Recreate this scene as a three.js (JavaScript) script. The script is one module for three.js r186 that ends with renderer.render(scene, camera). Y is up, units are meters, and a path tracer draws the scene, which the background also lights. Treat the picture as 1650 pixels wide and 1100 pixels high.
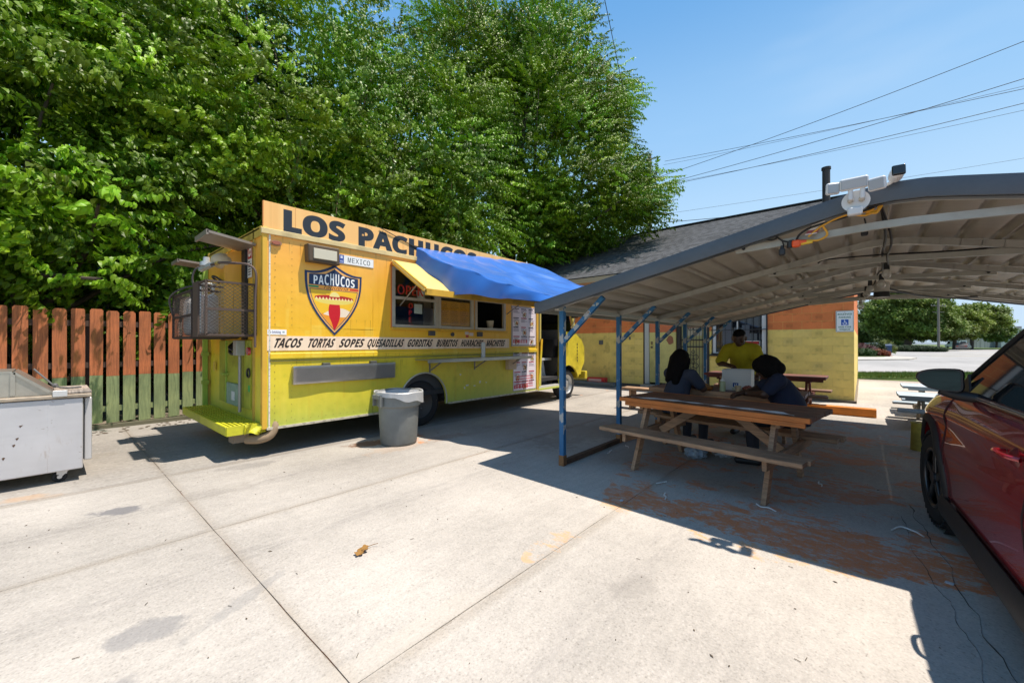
import * as THREE from 'three';
import { mergeGeometries } from 'three/addons/utils/BufferGeometryUtils.js';
import { RoundedBoxGeometry } from 'three/addons/geometries/RoundedBoxGeometry.js';
import { TextGeometry } from 'three/addons/geometries/TextGeometry.js';
import { FontLoader } from 'three/addons/loaders/FontLoader.js';
import { Brush, Evaluator, SUBTRACTION } from 'three-bvh-csg';

// ---------------------------------------------------------------- camera, sky, sun, exposure
const scene = new THREE.Scene();
const camera = new THREE.PerspectiveCamera(80.47, 1024 / 682, 0.05, 900);
camera.position.set(0, 1.4, 0);
camera.lookAt(0.755, 1.4046, -0.656);
const renderer = new THREE.WebGLRenderer({ antialias: true });
renderer.setSize(1024, 682);
renderer.toneMapping = THREE.LinearToneMapping;
renderer.toneMappingExposure = 1.36;
renderer.shadowMap.enabled = true;
renderer.shadowMap.type = THREE.PCFSoftShadowMap;

const SUN = new THREE.Vector3(0.192, 1, 0.308).normalize();
const sun = new THREE.DirectionalLight(0xfff4e6, 5);
sun.position.copy(SUN).multiplyScalar(60).add(new THREE.Vector3(6, 0, -4));
sun.target.position.set(6, 0, -4);
sun.castShadow = true;
sun.shadow.mapSize.set(4096, 4096);
Object.assign(sun.shadow.camera, { left: -30, right: 30, top: 30, bottom: -30, near: 1, far: 140 });
scene.add(sun, sun.target);

function rng(s) { return () => { s |= 0; s = s + 0x6D2B79F5 | 0; let t = Math.imul(s ^ s >>> 15, 1 | s); t = t + Math.imul(t ^ t >>> 7, 61 | t) ^ t; return ((t ^ t >>> 14) >>> 0) / 4294967296; }; }
const mix = (a, b, t) => a + (b - a) * t, clamp = (v, a = 0, b = 1) => Math.min(b, Math.max(a, v)), sm = (a, b, v) => { const t = clamp((v - a) / (b - a)); return t * t * (3 - 2 * t); };

// tileable value noise, 0..1
function fbm(size, f0, oct, seed, gain = 0.5) {
  const out = new Float32Array(size * size); let amp = 1, tot = 0;
  for (let o = 0; o < oct; o++) {
    const f = f0 << o; if (f > size) break;
    const r = rng(seed * 131 + o * 17 + 5), g = new Float32Array(f * f); for (let i = 0; i < g.length; i++) g[i] = r();
    for (let y = 0; y < size; y++) {
      const fy = y * f / size, y0 = fy | 0, ty = fy - y0, sy = ty * ty * (3 - 2 * ty), r0 = (y0 % f) * f, r1 = ((y0 + 1) % f) * f;
      for (let x = 0; x < size; x++) {
        const fx = x * f / size, x0 = fx | 0, tx = fx - x0, sx = tx * tx * (3 - 2 * tx), x1 = (x0 + 1) % f;
        out[y * size + x] += amp * mix(mix(g[r0 + x0], g[r0 + x1], sx), mix(g[r1 + x0], g[r1 + x1], sx), sy);
      }
    }
    tot += amp; amp *= gain;
  }
  let lo = 1e9, hi = -1e9; for (const v of out) { if (v < lo) lo = v; if (v > hi) hi = v; }
  for (let i = 0; i < out.length; i++) out[i] = (out[i] - lo) / (hi - lo);
  return out;
}
const samp = (n, size, u, v) => {           // bilinear, wrapping; u v in turns
  u = (u - Math.floor(u)) * size; v = (v - Math.floor(v)) * size; const x = u | 0, y = v | 0, a = u - x, b = v - y, x1 = (x + 1) % size, y1 = (y + 1) % size, X = x % size, Y = y % size;
  return mix(mix(n[Y * size + X], n[Y * size + x1], a), mix(n[y1 * size + X], n[y1 * size + x1], a), b);
};
const N_A = fbm(512, 4, 6, 11), N_B = fbm(512, 4, 6, 23), N_F = fbm(512, 64, 3, 37, 0.8), N_S = fbm(512, 16, 4, 51, 0.7);
const lin2s = (v) => v <= 0.0031308 ? v * 12.92 : 1.055 * Math.pow(v, 1 / 2.4) - 0.055;
const S8 = new Uint8Array(4097); for (let i = 0; i <= 4096; i++) S8[i] = Math.round(255 * lin2s(i / 4096));
function colourTex(w, h, f, rx = 1, ry = 1) {   // f(u, v, out) gives linear colour
  const d = new Uint8Array(w * h * 4), o = [0, 0, 0];
  for (let y = 0; y < h; y++) for (let x = 0; x < w; x++) {
    f((x + 0.5) / w, (y + 0.5) / h, o); const i = (y * w + x) * 4;
    d[i] = S8[clamp(o[0]) * 4096 | 0]; d[i + 1] = S8[clamp(o[1]) * 4096 | 0]; d[i + 2] = S8[clamp(o[2]) * 4096 | 0]; d[i + 3] = 255;
  }
  const t = new THREE.DataTexture(d, w, h, THREE.RGBAFormat); t.colorSpace = THREE.SRGBColorSpace;
  return wrap(t, rx, ry);
}
function greyTex(w, h, f, rx = 1, ry = 1) {
  const d = new Uint8Array(w * h * 4);
  for (let y = 0; y < h; y++) for (let x = 0; x < w; x++) { const v = clamp(f((x + 0.5) / w, (y + 0.5) / h)) * 255 | 0, i = (y * w + x) * 4; d[i] = d[i + 1] = d[i + 2] = v; d[i + 3] = 255; }
  return wrap(new THREE.DataTexture(d, w, h, THREE.RGBAFormat), rx, ry);
}
function wrap(t, rx, ry) { t.wrapS = t.wrapT = THREE.RepeatWrapping; t.magFilter = THREE.LinearFilter; t.minFilter = THREE.LinearMipmapLinearFilter; t.generateMipmaps = true; t.repeat.set(rx, ry); t.needsUpdate = true; return t; }
function canvasTex(w, h, draw) {
  const c = document.createElement('canvas'); c.width = w; c.height = h; const g = c.getContext('2d'); draw(g, w, h);
  const t = new THREE.CanvasTexture(c); t.colorSpace = THREE.SRGBColorSpace; t.magFilter = THREE.LinearFilter; t.wrapS = t.wrapT = THREE.RepeatWrapping; return t;
}

// the sky: clear summer noon, pale towards the horizon, a few thin veils of cloud
{
  const w = 1024, h = 512, d = new Float32Array(w * h * 4);
  const stops = [[-90, .2, .2, .19], [-3, .3, .32, .32], [0, .66, .76, .86], [6, .6, .745, .89], [14, .52, .71, .9], [25, .35, .58, .85], [40, .17, .40, .73], [60, .13, .30, .57], [90, .12, .26, .48]];
  for (let y = 0; y < h; y++) for (let x = 0; x < w; x++) {
    const el = ((y + 0.5) / h - 0.5) * 180; let k = 0; while (k < stops.length - 2 && el > stops[k + 1][0]) k++;
    const a = stops[k], b = stops[k + 1], t = sm(0, 1, (el - a[0]) / (b[0] - a[0])) * 0.5 + clamp((el - a[0]) / (b[0] - a[0])) * 0.5;
    const cl = Math.pow(sm(.5, .95, samp(N_A, 512, x / w * 3, y / h * 9) * .7 + samp(N_B, 512, x / w * 6, y / h * 14) * .3), 1.3) * .2 * sm(2, 14, el) * (1 - sm(30, 60, el));
    const i = (y * w + x) * 4;
    for (let c = 0; c < 3; c++) d[i + c] = mix(mix(a[c + 1], b[c + 1], t), [.72, .8, .9][c], cl) * [.72, .78, .83][c];
    d[i + 3] = 1;
  }
  const t = new THREE.DataTexture(d, w, h, THREE.RGBAFormat, THREE.FloatType);
  t.mapping = THREE.EquirectangularReflectionMapping; t.magFilter = THREE.LinearFilter; t.wrapS = THREE.RepeatWrapping; t.needsUpdate = true;
  scene.background = t; scene.environment = t;
}

// ---------------------------------------------------------------- helpers
const V = (x, y, z) => new THREE.Vector3(x, y, z);
const used = {};
function numbered(n) { const k = used[n] = (used[n] ?? -1) + 1; return k ? n + '_' + String(k).padStart(3, '0') : n; }
function tag(o, label, category, group, kind) { Object.assign(o.userData, label && { label }, category && { category }, group && { group }, kind && { kind }); return o; }
function thing(name, label, category, pos = [0, 0, 0], ry = 0, group, kind) {
  const o = new THREE.Group(); o.name = numbered(name); o.position.set(...pos); o.rotation.y = ry; scene.add(o);
  return tag(o, label, category, group, kind);
}
function prep(g) {                    // plain, unindexed, position + normal + uv
  g = g.index ? g.toNonIndexed() : g; if (!g.attributes.normal) g.computeVertexNormals();
  for (const k of Object.keys(g.attributes)) if (!['position', 'normal', 'uv', 'color'].includes(k)) g.deleteAttribute(k);
  g.morphAttributes = {}; return g;
}
function metreUV(g) {                 // box-projected uv in metres, per triangle
  g = prep(g); const p = g.attributes.position, n = p.count, uv = new Float32Array(n * 2), a = V(), b = V(), c = V(), e = V();
  for (let i = 0; i < n; i += 3) {
    a.fromBufferAttribute(p, i); b.fromBufferAttribute(p, i + 1).sub(a); c.fromBufferAttribute(p, i + 2).sub(a); e.crossVectors(b, c);
    const x = Math.abs(e.x), y = Math.abs(e.y), z = Math.abs(e.z);
    for (let k = i; k < i + 3; k++) {
      const X = p.getX(k), Y = p.getY(k), Z = p.getZ(k);
      if (y >= x && y >= z) { uv[2 * k] = X; uv[2 * k + 1] = Z; } else if (x >= z) { uv[2 * k] = Z; uv[2 * k + 1] = Y; } else { uv[2 * k] = X; uv[2 * k + 1] = Y; }
    }
  }
  g.setAttribute('uv', new THREE.BufferAttribute(uv, 2)); return g;
}
function rootOf(o) { while (o.parent && o.parent !== scene) o = o.parent; return o; }
const SPLIT = new Set(['lug_nut', 'corner_post', 'equipment', 'socket', 'hinge', 'strap', 'neon_letter', 'tail_lamp', 'headlamp', 'iron_bar', 'bolt', 'knob', 'insulator', 'panel_joint', 'shoe', 'sticker', 'bracket', 'post_bracket', 'menu_header', 'warning_sign', 'gas_tank', 'vent_slot', 'tread_bar', 'interior_wall', 'panel', 'dent', 'lid_end', 'leg', 'arch_trim', 'strut', 'entry_step', 'step_riser', 'door_post', 'door_seal', 'sliding_door', 'roof_unit', 'curtain', 'pane', 'wall_socket', 'poster_mark', 'crack', 'carton_side', 'wheel_housing', 'limb', 'skirt_edge', 'gas_hose', 'gas_pipe', 'cable_loop', 'end_wall', 'roof_deck', 'handle', 'window_surround', 'board_edge', 'hatch_lip', 'rear_frame', 'mortar', 'door_edge', 'peeled_patch']);
function mesh(name, geos, mat, parent = scene, keep = false) {
  if (SPLIT.has(name) && Array.isArray(geos) && geos.length > 1 && parent !== scene) { let m; for (const g of geos) m = mesh(name, [g], mat, parent, keep); m.userData.batch = geos.length; return m; }
  let list = (Array.isArray(geos) ? geos : [geos]).map((g) => keep ? prep(g) : metreUV(g));
  const col = list.some((g) => g.attributes.color); if (!col || !list.every((g) => g.attributes.color)) for (const g of list) g.deleteAttribute('color');
  const g = list.length > 1 ? mergeGeometries(list) : list[0];
  const m = new THREE.Mesh(g, mat); m.name = parent === scene ? numbered(name) : name; m.castShadow = m.receiveShadow = true; parent.add(m); return m;
}
// the same with geometry given in the scene's own coordinates although its thing stands at a base point
function wmesh(name, geos, mat, parent, keep) {
  const r = rootOf(parent), m = mesh(name, geos, mat, parent, keep), k = m.userData.batch ?? 1; delete m.userData.batch;
  for (const c of parent.children.slice(-k)) c.geometry.translate(-r.position.x, -r.position.y, -r.position.z); return m;
}
function solo(name, geos, mat, label, category, group, kind) { const m = mesh(name, geos, mat); return tag(m, label, category, group, kind); }
const bx = (w, h, d, x = 0, y = 0, z = 0, ry = 0) => { const g = new THREE.BoxGeometry(w, h, d); if (ry) g.rotateY(ry); return g.translate(x, y, z); };
const bb = (x0, x1, y0, y1, z0, z1) => bx(x1 - x0, y1 - y0, z1 - z0, (x0 + x1) / 2, (y0 + y1) / 2, (z0 + z1) / 2);
const rbx = (w, h, d, r, x = 0, y = 0, z = 0, seg = 1) => new RoundedBoxGeometry(w, h, d, seg, Math.min(r, w / 2.01, h / 2.01, d / 2.01)).translate(x, y, z);
const rbb = (x0, x1, y0, y1, z0, z1, r = .008) => rbx(x1 - x0, y1 - y0, z1 - z0, r, (x0 + x1) / 2, (y0 + y1) / 2, (z0 + z1) / 2);
const cyl = (r0, r1, h, x = 0, y = 0, z = 0, n = 24) => new THREE.CylinderGeometry(r0, r1, h, n).translate(x, y, z);
const sph = (r, x, y, z, n = 16) => new THREE.SphereGeometry(r, n, Math.max(8, n * .6 | 0)).translate(x, y, z);
function beam(a, b, w, h, r = 0, up = V(0, 1, 0)) {      // box of section w x h from a to b
  a = Array.isArray(a) ? V(...a) : a; b = Array.isArray(b) ? V(...b) : b; const d = b.clone().sub(a), L = d.length(); d.normalize();
  const s = V().crossVectors(up, d); if (s.lengthSq() < 1e-6) s.set(1, 0, 0); s.normalize(); const u = V().crossVectors(d, s);
  const g = r ? new RoundedBoxGeometry(w, h, L, 1, r) : new THREE.BoxGeometry(w, h, L);
  return g.applyMatrix4(new THREE.Matrix4().makeBasis(s, u, d)).translate((a.x + b.x) / 2, (a.y + b.y) / 2, (a.z + b.z) / 2);
}
function tube(pts, r, seg = 24, n = 6, smooth = true) {
  pts = pts.map((p) => Array.isArray(p) ? V(...p) : p);
  const c = smooth ? new THREE.CatmullRomCurve3(pts, false, 'centripetal') : new THREE.CurvePath();
  if (!smooth) for (let i = 0; i < pts.length - 1; i++) c.add(new THREE.LineCurve3(pts[i], pts[i + 1]));
  return new THREE.TubeGeometry(c, seg, r, n, false);
}
function sag(a, b, drop, n = 9) { a = V(...a); b = V(...b); const o = []; for (let i = 0; i < n; i++) { const t = i / (n - 1); o.push(a.clone().lerp(b, t).add(V(0, -drop * 4 * t * (1 - t), 0))); } return o; }
function extr(pts, depth, holes = [], bevel = 0) {        // outline in x,y pushed along z from 0 to depth
  const s = new THREE.Shape(pts.map((p) => new THREE.Vector2(...p)));
  for (const h of holes) s.holes.push(new THREE.Path(h.map((p) => new THREE.Vector2(...p))));
  return new THREE.ExtrudeGeometry(s, { depth, bevelEnabled: bevel > 0, bevelSize: bevel, bevelThickness: bevel, bevelSegments: 1, curveSegments: 12 });
}
const arc = (cx, cy, r, a0, a1, n) => Array.from({ length: n + 1 }, (_, i) => { const a = a0 + (a1 - a0) * i / n; return [cx + r * Math.cos(a), cy + r * Math.sin(a)]; });
function sheet(nu, nv, f, th = 0) {                      // grid surface, with thickness if th
  const pos = [], uv = [], idx = []; const P = [];
  for (let j = 0; j <= nv; j++) for (let i = 0; i <= nu; i++) P.push(f(i / nu, j / nv));
  const put = () => { for (let j = 0; j <= nv; j++) for (let i = 0; i <= nu; i++) { const p = P[j * (nu + 1) + i]; pos.push(p.x, p.y, p.z); uv.push(i / nu, j / nv); } };
  put(); const q = (a, b, c, d) => idx.push(a, b, c, a, c, d), W = nu + 1;
  for (let j = 0; j < nv; j++) for (let i = 0; i < nu; i++) q(j * W + i, j * W + i + 1, (j + 1) * W + i + 1, (j + 1) * W + i);
  if (th) {
    const g0 = new THREE.BufferGeometry(); g0.setAttribute('position', new THREE.Float32BufferAttribute(pos, 3)); g0.setIndex(idx); g0.computeVertexNormals(); const nn = g0.attributes.normal;
    for (let i = 0; i < P.length; i++) P[i] = P[i].clone().addScaledVector(V().fromBufferAttribute(nn, i), -th);
    const o = P.length; put();
    for (let j = 0; j < nv; j++) for (let i = 0; i < nu; i++) q(o + j * W + i, o + (j + 1) * W + i, o + (j + 1) * W + i + 1, o + j * W + i + 1);
    for (let i = 0; i < nu; i++) { q(i + 1, i, o + i, o + i + 1); const b = nv * W + i; q(b, b + 1, o + b + 1, o + b); }
    for (let j = 0; j < nv; j++) { const a = j * W, b = a + W; q(a, b, o + b, o + a); const e = a + nu, h = e + W; q(h, e, o + e, o + h); }
  }
  const g = new THREE.BufferGeometry(); g.setAttribute('position', new THREE.Float32BufferAttribute(pos, 3)); g.setAttribute('uv', new THREE.Float32BufferAttribute(uv, 2)); g.setIndex(idx); g.computeVertexNormals(); return g;
}
const C = (r, g, b) => new THREE.Color().setRGB(r, g, b);
// a neutral texture shared by many materials, plus the material's own colour
const tinted = (c, o) => { let k = Array.isArray(c) ? C(...c) : new THREE.Color(c); if (o && o.map && o.map.tint) { k = k.clone().multiply(C(...o.map.tint)); o = { ...o, map: o.map.tex }; } return { ...o, color: k }; };
const std = (c, roughness = .7, metalness = 0, o = {}) => new THREE.MeshStandardMaterial({ roughness, metalness, ...tinted(c, o) });
const phys = (c, roughness, metalness, o) => new THREE.MeshPhysicalMaterial({ roughness, metalness, ...tinted(c, o) });
// forward / right of the view, used to lay out the far side of the road in plan
const far = (px, d) => { const X = (px - 825) / 650 * d; return [0.755 * d + 0.656 * X, -0.656 * d + 0.755 * X]; };

// ---------------------------------------------------------------- shared materials
const fineBump = greyTex(512, 512, (u, v) => samp(N_F, 512, u * 1, v * 1) * .7 + samp(N_A, 512, u * 2, v * 2) * .3, 1 / 0.5, 1 / 0.5);
const texCache = {}, bucket = (v, l) => l.reduce((a, b) => Math.abs(b - v) < Math.abs(a - v) ? b : a);
function mottle(r, g, b, amt, rx, ry = rx, dirt = 0) {
  amt = bucket(amt, [.12, .22, .5]); const long = ry / rx > 1.8 ? 2 : ry / rx < .6 ? .4 : 1; rx = bucket(rx, [.5, 1]); dirt = dirt > .1 ? .25 : 0;
  const tex = texCache['m' + amt + rx + long + dirt] ??= colourTex(256, 256, (u, v, o) => {
    const n = samp(N_A, 512, u, v), m = samp(N_S, 512, u, v), f = samp(N_F, 512, u, v), k = .92 * (1 + amt * (n - .5) * 1.6 + amt * (m - .5) * .8 + amt * (f - .5) * .6), d = 1 - dirt * sm(.55, .85, samp(N_B, 512, u, v));
    o[0] = k * d; o[1] = k * d * (1 - dirt * .05); o[2] = k * d * (1 - dirt * .2);
  }, rx, rx * long);
  return { tex, tint: [r, g, b] };
}
function woodTex(r, g, b, amt, along = 1) {
  amt = bucket(amt, [.4, .55, .78]);
  const tex = texCache['w' + amt + along] ??= colourTex(512, 512, (u, v, o) => {
    const q = along ? v : u, p = along ? u : v;                    // grain runs along p
    const w = samp(N_A, 512, p * 1, q * 1) * .03, n = samp(N_S, 512, p * .25, (q + w) * 5), m = samp(N_F, 512, p * .12, q * 3 + w * 3), l = samp(N_B, 512, p, q);
    const k = .7 * (1 + amt * ((n - .5) * 1.1 + (m - .5) * .9 + (l - .5) * .8));
    o[0] = k; o[1] = k * (1 - .08 * (l - .5)); o[2] = k * (1 - .15 * (l - .5));
  }, 1, 1);
  return { tex, tint: [r / .7, g / .7, b / .7] };
}
const M = {
  galv: std([.42, .42, .41], .5, .55, { map: mottle(.8, .8, .78, .18, .7, .7, .2), bumpMap: fineBump, bumpScale: .0006 }),
  steel: std([.62, .61, .6], .3, .9, { map: mottle(.85, .84, .82, .14, .8, .8) }),
  black: std([.018, .018, .02], .5), rubber: std([.02, .02, .021], .85, 0, { bumpMap: fineBump, bumpScale: .001 }),
  dark: std([.03, .03, .032], .8), white: std([.74, .74, .72], .5), cable: std([.012, .012, .013], .55),
  rust: std([.14, .085, .055], .9, .1, { map: mottle(.9, .85, .8, .8, 1, 1) }), orangeCord: std([.75, .36, .03], .5), alu: std([.55, .55, .55], .38, .8), bulb: phys([.85, .83, .78], .1, 0, { transmission: .6, thickness: 0 }),
  darkglass: phys([.012, .014, .016], .03, 0, { ior: 1.6 }), glass: phys([.9, .94, .92], .02, 0, { transmission: 1, thickness: 0, ior: 1.5 }),
  skin: std([.075, .035, .021], .5), hair: phys([.007, .006, .006], .8, 0, { specularIntensity: .25, bumpMap: greyTex(256, 64, (u, v) => samp(N_F, 512, u * 2, v * .1), 4, 1), bumpScale: .004 }), red: std([.5, .03, .025], .45),
};
// ---------------------------------------------------------------- ground
const blobs = [   // stains and worn paint with a place of their own: x, z, rx, rz, turn, strength, colour
  [.4, -4.69, .2, .09, .5, .75, [.13, .13, .14]], [-.12, -5.74, .16, .1, .1, .4, [.46, .25, .1]], [.0, -5.62, .14, .07, 0, .25, [.42, .25, .12]], [.7, -2.55, .3, .05, -.5, .35, [.2, .2, .2]],
  [.3, -2.62, .16, .1, 0, .5, [.17, .17, .18]], [.05, -2.3, .25, .1, .2, .4, [.18, .18, .19]], [1.5, -5.3, .3, .12, .2, .35, [.16, .15, .14]], [2.92, -5.2, .34, .17, .15, .85, [.16, .075, .035]], [3.2, -4.75, .5, .2, 0, .25, [.45, .28, .16]],
  [.3, -7.2, .3, .2, 0, .3, [.2, .17, .13]], [1.05, -4.6, .5, .2, .1, .18, [.2, .18, .15]], [.1, -6.9, .14, .05, -.2, .6, [.19, .1, .04]], [1.0, -6.6, .25, .2, 0, .3, [.18, .18, .18]],
  [3.4, .0, .12, .05, 0, .3, [.2, .2, .2]], [2.2, -1.0, .16, .09, .3, .28, [.22, .2, .18]], [1.25, -.75, .15, .1, 0, .35, [.2, .19, .18]], [5.6, -3.3, 1.2, .5, 0, .3, [.2, .17, .14]], [3.9, -4.7, .4, .2, 0, .3, [.25, .13, .07]],
];
const TIRES = [[-3.05, .09], [-1.0, .07], [-4.5, .1]];
function concreteAt(x, z, o) {
  const n1 = samp(N_A, 512, x / 7, z / 7), n2 = samp(N_B, 512, x / 2.6, z / 2.6), n3 = samp(N_S, 512, x / 1.1, z / 1.1), f = samp(N_F, 512, x / .55, z / .55), st = samp(N_S, 512, x / 3.4, z / .5), f2 = samp(N_F, 512, x / .43 + .3, z / .43);
  let k = 1 + (n1 - .5) * .3 + (n2 - .5) * .2 + (n3 - .5) * .15 + (f - .5) * .38 + (st - .5) * .14 + (f2 - .5) * .3;
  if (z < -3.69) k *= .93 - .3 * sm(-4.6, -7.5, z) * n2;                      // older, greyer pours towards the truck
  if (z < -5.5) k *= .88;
  let r = .425 * k, g = .392 * k, b = .35 * k;
  const speck = f * f2; if (speck > .5) { const s = sm(.45, .6, speck) * .5; r = mix(r, .6, s); g = mix(g, .57, s); b = mix(b, .54, s); } else if (speck < .12) { const s = .8 * (1 - speck / .12); r *= 1 - s * .55; g *= 1 - s * .58; b *= 1 - s * .6; }
  const jd = (v) => Math.abs(v) < .07 ? 1 - Math.abs(v) / .07 : 0;             // soil gathered along the joints
  const j = Math.max(jd(z + 3.68), jd(z + 1.55), jd(x - .82), jd(z + 5.55)) * (.25 + .75 * n3); r *= 1 - j * .24; g *= 1 - j * .28; b *= 1 - j * .34;
  for (const v of [z + 3.68, z + 1.575, x - .82, z + 5.6]) { const a = Math.abs(v + (n3 - .5) * .012), w = .0015 + .013 * sm(.6, .9, f * .5 + n2 * .6); if (a < w) { r = mix(r, .17, .55); g = mix(g, .135, .55); b = mix(b, .1, .55); } }
  { const v = Math.abs(z + 1.64); if (v < .075 && x < 5) { const s = .3 * sm(.3, .6, n2); r = mix(r, .5, s); g = mix(g, .45, s); b = mix(b, .38, s); } }
  for (const [tz, a] of TIRES) { const t = Math.exp(-(((z - tz - .2 * (n1 - .5) + x * .03) / .16) ** 2)) * a * sm(.35, .7, st); r *= 1 - t * 2; g *= 1 - t * 2; b *= 1 - t * 1.9; }
  for (const [bxx, bz, rx, rz, a, s, c] of blobs) {
    const dx = x - bxx, dz = z - bz; if (Math.abs(dx) > 1.8 || Math.abs(dz) > 1.8) continue; const ca = Math.cos(a), sa = Math.sin(a), e = Math.hypot((dx * ca + dz * sa) / rx, (-dx * sa + dz * ca) / rz) + (n3 - .5) * .9 + (n2 - .5) * .5; const t = (1 - sm(.65, 1.1, e)) * s; if (t > 0) { r = mix(r, c[0], t); g = mix(g, c[1], t); b = mix(b, c[2], t); }
  }
  // worn orange paint: a band across the mouth of the carport, patches beneath it and pale orange overspray on the joint
  const pn = samp(N_S, 512, x / 1.5 + .2, z / 2.6) * .5 + samp(N_F, 512, x / .7, z / 1.3) * .28 + samp(N_A, 512, x / 1.4, z / 1.6) * .42;
  const band = Math.exp(-(((x - 3.42 - .1 * (z + 1.4)) / .34) ** 2)) * sm(-1.95, -1.4, z) * (1 - sm(1.2, 2.2, z)), patch = .26 * sm(3.3, 4.2, x) * (1 - sm(8, 10, x)) * sm(-2.4, -1.6, z), edge = .3 * Math.exp(-(((z + 1.64) / .1) ** 2)) * sm(1.8, 2.4, x) * (1 - sm(3.6, 4.2, x)) + .2 * sm(2.6, 3.2, x) * Math.exp(-(((z + 5.0) / .35) ** 2)) * (1 - sm(3.4, 4.2, x)) + .3 * Math.exp(-(((z + 5.75) / .08) ** 2)) * sm(5, 7, x);
  const flake = samp(N_S, 512, x / .5, z / 1.1) * .6 + samp(N_F, 512, x / .3 + .4, z / .5) * .4; const pt = sm(.6, .68, pn * .9 + band * .33 + patch * .5 + edge * .34 - .1 + (flake - .5) * .3) * (1 - .75 * sm(.52, .36, flake)); const amt = clamp(pt * (band > .3 ? .92 : .75) * (.85 + .7 * (f - .5)));
  if (band + patch + edge > .08) { const pale = x < 3.25 ? .75 : 0; r = mix(r, mix(.66, .62, pale), amt); g = mix(g, mix(.185, .40, pale), amt); b = mix(b, mix(.03, .19, pale), amt); }
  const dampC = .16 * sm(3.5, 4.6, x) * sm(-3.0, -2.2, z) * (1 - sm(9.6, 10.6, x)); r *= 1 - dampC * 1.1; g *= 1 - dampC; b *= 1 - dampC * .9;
  o[0] = r; o[1] = g; o[2] = b;
}
const NEAR = { x0: -1, z0: -5.65, s: 8.2 };
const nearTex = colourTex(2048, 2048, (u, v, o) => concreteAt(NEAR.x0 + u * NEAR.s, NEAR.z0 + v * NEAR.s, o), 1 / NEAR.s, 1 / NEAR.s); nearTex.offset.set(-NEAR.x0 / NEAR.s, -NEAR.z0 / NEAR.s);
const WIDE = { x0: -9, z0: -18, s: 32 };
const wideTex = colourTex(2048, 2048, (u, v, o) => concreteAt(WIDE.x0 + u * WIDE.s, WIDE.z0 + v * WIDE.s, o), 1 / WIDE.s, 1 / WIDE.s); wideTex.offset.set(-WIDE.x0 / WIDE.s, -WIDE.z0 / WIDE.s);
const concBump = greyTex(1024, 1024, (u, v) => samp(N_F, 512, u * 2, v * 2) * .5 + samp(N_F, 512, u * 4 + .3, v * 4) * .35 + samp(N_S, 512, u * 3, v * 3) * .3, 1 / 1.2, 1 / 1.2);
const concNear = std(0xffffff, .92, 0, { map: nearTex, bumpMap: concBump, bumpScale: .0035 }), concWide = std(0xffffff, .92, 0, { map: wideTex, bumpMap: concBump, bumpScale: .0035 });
const pave = thing('pavement', null, null); tag(pave, 'pale worn concrete yard of large poured slabs', null, null, 'structure');
{
  const R = rng(3), bot = .16;
  const slab = (x0, x1, z0, z1, mat) => {           // edges break slightly along the joints
    const pts = [], step = .22, wob = () => (R() - .5) * .006;
    const e = (ax, az, bx2, bz) => { const L = Math.hypot(bx2 - ax, bz - az), n = Math.max(2, Math.min(40, L / step | 0)); for (let i = 0; i < n; i++) pts.push([mix(ax, bx2, i / n) + (i ? wob() : 0), mix(az, bz, i / n) + (i ? wob() : 0)]); };
    const g = .002; e(x0 + g, z0 + g, x1 - g, z0 + g); e(x1 - g, z0 + g, x1 - g, z1 - g); e(x1 - g, z1 - g, x0 + g, z1 - g); e(x0 + g, z1 - g, x0 + g, z0 + g);
    const geo = extr(pts.map(([x, z]) => [x, -z]), .1).rotateX(-Math.PI / 2).translate(0, -.1, 0);
    mesh('slab', geo, mat, pave);
  };
  const zs = [-17, -9.42, -5.6, -3.68, -1.575, 2.5, 9], xs = [-22, .82, 7.0, 12.38];
  for (let i = 0; i < zs.length - 1; i++) for (let j = 0; j < 3; j++) {
    if (i === 0 && j < 2) continue;
    const inNear = i >= 2 && i <= 4 && j === 1;
    if (i >= 2 && i <= 4 && j === 0) { slab(-22, -1, zs[i], zs[i + 1], concWide); slab(-1.0, .82, zs[i], zs[i + 1], concNear); continue; }
    slab(xs[j], xs[j + 1], zs[i], zs[i + 1], inNear ? concNear : concWide);
  }
  slab(12.38, 20.6, -.1, 4.2, concWide); slab(12.38, 20.6, 4.2, 9, concWide);
  mesh('joint_filler', bx(44, .05, 27, -1, -.0305, -4), std([.2, .165, .125], 1, 0, { bumpMap: fineBump, bumpScale: .002 }), pave);
  // cracks running beside the parked car, filled with soil
  const ck = (pts, w) => { const p = []; for (let i = 0; i < pts.length - 1; i++) for (let k = 0; k < 9; k++) { const t = k / 9; p.push([mix(pts[i][0], pts[i + 1][0], t), mix(pts[i][1], pts[i + 1][1], t) + (R() - .5) * .012 + .012 * Math.sin(p.length * .7)]); } const l = p.map(([x, z], i) => [x, z + w * (.12 + R() * Math.max(0, Math.sin(i * .55)) * 2)]), r = p.map(([x, z], i) => [x, z - w * (.12 + R() * Math.max(0, Math.sin(i * .55 + .6)) * 2)]).reverse(); return extr([...l, ...r].map(([x, z]) => [x, -z]), .003).rotateX(-Math.PI / 2).translate(0, .0005, 0); };
  mesh('crack', [ck([[4.9, .3], [4.47, .33], [3.91, .39], [3.23, .43], [2.85, .45], [2.3, .5], [1.8, .52]], .0022), ck([[4.55, .23], [3.71, .27], [3.26, .34], [2.86, .38], [2.4, .39]], .0009)], std([.09, .075, .06], 1), pave);
}
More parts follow.
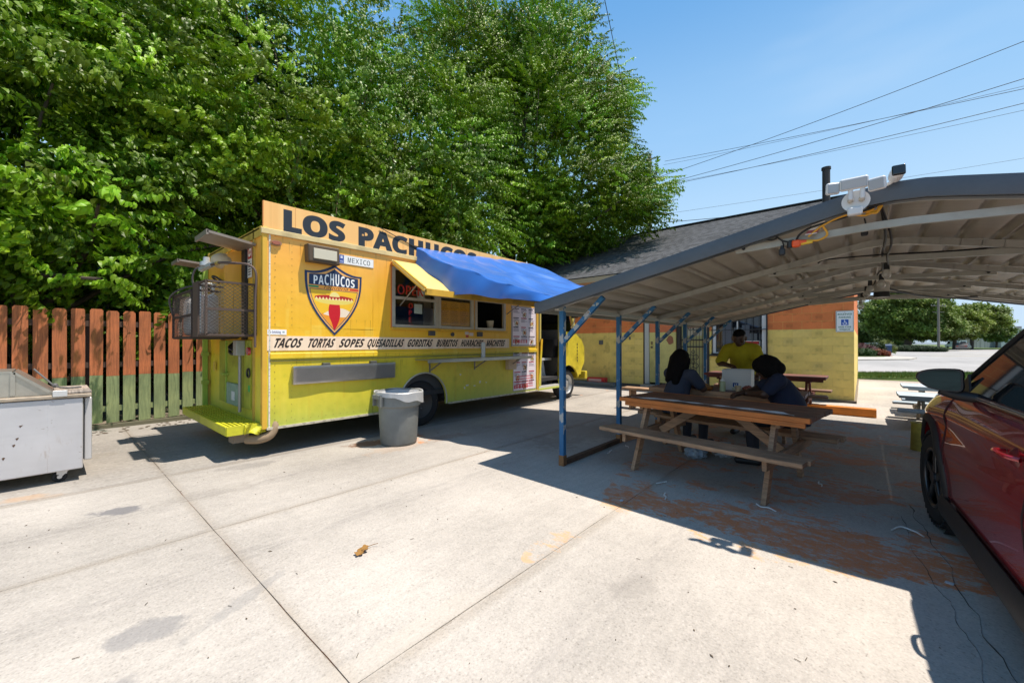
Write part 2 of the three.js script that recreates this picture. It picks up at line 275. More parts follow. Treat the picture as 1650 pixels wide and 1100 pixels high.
// far ground, grass and road
const grassMat = std(0xffffff, .95, 0, { map: colourTex(512, 512, (u, v, o) => { const n = samp(N_A, 512, u, v), f = samp(N_F, 512, u, v), s = samp(N_S, 512, u, v); const k = .55 + .6 * f + .3 * (s - .5); o[0] = mix(.075, .15, n) * k; o[1] = mix(.14, .19, n) * k; o[2] = .03 * k; }, 1 / 3, 1 / 3), bumpMap: fineBump, bumpScale: .02 });
const quadPlan = (pts, y0, y1) => extr(pts.map(([x, z]) => [x, -z]), y1 - y0).rotateX(-Math.PI / 2).translate(0, y0, 0);
solo('ground', bx(900, .1, 900, 150, -.13, -100), grassMat, 'flat grassy ground around the yard', null, null, 'structure');
{ const q = (l) => l.map(([p, d]) => far(p, d));
  const asphalt = std(0xffffff, .95, 0, { map: colourTex(1024, 1024, (u, v, o) => { const n = samp(N_A, 512, u, v), f = samp(N_F, 512, u * 4, v * 4), s = samp(N_S, 512, u * .5, v * 2); const k = .34 * (.82 + .3 * n + .2 * (f - .5) + .2 * (s - .5)); o[0] = k * 1.02; o[1] = k * .98; o[2] = k * .93; }, 1 / 20, 1 / 20), bumpMap: fineBump, bumpScale: .003 });
  solo('road', quadPlan(q([[1180, 19.2], [2600, 19.2], [2600, 95], [1180, 95]]), -.07, -.02), asphalt, 'sunlit pale asphalt road and lot across the street', null, null, 'structure');
  solo('verge', quadPlan(q([[1250, 16.4], [2600, 16.9], [2600, 19.1], [1250, 19.1]]), -.1, -.005), grassMat, 'narrow strip of mown grass along the road', null, null, 'structure');
  const curbMat = std(0xffffff, .9, 0, { map: mottle(.5, .46, .4, .2, .5, .5) });
  solo('curb', [beam([...q([[1250, 19.2]])[0].slice(0, 1), 0, q([[1250, 19.2]])[0][1]], [q([[2600, 19.2]])[0][0], 0, q([[2600, 19.2]])[0][1]], .14, .1)], curbMat, 'low concrete curb between grass strip and road', null, null, 'structure');
  solo('sidewalk', quadPlan(q([[1240, 31.5], [1465, 34], [1478, 37], [1440, 43], [1425, 60], [1240, 60]]), -.05, .09), curbMat, 'pale concrete sidewalk corner beyond the road', null, null, 'structure');
  solo('lawn', quadPlan(q([[1240, 40], [1425, 39], [1432, 41.5], [1400, 45], [1240, 48]]), .05, .12), grassMat, 'small lawn with planting beyond the road', null, null, 'structure');
  solo('far_lawn', quadPlan(q([[1240, 72], [1500, 70], [1530, 74], [1510, 82], [1240, 90]]), -.05, .12), grassMat, 'shaded lawn under the far trees', null, null, 'structure');
  solo('roadside_grass', quadPlan(q([[1520, 97], [2300, 92], [2400, 110], [1520, 112]]), -.05, .1), grassMat, 'bright grass in front of the far building', null, null, 'structure');
  // lane lines
  const paint = std([.6, .45, .15], .9), pts = []; for (const [d, a, b] of [[44, 1500, 1700], [52, 1480, 1640]]) { const A = far(a, d), B = far(b, d + 1); pts.push(beam([A[0], -.016, A[1]], [B[0], -.016, B[1]], .25, .004)); }
  solo('lane_marking', pts, paint, 'faded yellow line on the far road', null, null, 'structure');
  // blades of grass, thickest on the strip by the road
  const bl = new THREE.BufferGeometry(); bl.setAttribute('position', new THREE.Float32BufferAttribute([-.008, 0, 0, .008, 0, 0, .0, .5, .12, -.006, 0, .006, .006, 0, -.006, -.06, .4, -.1], 3)); bl.computeVertexNormals();
  const R = rng(71), N = 9000, im = new THREE.InstancedMesh(bl, std([.1, .17, .03], .8, 0, { side: THREE.DoubleSide }), N), m4 = new THREE.Matrix4(), qn = new THREE.Quaternion();
  for (let i = 0; i < N; i++) { const p = 1340 + 330 * R(), d = 16.5 + 2.5 * R(), c = far(p, d), s = .12 + .2 * R(); qn.setFromEuler(new THREE.Euler(0, R() * 6.3, 0)); m4.compose(V(c[0], -.01, c[1]), qn, V(1.4, s, s)); im.setMatrixAt(i, m4); im.setColorAt(i, C(.7 + .6 * R(), .8 + .4 * R(), .6 + .3 * R())); }
  im.name = 'grass_blades'; im.castShadow = im.receiveShadow = true; scene.add(im); tag(im, 'uneven green grass blades growing along the roadside strip', 'grass', null, 'stuff');
}
// ---------------------------------------------------------------- food truck
function fit(g, text, x0, x1, yBase, cap, font, skew = 0, heavy = 0) {
  g.save(); g.font = font + ' 100px sans-serif'; const w = g.measureText(text).width; g.translate(x0, yBase); g.transform((x1 - x0) / w, 0, skew, cap / 72, 0, 0); g.textBaseline = 'alphabetic'; g.fillText(text, 0, 0); if (heavy) { g.lineWidth = heavy; g.lineJoin = 'miter'; g.strokeStyle = g.fillStyle; g.strokeText(text, 0, 0); } g.restore();
}
const paintTex = canvasTex(2048, 1024, (g, w, h) => {       // 6 m x 3 m of side, painted in a fade from orange to lime
  const gr = g.createLinearGradient(0, 0, 0, h), s = [[3, '#f4b050'], [2.6, '#f5b148'], [2.2, '#f4b63a'], [1.8, '#f3ba2e'], [1.5, '#f2bb28'], [1.26, '#eec028'], [1.2, '#e2c830'], [1.0, '#dfca36'], [.7, '#d8c93e'], [.5, '#c8c546'], [.36, '#b4be50'], [0, '#a2b654']];
  for (const [y, c] of s) gr.addColorStop(1 - y / 3, c); g.fillStyle = gr; g.fillRect(0, 0, w, h);
  const R = rng(5);
  for (let i = 0; i < 500; i++) { const x = R() * w, y = R() * h, l = 30 + R() * 260; g.fillStyle = `rgba(${R() < .5 ? '255,225,120' : '190,110,10'},${R() * .09})`; g.fillRect(x, y, 2 + R() * 12, l); }
  for (let i = 0; i < 900; i++) { const x = R() * w, y = h * (.6 + .4 * R()), r = 2 + R() * 26; const q = g.createRadialGradient(x, y, 0, x, y, r); q.addColorStop(0, `rgba(120,${120 + R() * 50 | 0},30,${R() * .13})`); q.addColorStop(1, 'rgba(120,140,30,0)'); g.fillStyle = q; g.fillRect(x - r, y - r, 2 * r, 2 * r); }
  for (let i = 0; i < 160; i++) { const x = R() * w, y = R() * h; g.strokeStyle = `rgba(90,60,15,${.1 + R() * .2})`; g.lineWidth = .6 + R(); g.beginPath(); g.moveTo(x, y); g.lineTo(x + (R() - .5) * 20, y + R() * 26); g.stroke(); }
  for (let i = 0; i < 240; i++) { g.fillStyle = `rgba(70,50,20,${.2 + R() * .3})`; g.fillRect(R() * w, R() * h, 1.4, 1.4); }
  for (let i = 0; i < 60; i++) { const x = R() * w, y = h * (.88 + .04 * R()); g.fillStyle = `rgba(60,60,30,${R() * .2})`; g.fillRect(x, y, 20 + R() * 60, 4 + R() * 20); }
  for (let i = 0; i < 130; i++) { const x = R() * w, y = h * [.06, .1, .42, .585, .6, .62][R() * 6 | 0], l = 16 + R() * 90, q = g.createLinearGradient(0, y, 0, y + l); q.addColorStop(0, `rgba(80,55,15,${.1 + R() * .22})`); q.addColorStop(1, 'rgba(80,55,15,0)'); g.fillStyle = q; g.fillRect(x, y, 1 + R() * 5, l); }
  for (let i = 0; i < 26; i++) { const x = R() * w, y = h * (.38 + .1 * R()); g.fillStyle = `rgba(250,235,150,${R() * .22})`; g.fillRect(x, y, 10 + R() * 40, 60 + R() * 140); }
}); paintTex.repeat.set(1 / 6, 1 / 3);
const paint = phys(0xffffff, .42, 0, { map: paintTex, bumpMap: greyTex(256, 256, (u, v) => samp(N_A, 512, u * .5, v * .5), 1 / 1.6, 1 / 1.6), bumpScale: .014, clearcoat: .25, clearcoatRoughness: .3 });
const cream = std([.74, .58, .3], .55, 0, { map: mottle(.95, .95, .92, .2, 1, 1, .25) }), trimY = std([.8, .47, .05], .5, 0, { map: mottle(.95, .95, .92, .16, 1, 1, .15) });
const roofM = std([.62, .5, .3], .7, 0, { map: mottle(.9, .9, .88, .3, .8, .8, .3) });
const truck = thing('food_truck', 'orange to lime painted taco truck parked beside the board fence', 'food truck', [1.7, 0, -5.55]);
{
  const z1 = -5.55, z0 = -8.0, T = truck, R = rng(19);
  // side wall with window openings and wheel arch
  const out = [[1.76, .34], ...arc(4.14, .42, .48, Math.PI + .17, -.17, 18).map(([x, y]) => [x, Math.max(y, .34)]), [7.26, .33], [7.26, 2.81], [1.76, 2.81]];
  const win = [[3.56, 4.37], [4.47, 5.22], [5.35, 6.12]].map(([a, b]) => [[a, 1.69], [a, 2.58], [b, 2.58], [b, 1.69]]);
  const wall = wmesh('side_panel', extr(out, .04, win).translate(0, 0, z1 - .04), paint, T);
  wmesh('panel', [bb(1.72, 1.76, .36, 2.83, z0, z1 - .03), bb(1.76, 7.26, .36, 2.83, z0 - .03, z0)], paint, T).userData.label = 'painted rear and far panels of the truck body';
  wmesh('roof', [rbb(1.70, 7.28, 2.785, 2.845, z0 - .04, z1 - .03, .02)], roofM, T);
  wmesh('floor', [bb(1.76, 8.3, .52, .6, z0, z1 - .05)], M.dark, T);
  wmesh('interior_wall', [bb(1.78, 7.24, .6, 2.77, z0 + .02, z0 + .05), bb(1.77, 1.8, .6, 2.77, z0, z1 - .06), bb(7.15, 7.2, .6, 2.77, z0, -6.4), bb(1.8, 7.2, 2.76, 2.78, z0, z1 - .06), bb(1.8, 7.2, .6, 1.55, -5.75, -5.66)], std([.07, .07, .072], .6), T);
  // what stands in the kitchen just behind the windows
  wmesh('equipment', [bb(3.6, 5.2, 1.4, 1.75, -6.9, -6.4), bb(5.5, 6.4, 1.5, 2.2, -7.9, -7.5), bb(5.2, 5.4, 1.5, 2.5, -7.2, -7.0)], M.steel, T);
  wmesh('roof_trim', [beam([1.7, 2.785, z1 + .012], [7.28, 2.80, z1 + .012], .03, .07, .006)], cream, T);
  wmesh('corner_post', [rbb(1.715, 1.775, .34, 2.84, z1 - .05, z1 + .012, .012), rbb(7.22, 7.3, .34, 2.84, z1 - .05, z1 + .012, .012)], trimY, T);
  const strip = colourTex(64, 512, (u, v, o) => { const n = samp(N_F, 512, u * .3, v * 1.7); const k = n > .62 ? .6 : 1; o[0] = .74 * k; o[1] = .7 * k; o[2] = .6 * k; }, 1, 1 / 2);
  wmesh('edge_strip', [bb(1.79, 1.808, .36, 2.82, z1, z1 + .006)], std(0xffffff, .6, 0, { map: strip }), T);
  // body rails and lower edge
  wmesh('rail', [beam([1.8, 1.24, z1 + .012], [7.24, 1.24, z1 + .012], .024, .075, .01)], paint, T);
  wmesh('lower_rail', [beam([1.8, 1.18, z1 + .006], [7.24, 1.18, z1 + .006], .012, .014)], std([.3, .27, .08], .7), T);
  wmesh('skirt_edge', [beam([1.77, .345, z1 + .006], [3.62, .343, z1 + .006], .014, .03), beam([4.66, .343, z1 + .006], [7.26, .34, z1 + .006], .014, .03)], std([.75, .73, .66], .5, 0, { map: strip }), T);
  wmesh('arch_trim', [tube(arc(4.14, .42, .485, -.15, Math.PI + .15, 20).map(([x, y]) => [x, y, z1 + .004]), .014, 40, 6)], std([.5, .48, .4], .5, .2), T);
  wmesh('wheel_well', [extr([...arc(4.14, .42, .56, 0, Math.PI, 16), [3.58, .42], ...arc(4.14, .42, .5, Math.PI, 0, 16)], .62).translate(0, 0, z1 - .72)], M.dark, T);
  wmesh('chassis', [bb(1.9, 9.1, .3, .45, -6.35, -6.2), bb(1.9, 9.1, .3, .45, -7.4, -7.25), bb(4.0, 4.25, .34, .5, -7.6, -5.8), bb(2.2, 3.2, .22, .5, -7.2, -6.5), bb(5.2, 6.8, .2, .5, -7.3, -6.6)], M.dark, T);
  // wheels
  const wheel = (x, z, r, w, dual) => {
    const t = new THREE.Group(); t.name = 'wheel'; t.position.set(x - 1.7, r, z + 5.55); T.add(t);
    mesh('tyre', new THREE.LatheGeometry([[.24, -w / 2], [r - .05, -w / 2], [r - .012, -w / 2 + .02], [r, -w / 2 + .05], [r - .006, -.02], [r, 0], [r - .006, .02], [r, w / 2 - .05], [r - .012, w / 2 - .02], [r - .05, w / 2], [r - .12, w / 2 + .006], [.24, w / 2]].map(([a, b]) => new THREE.Vector2(a, b)), 40).rotateX(Math.PI / 2), M.rubber, t);
    mesh('rim', new THREE.LatheGeometry((dual ? [[.0, -.06], [.1, -.06], [.11, -.02], [.2, -.03], [.235, .08], [.25, .1]] : [[0, .1], [.09, .1], [.1, .06], [.2, .06], [.24, .1], [.25, .11]]).map(([a, b]) => new THREE.Vector2(a, b)), 32).rotateX(Math.PI / 2), dual ? std([.12, .1, .085], .7, .3) : std([.5, .5, .48], .4, .6), t);
    mesh('lug_nut', Array.from({ length: 8 }, (_, i) => cyl(.013, .013, .03).rotateX(Math.PI / 2).translate(.15 * Math.cos(i * .785), .15 * Math.sin(i * .785), dual ? -.02 : .075)), std([.3, .3, .3], .4, .7), t);
  };
  wheel(4.13, -5.74, .385, .25, true); wheel(4.13, -6.02, .385, .25, true); wheel(8.62, -5.76, .37, .23, false); wheel(8.62, -7.8, .37, .23, false); wheel(4.13, -7.75, .385, .25, true);
  // name board on the roof edge
  const sign = canvasTex(2048, 128, (g, w, h) => {
    g.fillStyle = '#f3bd74'; g.fillRect(0, 0, w, h); const r2 = rng(8);
    for (let i = 0; i < 120; i++) { g.fillStyle = `rgba(${r2() < .5 ? '255,215,150' : '190,130,60'},${r2() * .12})`; g.fillRect(r2() * w, 0, 2 + r2() * 40, h); }
    g.strokeStyle = 'rgba(150,70,20,.7)'; g.lineWidth = 1.5; for (const x of [.068, .25, .45, .62, .8]) { g.beginPath(); g.moveTo(w * x, 0); g.lineTo(w * x, h); g.stroke(); }
    g.fillStyle = '#1c2733'; const S = w / 5.42; fit(g, 'LOS', .20 * S, 1.04 * S, h * .95, h * .77, 'bold', 0, 7); fit(g, 'PACHUCOS', 1.21 * S, 3.62 * S, h * .95, h * .77, 'bold', 0, 7);
    g.fillStyle = 'rgba(243,180,100,.9)'; g.fillRect(1.29 * S, h * .45, 12, 10);
  });
  const board = wmesh('name_board', bx(5.42, .335, .018).translate(4.44, 2.99, z1 - .005), std(0xffffff, .6, 0, { map: sign }), T, true);
  wmesh('board_edge', [bb(1.722, 1.73, 2.82, 3.155, z1 - .02, z1 + .008)], std([.7, .28, .08], .6), T);
  // strip with the menu words
  const words = canvasTex(2048, 84, (g, w, h) => {
    g.fillStyle = '#f6ddc0'; g.fillRect(0, 0, w, h); const r2 = rng(4); for (let i = 0; i < 80; i++) { g.fillStyle = `rgba(160,110,70,${r2() * .08})`; g.fillRect(r2() * w, 0, 4 + r2() * 60, h); }
    g.fillStyle = '#241a16'; const S = w / 4.52; for (const [t, a, b] of [['TACOS', 1.83, 2.16], ['TORTAS', 2.24, 2.59], ['SOPES', 2.67, 3.03], ['QUESADILLAS', 3.09, 3.71], ['GORDITAS', 3.79, 4.28], ['BURRITOS', 4.38, 4.85], ['HUARACHES', 4.94, 5.5], ['MACHETES', 5.6, 6.13]]) fit(g, t, (a - 1.77) * S, (b - 1.77) * S, h * .79, h * .62, 'bold', -.28, 4);
  });
  wmesh('menu_strip', bx(4.52, .185, .006).translate(4.03, 1.4, z1 + .003), std(0xffffff, .6, 0, { map: words }), T, true);
  // crest: shield with lettering, hat, hills and a plain pepper
  const shieldPts = (k, cx = 0, cy = 0) => { const p = [], q = (t) => [0, .48 * t * t]; for (let i = 0; i <= 8; i++) { const t = i / 8; p.push([-.4 + .4 * t, .37 + .12 * Math.pow(t, 1.6) - .02 * Math.sin(t * Math.PI)]); } for (let i = 1; i <= 8; i++) { const t = 1 - i / 8; p.push([.4 - .4 * t, .37 + .12 * Math.pow(t, 1.6) - .02 * Math.sin(t * Math.PI)]); } for (let i = 1; i <= 12; i++) { const t = i / 12; p.push([.4 * Math.cos(Math.pow(t, 1.35) * Math.PI / 2), .37 - .86 * t]); } for (let i = 11; i >= 1; i--) { const t = i / 12; p.push([-.4 * Math.cos(Math.pow(t, 1.35) * Math.PI / 2), .37 - .86 * t]); } return p.map(([x, y]) => [cx + x * k, cy + y * k]); };
  const crest = canvasTex(768, 940, (g, w, h) => {
    const X = (x) => w * (.5 + x / .82), Y = (y) => h * (.5 - y / 1.0), path = (k) => { g.beginPath(); shieldPts(k).forEach(([x, y], i) => i ? g.lineTo(X(x), Y(y)) : g.moveTo(X(x), Y(y))); g.closePath(); };
    g.fillStyle = '#16305a'; g.fillRect(0, 0, w, h); path(.925); g.fillStyle = '#eeb060'; g.fill(); path(.86); g.fillStyle = '#efa040'; g.fill();
    g.save(); path(.86); g.clip(); g.fillStyle = '#f4c02a'; g.fillRect(0, Y(.13), w, h);
    // hills
    g.fillStyle = '#ee9a2c'; g.beginPath(); g.moveTo(X(-.4), Y(-.3)); g.quadraticCurveTo(X(-.2), Y(-.1), X(0), Y(-.26)); g.quadraticCurveTo(X(.2), Y(-.14), X(.4), Y(-.3)); g.lineTo(X(.4), Y(-.5)); g.lineTo(X(-.4), Y(-.5)); g.fill();
    g.fillStyle = '#f1ddc4'; g.beginPath(); g.moveTo(X(-.16), Y(-.2)); g.quadraticCurveTo(X(.1), Y(-.02), X(.28), Y(-.2)); g.quadraticCurveTo(X(.1), Y(-.27), X(-.16), Y(-.2)); g.fill();
    // plain red pepper pod
    g.fillStyle = '#c91220'; g.beginPath(); g.moveTo(X(-.07), Y(-.06)); g.quadraticCurveTo(X(0), Y(-.02), X(.07), Y(-.06)); g.quadraticCurveTo(X(.1), Y(-.2), X(.05), Y(-.32)); g.quadraticCurveTo(X(.02), Y(-.4), X(-.01), Y(-.42)); g.quadraticCurveTo(X(-.04), Y(-.3), X(-.07), Y(-.25)); g.quadraticCurveTo(X(-.1), Y(-.14), X(-.07), Y(-.06)); g.fill();
    // hat
    g.fillStyle = '#e8d368'; g.beginPath(); g.ellipse(X(0), Y(-.005), w * .33, h * .058, 0, 0, 7); g.fill(); g.fillStyle = '#b32420'; g.beginPath(); g.ellipse(X(0), Y(.03), w * .33, h * .035, 0, Math.PI, 0); g.lineTo(X(.27), Y(.0)); g.lineTo(X(-.27), Y(.0)); g.fill();
    g.fillStyle = '#f0dc9a'; for (let i = -6; i < 6; i++) { g.beginPath(); g.moveTo(X(i * .045), Y(-.002)); g.lineTo(X(i * .045 + .022), Y(.035)); g.lineTo(X(i * .045 + .045), Y(-.002)); g.fill(); }
    g.fillStyle = '#ecdc8c'; g.beginPath(); g.moveTo(X(-.075), Y(.045)); g.quadraticCurveTo(X(-.05), Y(.11), X(0), Y(.112)); g.quadraticCurveTo(X(.05), Y(.11), X(.075), Y(.045)); g.fill();
    g.restore();
    g.strokeStyle = '#16305a'; g.lineWidth = 7; g.beginPath(); shieldPts(.86).filter(([, y]) => y < .14).forEach(([x, y], i) => i ? g.lineTo(X(x), Y(y)) : g.moveTo(X(x), Y(y))); g.closePath(); g.stroke();
    // lettering: tall letters arched to the peak
    g.fillStyle = '#1c2f52'; g.beginPath(); for (const [x, y] of [[-.345, .19], [-.345, .33], [-.12, .35], [0, .43], [.12, .35], [.345, .33], [.345, .19]]) g.lineTo(X(x), Y(y)); g.fill();
    const L = 'PACHUCOS', W = .6; g.fillStyle = '#f6f6f2'; for (let i = 0; i < 8; i++) { const a = -W / 2 + W * i / 8, m = Math.abs(i - 3.5) / 3.5; fit(g, L[i], X(a + .004), X(a + W / 8 - .002), Y(.2), h * mix(.175, .115, Math.min(1, m * 1.15)), 'bold'); }
    g.fillStyle = '#0f8a5a'; g.fillRect(X(-.35), Y(.178), w * .16, h * .025); g.fillStyle = '#c8262c'; g.fillRect(X(.22), Y(.178), w * .16, h * .025);
    g.fillStyle = '#3a2a12'; fit(g, 'Taqueria', X(-.17), X(.19), Y(.147), h * .046, 'italic', -.1);
  });
  { const g = prep(extr(shieldPts(1), .004)); const p = g.attributes.position, uv = g.attributes.uv; for (let i = 0; i < p.count; i++) uv.setXY(i, .5 + p.getX(i) / .82, .5 + p.getY(i) / 1.0); wmesh('crest', g.translate(2.615, 2.0, z1 + .002), std(0xffffff, .5, 0, { map: crest }), T, true); }
  // number plate, flood lamp, marker lamp, notices
  const plate = canvasTex(512, 124, (g, w, h) => { g.fillStyle = '#eeeeea'; g.fillRect(0, 0, w, h); g.fillStyle = '#2a4a9c'; g.fillRect(6, 6, 62, h - 12); g.fillStyle = '#d8dce8'; g.fillRect(20, 18, 32, 36); fit(g, 'MEX', 14, 60, 104, 22, 'bold'); g.fillStyle = '#26303a'; g.font = '96px monospace'; g.save(); g.translate(118, 98); g.scale(.99, 1); g.fillText('MEXICO', 0, 0); g.restore(); g.strokeStyle = '#999'; g.lineWidth = 3; g.strokeRect(2, 2, w - 4, h - 4); });
  wmesh('number_plate', bx(.53, .125, .006).translate(2.94, 2.59, z1 + .005), std(0xffffff, .4, 0, { map: plate }), T, true);
  const lamp = wmesh('flood_lamp', [extr([[-.19, -.1], [.2, -.1], [.19, .1], [-.2, .1]], .11, [], .012).translate(2.42, 2.585, z1 + .008)], std([.09, .06, .035], .6), T);
  wmesh('lens', [rbx(.31, .135, .02, .006, 2.43, 2.582, z1 + .135)], phys([.62, .56, .42], .25, 0, { clearcoat: .6 }), lamp);
  const mk = wmesh('marker_lamp', [cyl(.07, .07, .02, 0, 0, 0, 24).scale(1, 1, .5).rotateX(Math.PI / 2).translate(1.865, 2.655, z1 + .01)], std([.35, .2, .1], .5), T);
  wmesh('lens', [cyl(.048, .055, .025, 0, 0, 0, 20).scale(1, 1, .45).rotateX(Math.PI / 2).translate(1.865, 2.655, z1 + .025)], phys([.35, .09, .03], .15, 0, { clearcoat: 1 }), mk);
  const noSm = canvasTex(256, 72, (g, w, h) => { g.fillStyle = '#f2f2f2'; g.fillRect(0, 0, w, h); g.fillStyle = '#1d2a66'; fit(g, 'No Smoking', 12, 180, 52, 34, 'bold'); g.fillStyle = '#9aa'; g.fillRect(200, 22, 30, 24); });
  wmesh('notice', bx(.22, .065, .003).translate(1.885, 1.54, z1 + .003), std(0xffffff, .5, 0, { map: noSm }), T, true).userData.label = 'small white No Smoking notice';
  // windows: frames, panes, neon and menu sheet
  const W3 = [[3.56, 4.37], [4.47, 5.22], [5.35, 6.12]];
  wmesh('window_surround', [beam([3.5, 2.63, z1 + .012], [6.2, 2.63, z1 + .012], .03, .06), bb(3.5, 3.555, 1.64, 2.62, z1, z1 + .02)], std([.62, .2, .05], .6, 0, { map: mottle(.9, .9, .9, .3, 1, 1) }), T);
  W3.forEach(([a, b], i) => {
    const f = wmesh('window', [bb(a - .045, a + .012, 1.66, 2.6, z1 - .02, z1 + .022), bb(b - .012, b + .05, 1.66, 2.6, z1 - .02, z1 + .022), bb(a + .012, b - .012, 1.655, 1.7, z1 - .02, z1 + .026), bb(a + .012, b - .012, 2.56, 2.6, z1 - .02, z1 + .022), bb(a + .012, b - .012, i ? 2.2 : 2.1, i ? 2.24 : 2.145, z1 - .018, z1 + .018)], std([.6, .58, .53], .45, .3, { map: mottle(.9, .88, .84, .2, .5, .5, .3) }), T);
    if (i < 2) wmesh('pane', [bb(a + .012, b - .012, 1.7, i ? 2.2 : 2.1, z1 - .012, z1 - .008)], M.glass, f);
    wmesh('pane', [bb(a + .012, b - .012, i ? 2.24 : 2.145, 2.56, z1 - .006, z1 - .002)], M.glass, f);
  });
  const neon = std([.5, .02, .02], .4, 0, { emissive: C(.5, .02, .015), emissiveIntensity: .12 });
  const font = await new FontLoader().loadAsync('fonts/droid/droid_sans_regular.typeface.json');
  const txt = (s, h, d) => { const g = new TextGeometry(s, { font, size: h, depth: d, curveSegments: 3 }); g.computeBoundingBox(); return g; };
  wmesh('neon_sign', [txt('OPEN', .15, .012).scale(1, 1, 1).translate(3.68, 2.2, -5.66)], neon, T).userData.label = 'dim red neon sign reading OPEN';
  wmesh('neon_letter', ['O', 'P', 'E', 'N'].map((c, i) => txt(c, .085, .012).translate(3.9, 1.98 - i * .115, -5.66)), neon, T);
  wmesh('cup_stack', [cyl(.085, .06, .16, 4.2, 2.22, -5.72)], M.white, T);
  wmesh('paper', [bb(4.02, 4.18, 1.9, 2.06, -5.665, -5.66)], M.white, T);
  const list = canvasTex(512, 340, (g, w, h) => { g.fillStyle = '#e8a43e'; g.fillRect(0, 0, w, h); const r2 = rng(12); g.strokeStyle = '#3a1f08'; for (let c = 0; c < 3; c++) for (let l = 0; l < 11; l++) { let x = 12 + c * 170, y = 22 + l * 28; g.lineWidth = 3; g.beginPath(); g.moveTo(x, y); while (x < 12 + c * 170 + 90 + r2() * 56) { x += 4 + r2() * 5; g.lineTo(x, y + (r2() - .5) * 13); } g.stroke(); } g.strokeStyle = '#8a4a10'; g.lineWidth = 2; g.strokeRect(174, 0, 172, h); });
  wmesh('menu_sheet', bx(.7, .44, .004).translate(4.845, 1.93, z1 - .022), std(0xffffff, .7, 0, { map: list }), T, true);
  const strips = canvasTex(512, 64, (g, w, h) => { g.fillStyle = '#e8d4a8'; g.fillRect(0, 0, w, h); const r2 = rng(33); for (let i = 0; i < 24; i++) { g.fillStyle = ['#a03020', '#c88030', '#4a2a1a', '#fff'][r2() * 4 | 0]; g.fillRect(r2() * w, 8 + r2() * 34, 10 + r2() * 40, 8 + r2() * 14); } });
  wmesh('menu_header', [bx(.7, .14, .004).translate(4.845, 2.4, z1 - .022), bx(.7, .13, .004).translate(5.73, 2.4, z1 - .022)], std(0xffffff, .7, 0, { map: strips }), T, true);
  wmesh('bowl', [cyl(.08, .055, .15, 5.86, 1.78, -5.68)], std([.6, .52, .38], .5), T);
  wmesh('sill', [rbb(3.5, 6.2, 1.615, 1.652, z1, z1 + .05, .006)], trimY, T);
  // small fittings below the windows
  wmesh('socket', [rbb(4.22, 4.34, 1.53, 1.61, z1, z1 + .05), rbb(5.36, 5.48, 1.53, 1.62, z1, z1 + .05), cyl(.035, .035, .03).rotateX(Math.PI / 2).translate(4.75, 1.56, z1 + .01)], std([.07, .07, .075], .5), T);
  wmesh('sticker', [bb(5.06, 5.15, 1.56, 1.63, z1, z1 + .003), bb(5.17, 5.27, 1.54, 1.6, z1, z1 + .003)], std([.7, .62, .6], .6), T);
  wmesh('sticker', [bb(5.08, 5.15, 1.51, 1.555, z1, z1 + .003)], std([.5, .08, .07], .6), T);
  // lifted window hatch
  wmesh('window_hatch', [bx(2.85, .025, 1.05).rotateX(.562).translate(4.925, 2.41, -5.085)], std([.85, .62, .2], .5, 0, { map: mottle(.95, .95, .92, .12, 1, 1) }), T);
  wmesh('hatch_lip', [beam([3.5, 2.13, -4.65], [6.35, 2.13, -4.65], .04, .09), beam([3.52, 2.17, -4.7], [3.52, 2.66, -5.5], .03, .07)], trimY, T);
  wmesh('strut', [tube([[3.66, 2.0, z1 + .02], [3.62, 2.3, -5.0]], .009, 4), tube([[6.2, 2.0, z1 + .02], [6.25, 2.3, -5.0]], .009, 4)], M.galv, T);
  // posters
  const poster = (seed) => canvasTex(512, 512, (g, w, h) => {
    const r2 = rng(seed); g.fillStyle = '#efe4ea'; g.fillRect(0, 0, w, h); g.strokeStyle = '#8a8290'; g.lineWidth = 8; g.strokeRect(2, 2, w - 4, h - 4);
    for (let c = 0; c < 3; c++) for (let l = 0; l < 4; l++) { const x = 16 + c * 164, y = 16 + l * 124; g.fillStyle = r2() < .4 ? '#b01a3a' : '#2a2440'; g.fillRect(x + 4, y, 100 + r2() * 40, 13); for (let k = 0; k < 4; k++) { g.fillStyle = 'rgba(60,50,80,.75)'; g.fillRect(x + 4, y + 20 + k * 12, 60 + r2() * 80, 5); }
      if ((c + l + seed) % 2 === 0) { const cx = x + 76, cy = y + 78; g.fillStyle = '#f6f0ea'; g.beginPath(); g.arc(cx, cy, 44, 0, 7); g.fill(); g.strokeStyle = '#2c2630'; g.lineWidth = 5; g.stroke(); for (let k = 0; k < 26; k++) { g.fillStyle = ['#7a4a22', '#a8672a', '#5a7a2c', '#c04a24', '#e0c080', '#3a2416'][r2() * 6 | 0]; g.beginPath(); g.ellipse(cx + (r2() - .5) * 54, cy + (r2() - .5) * 54, 5 + r2() * 9, 4 + r2() * 6, r2() * 3, 0, 7); g.fill(); } } }
    g.fillStyle = '#c01836'; for (let k = 0; k < 9; k++) g.fillRect(18 + k * 34, h - 74, 14 + r2() * 14, 46); if (seed > 40) for (let k = 0; k < 5; k++) { g.fillStyle = 'rgba(200,40,60,.55)'; g.fillRect(60, h - 190 + k * 34, 380, 16); }
  });
  wmesh('menu_poster', rbb(6.36, 7.2, 1.34, 2.19, z1, z1 + .012, .004), std([.5, .48, .48], .5, .3), T);
  wmesh('menu_poster', bx(.8, .81, .004).translate(6.78, 1.765, z1 + .0155), std(0xffffff, .35, 0, { map: poster(21) }), T, true);
  wmesh('menu_poster', bx(.78, .84, .004).translate(6.81, .81, z1 + .004), std(0xffffff, .35, 0, { map: poster(44) }), T, true);
  wmesh('napkin_box', [rbb(6.18, 6.42, .86, 1.1, z1, z1 + .1)], std([.6, .45, .3], .7), T);
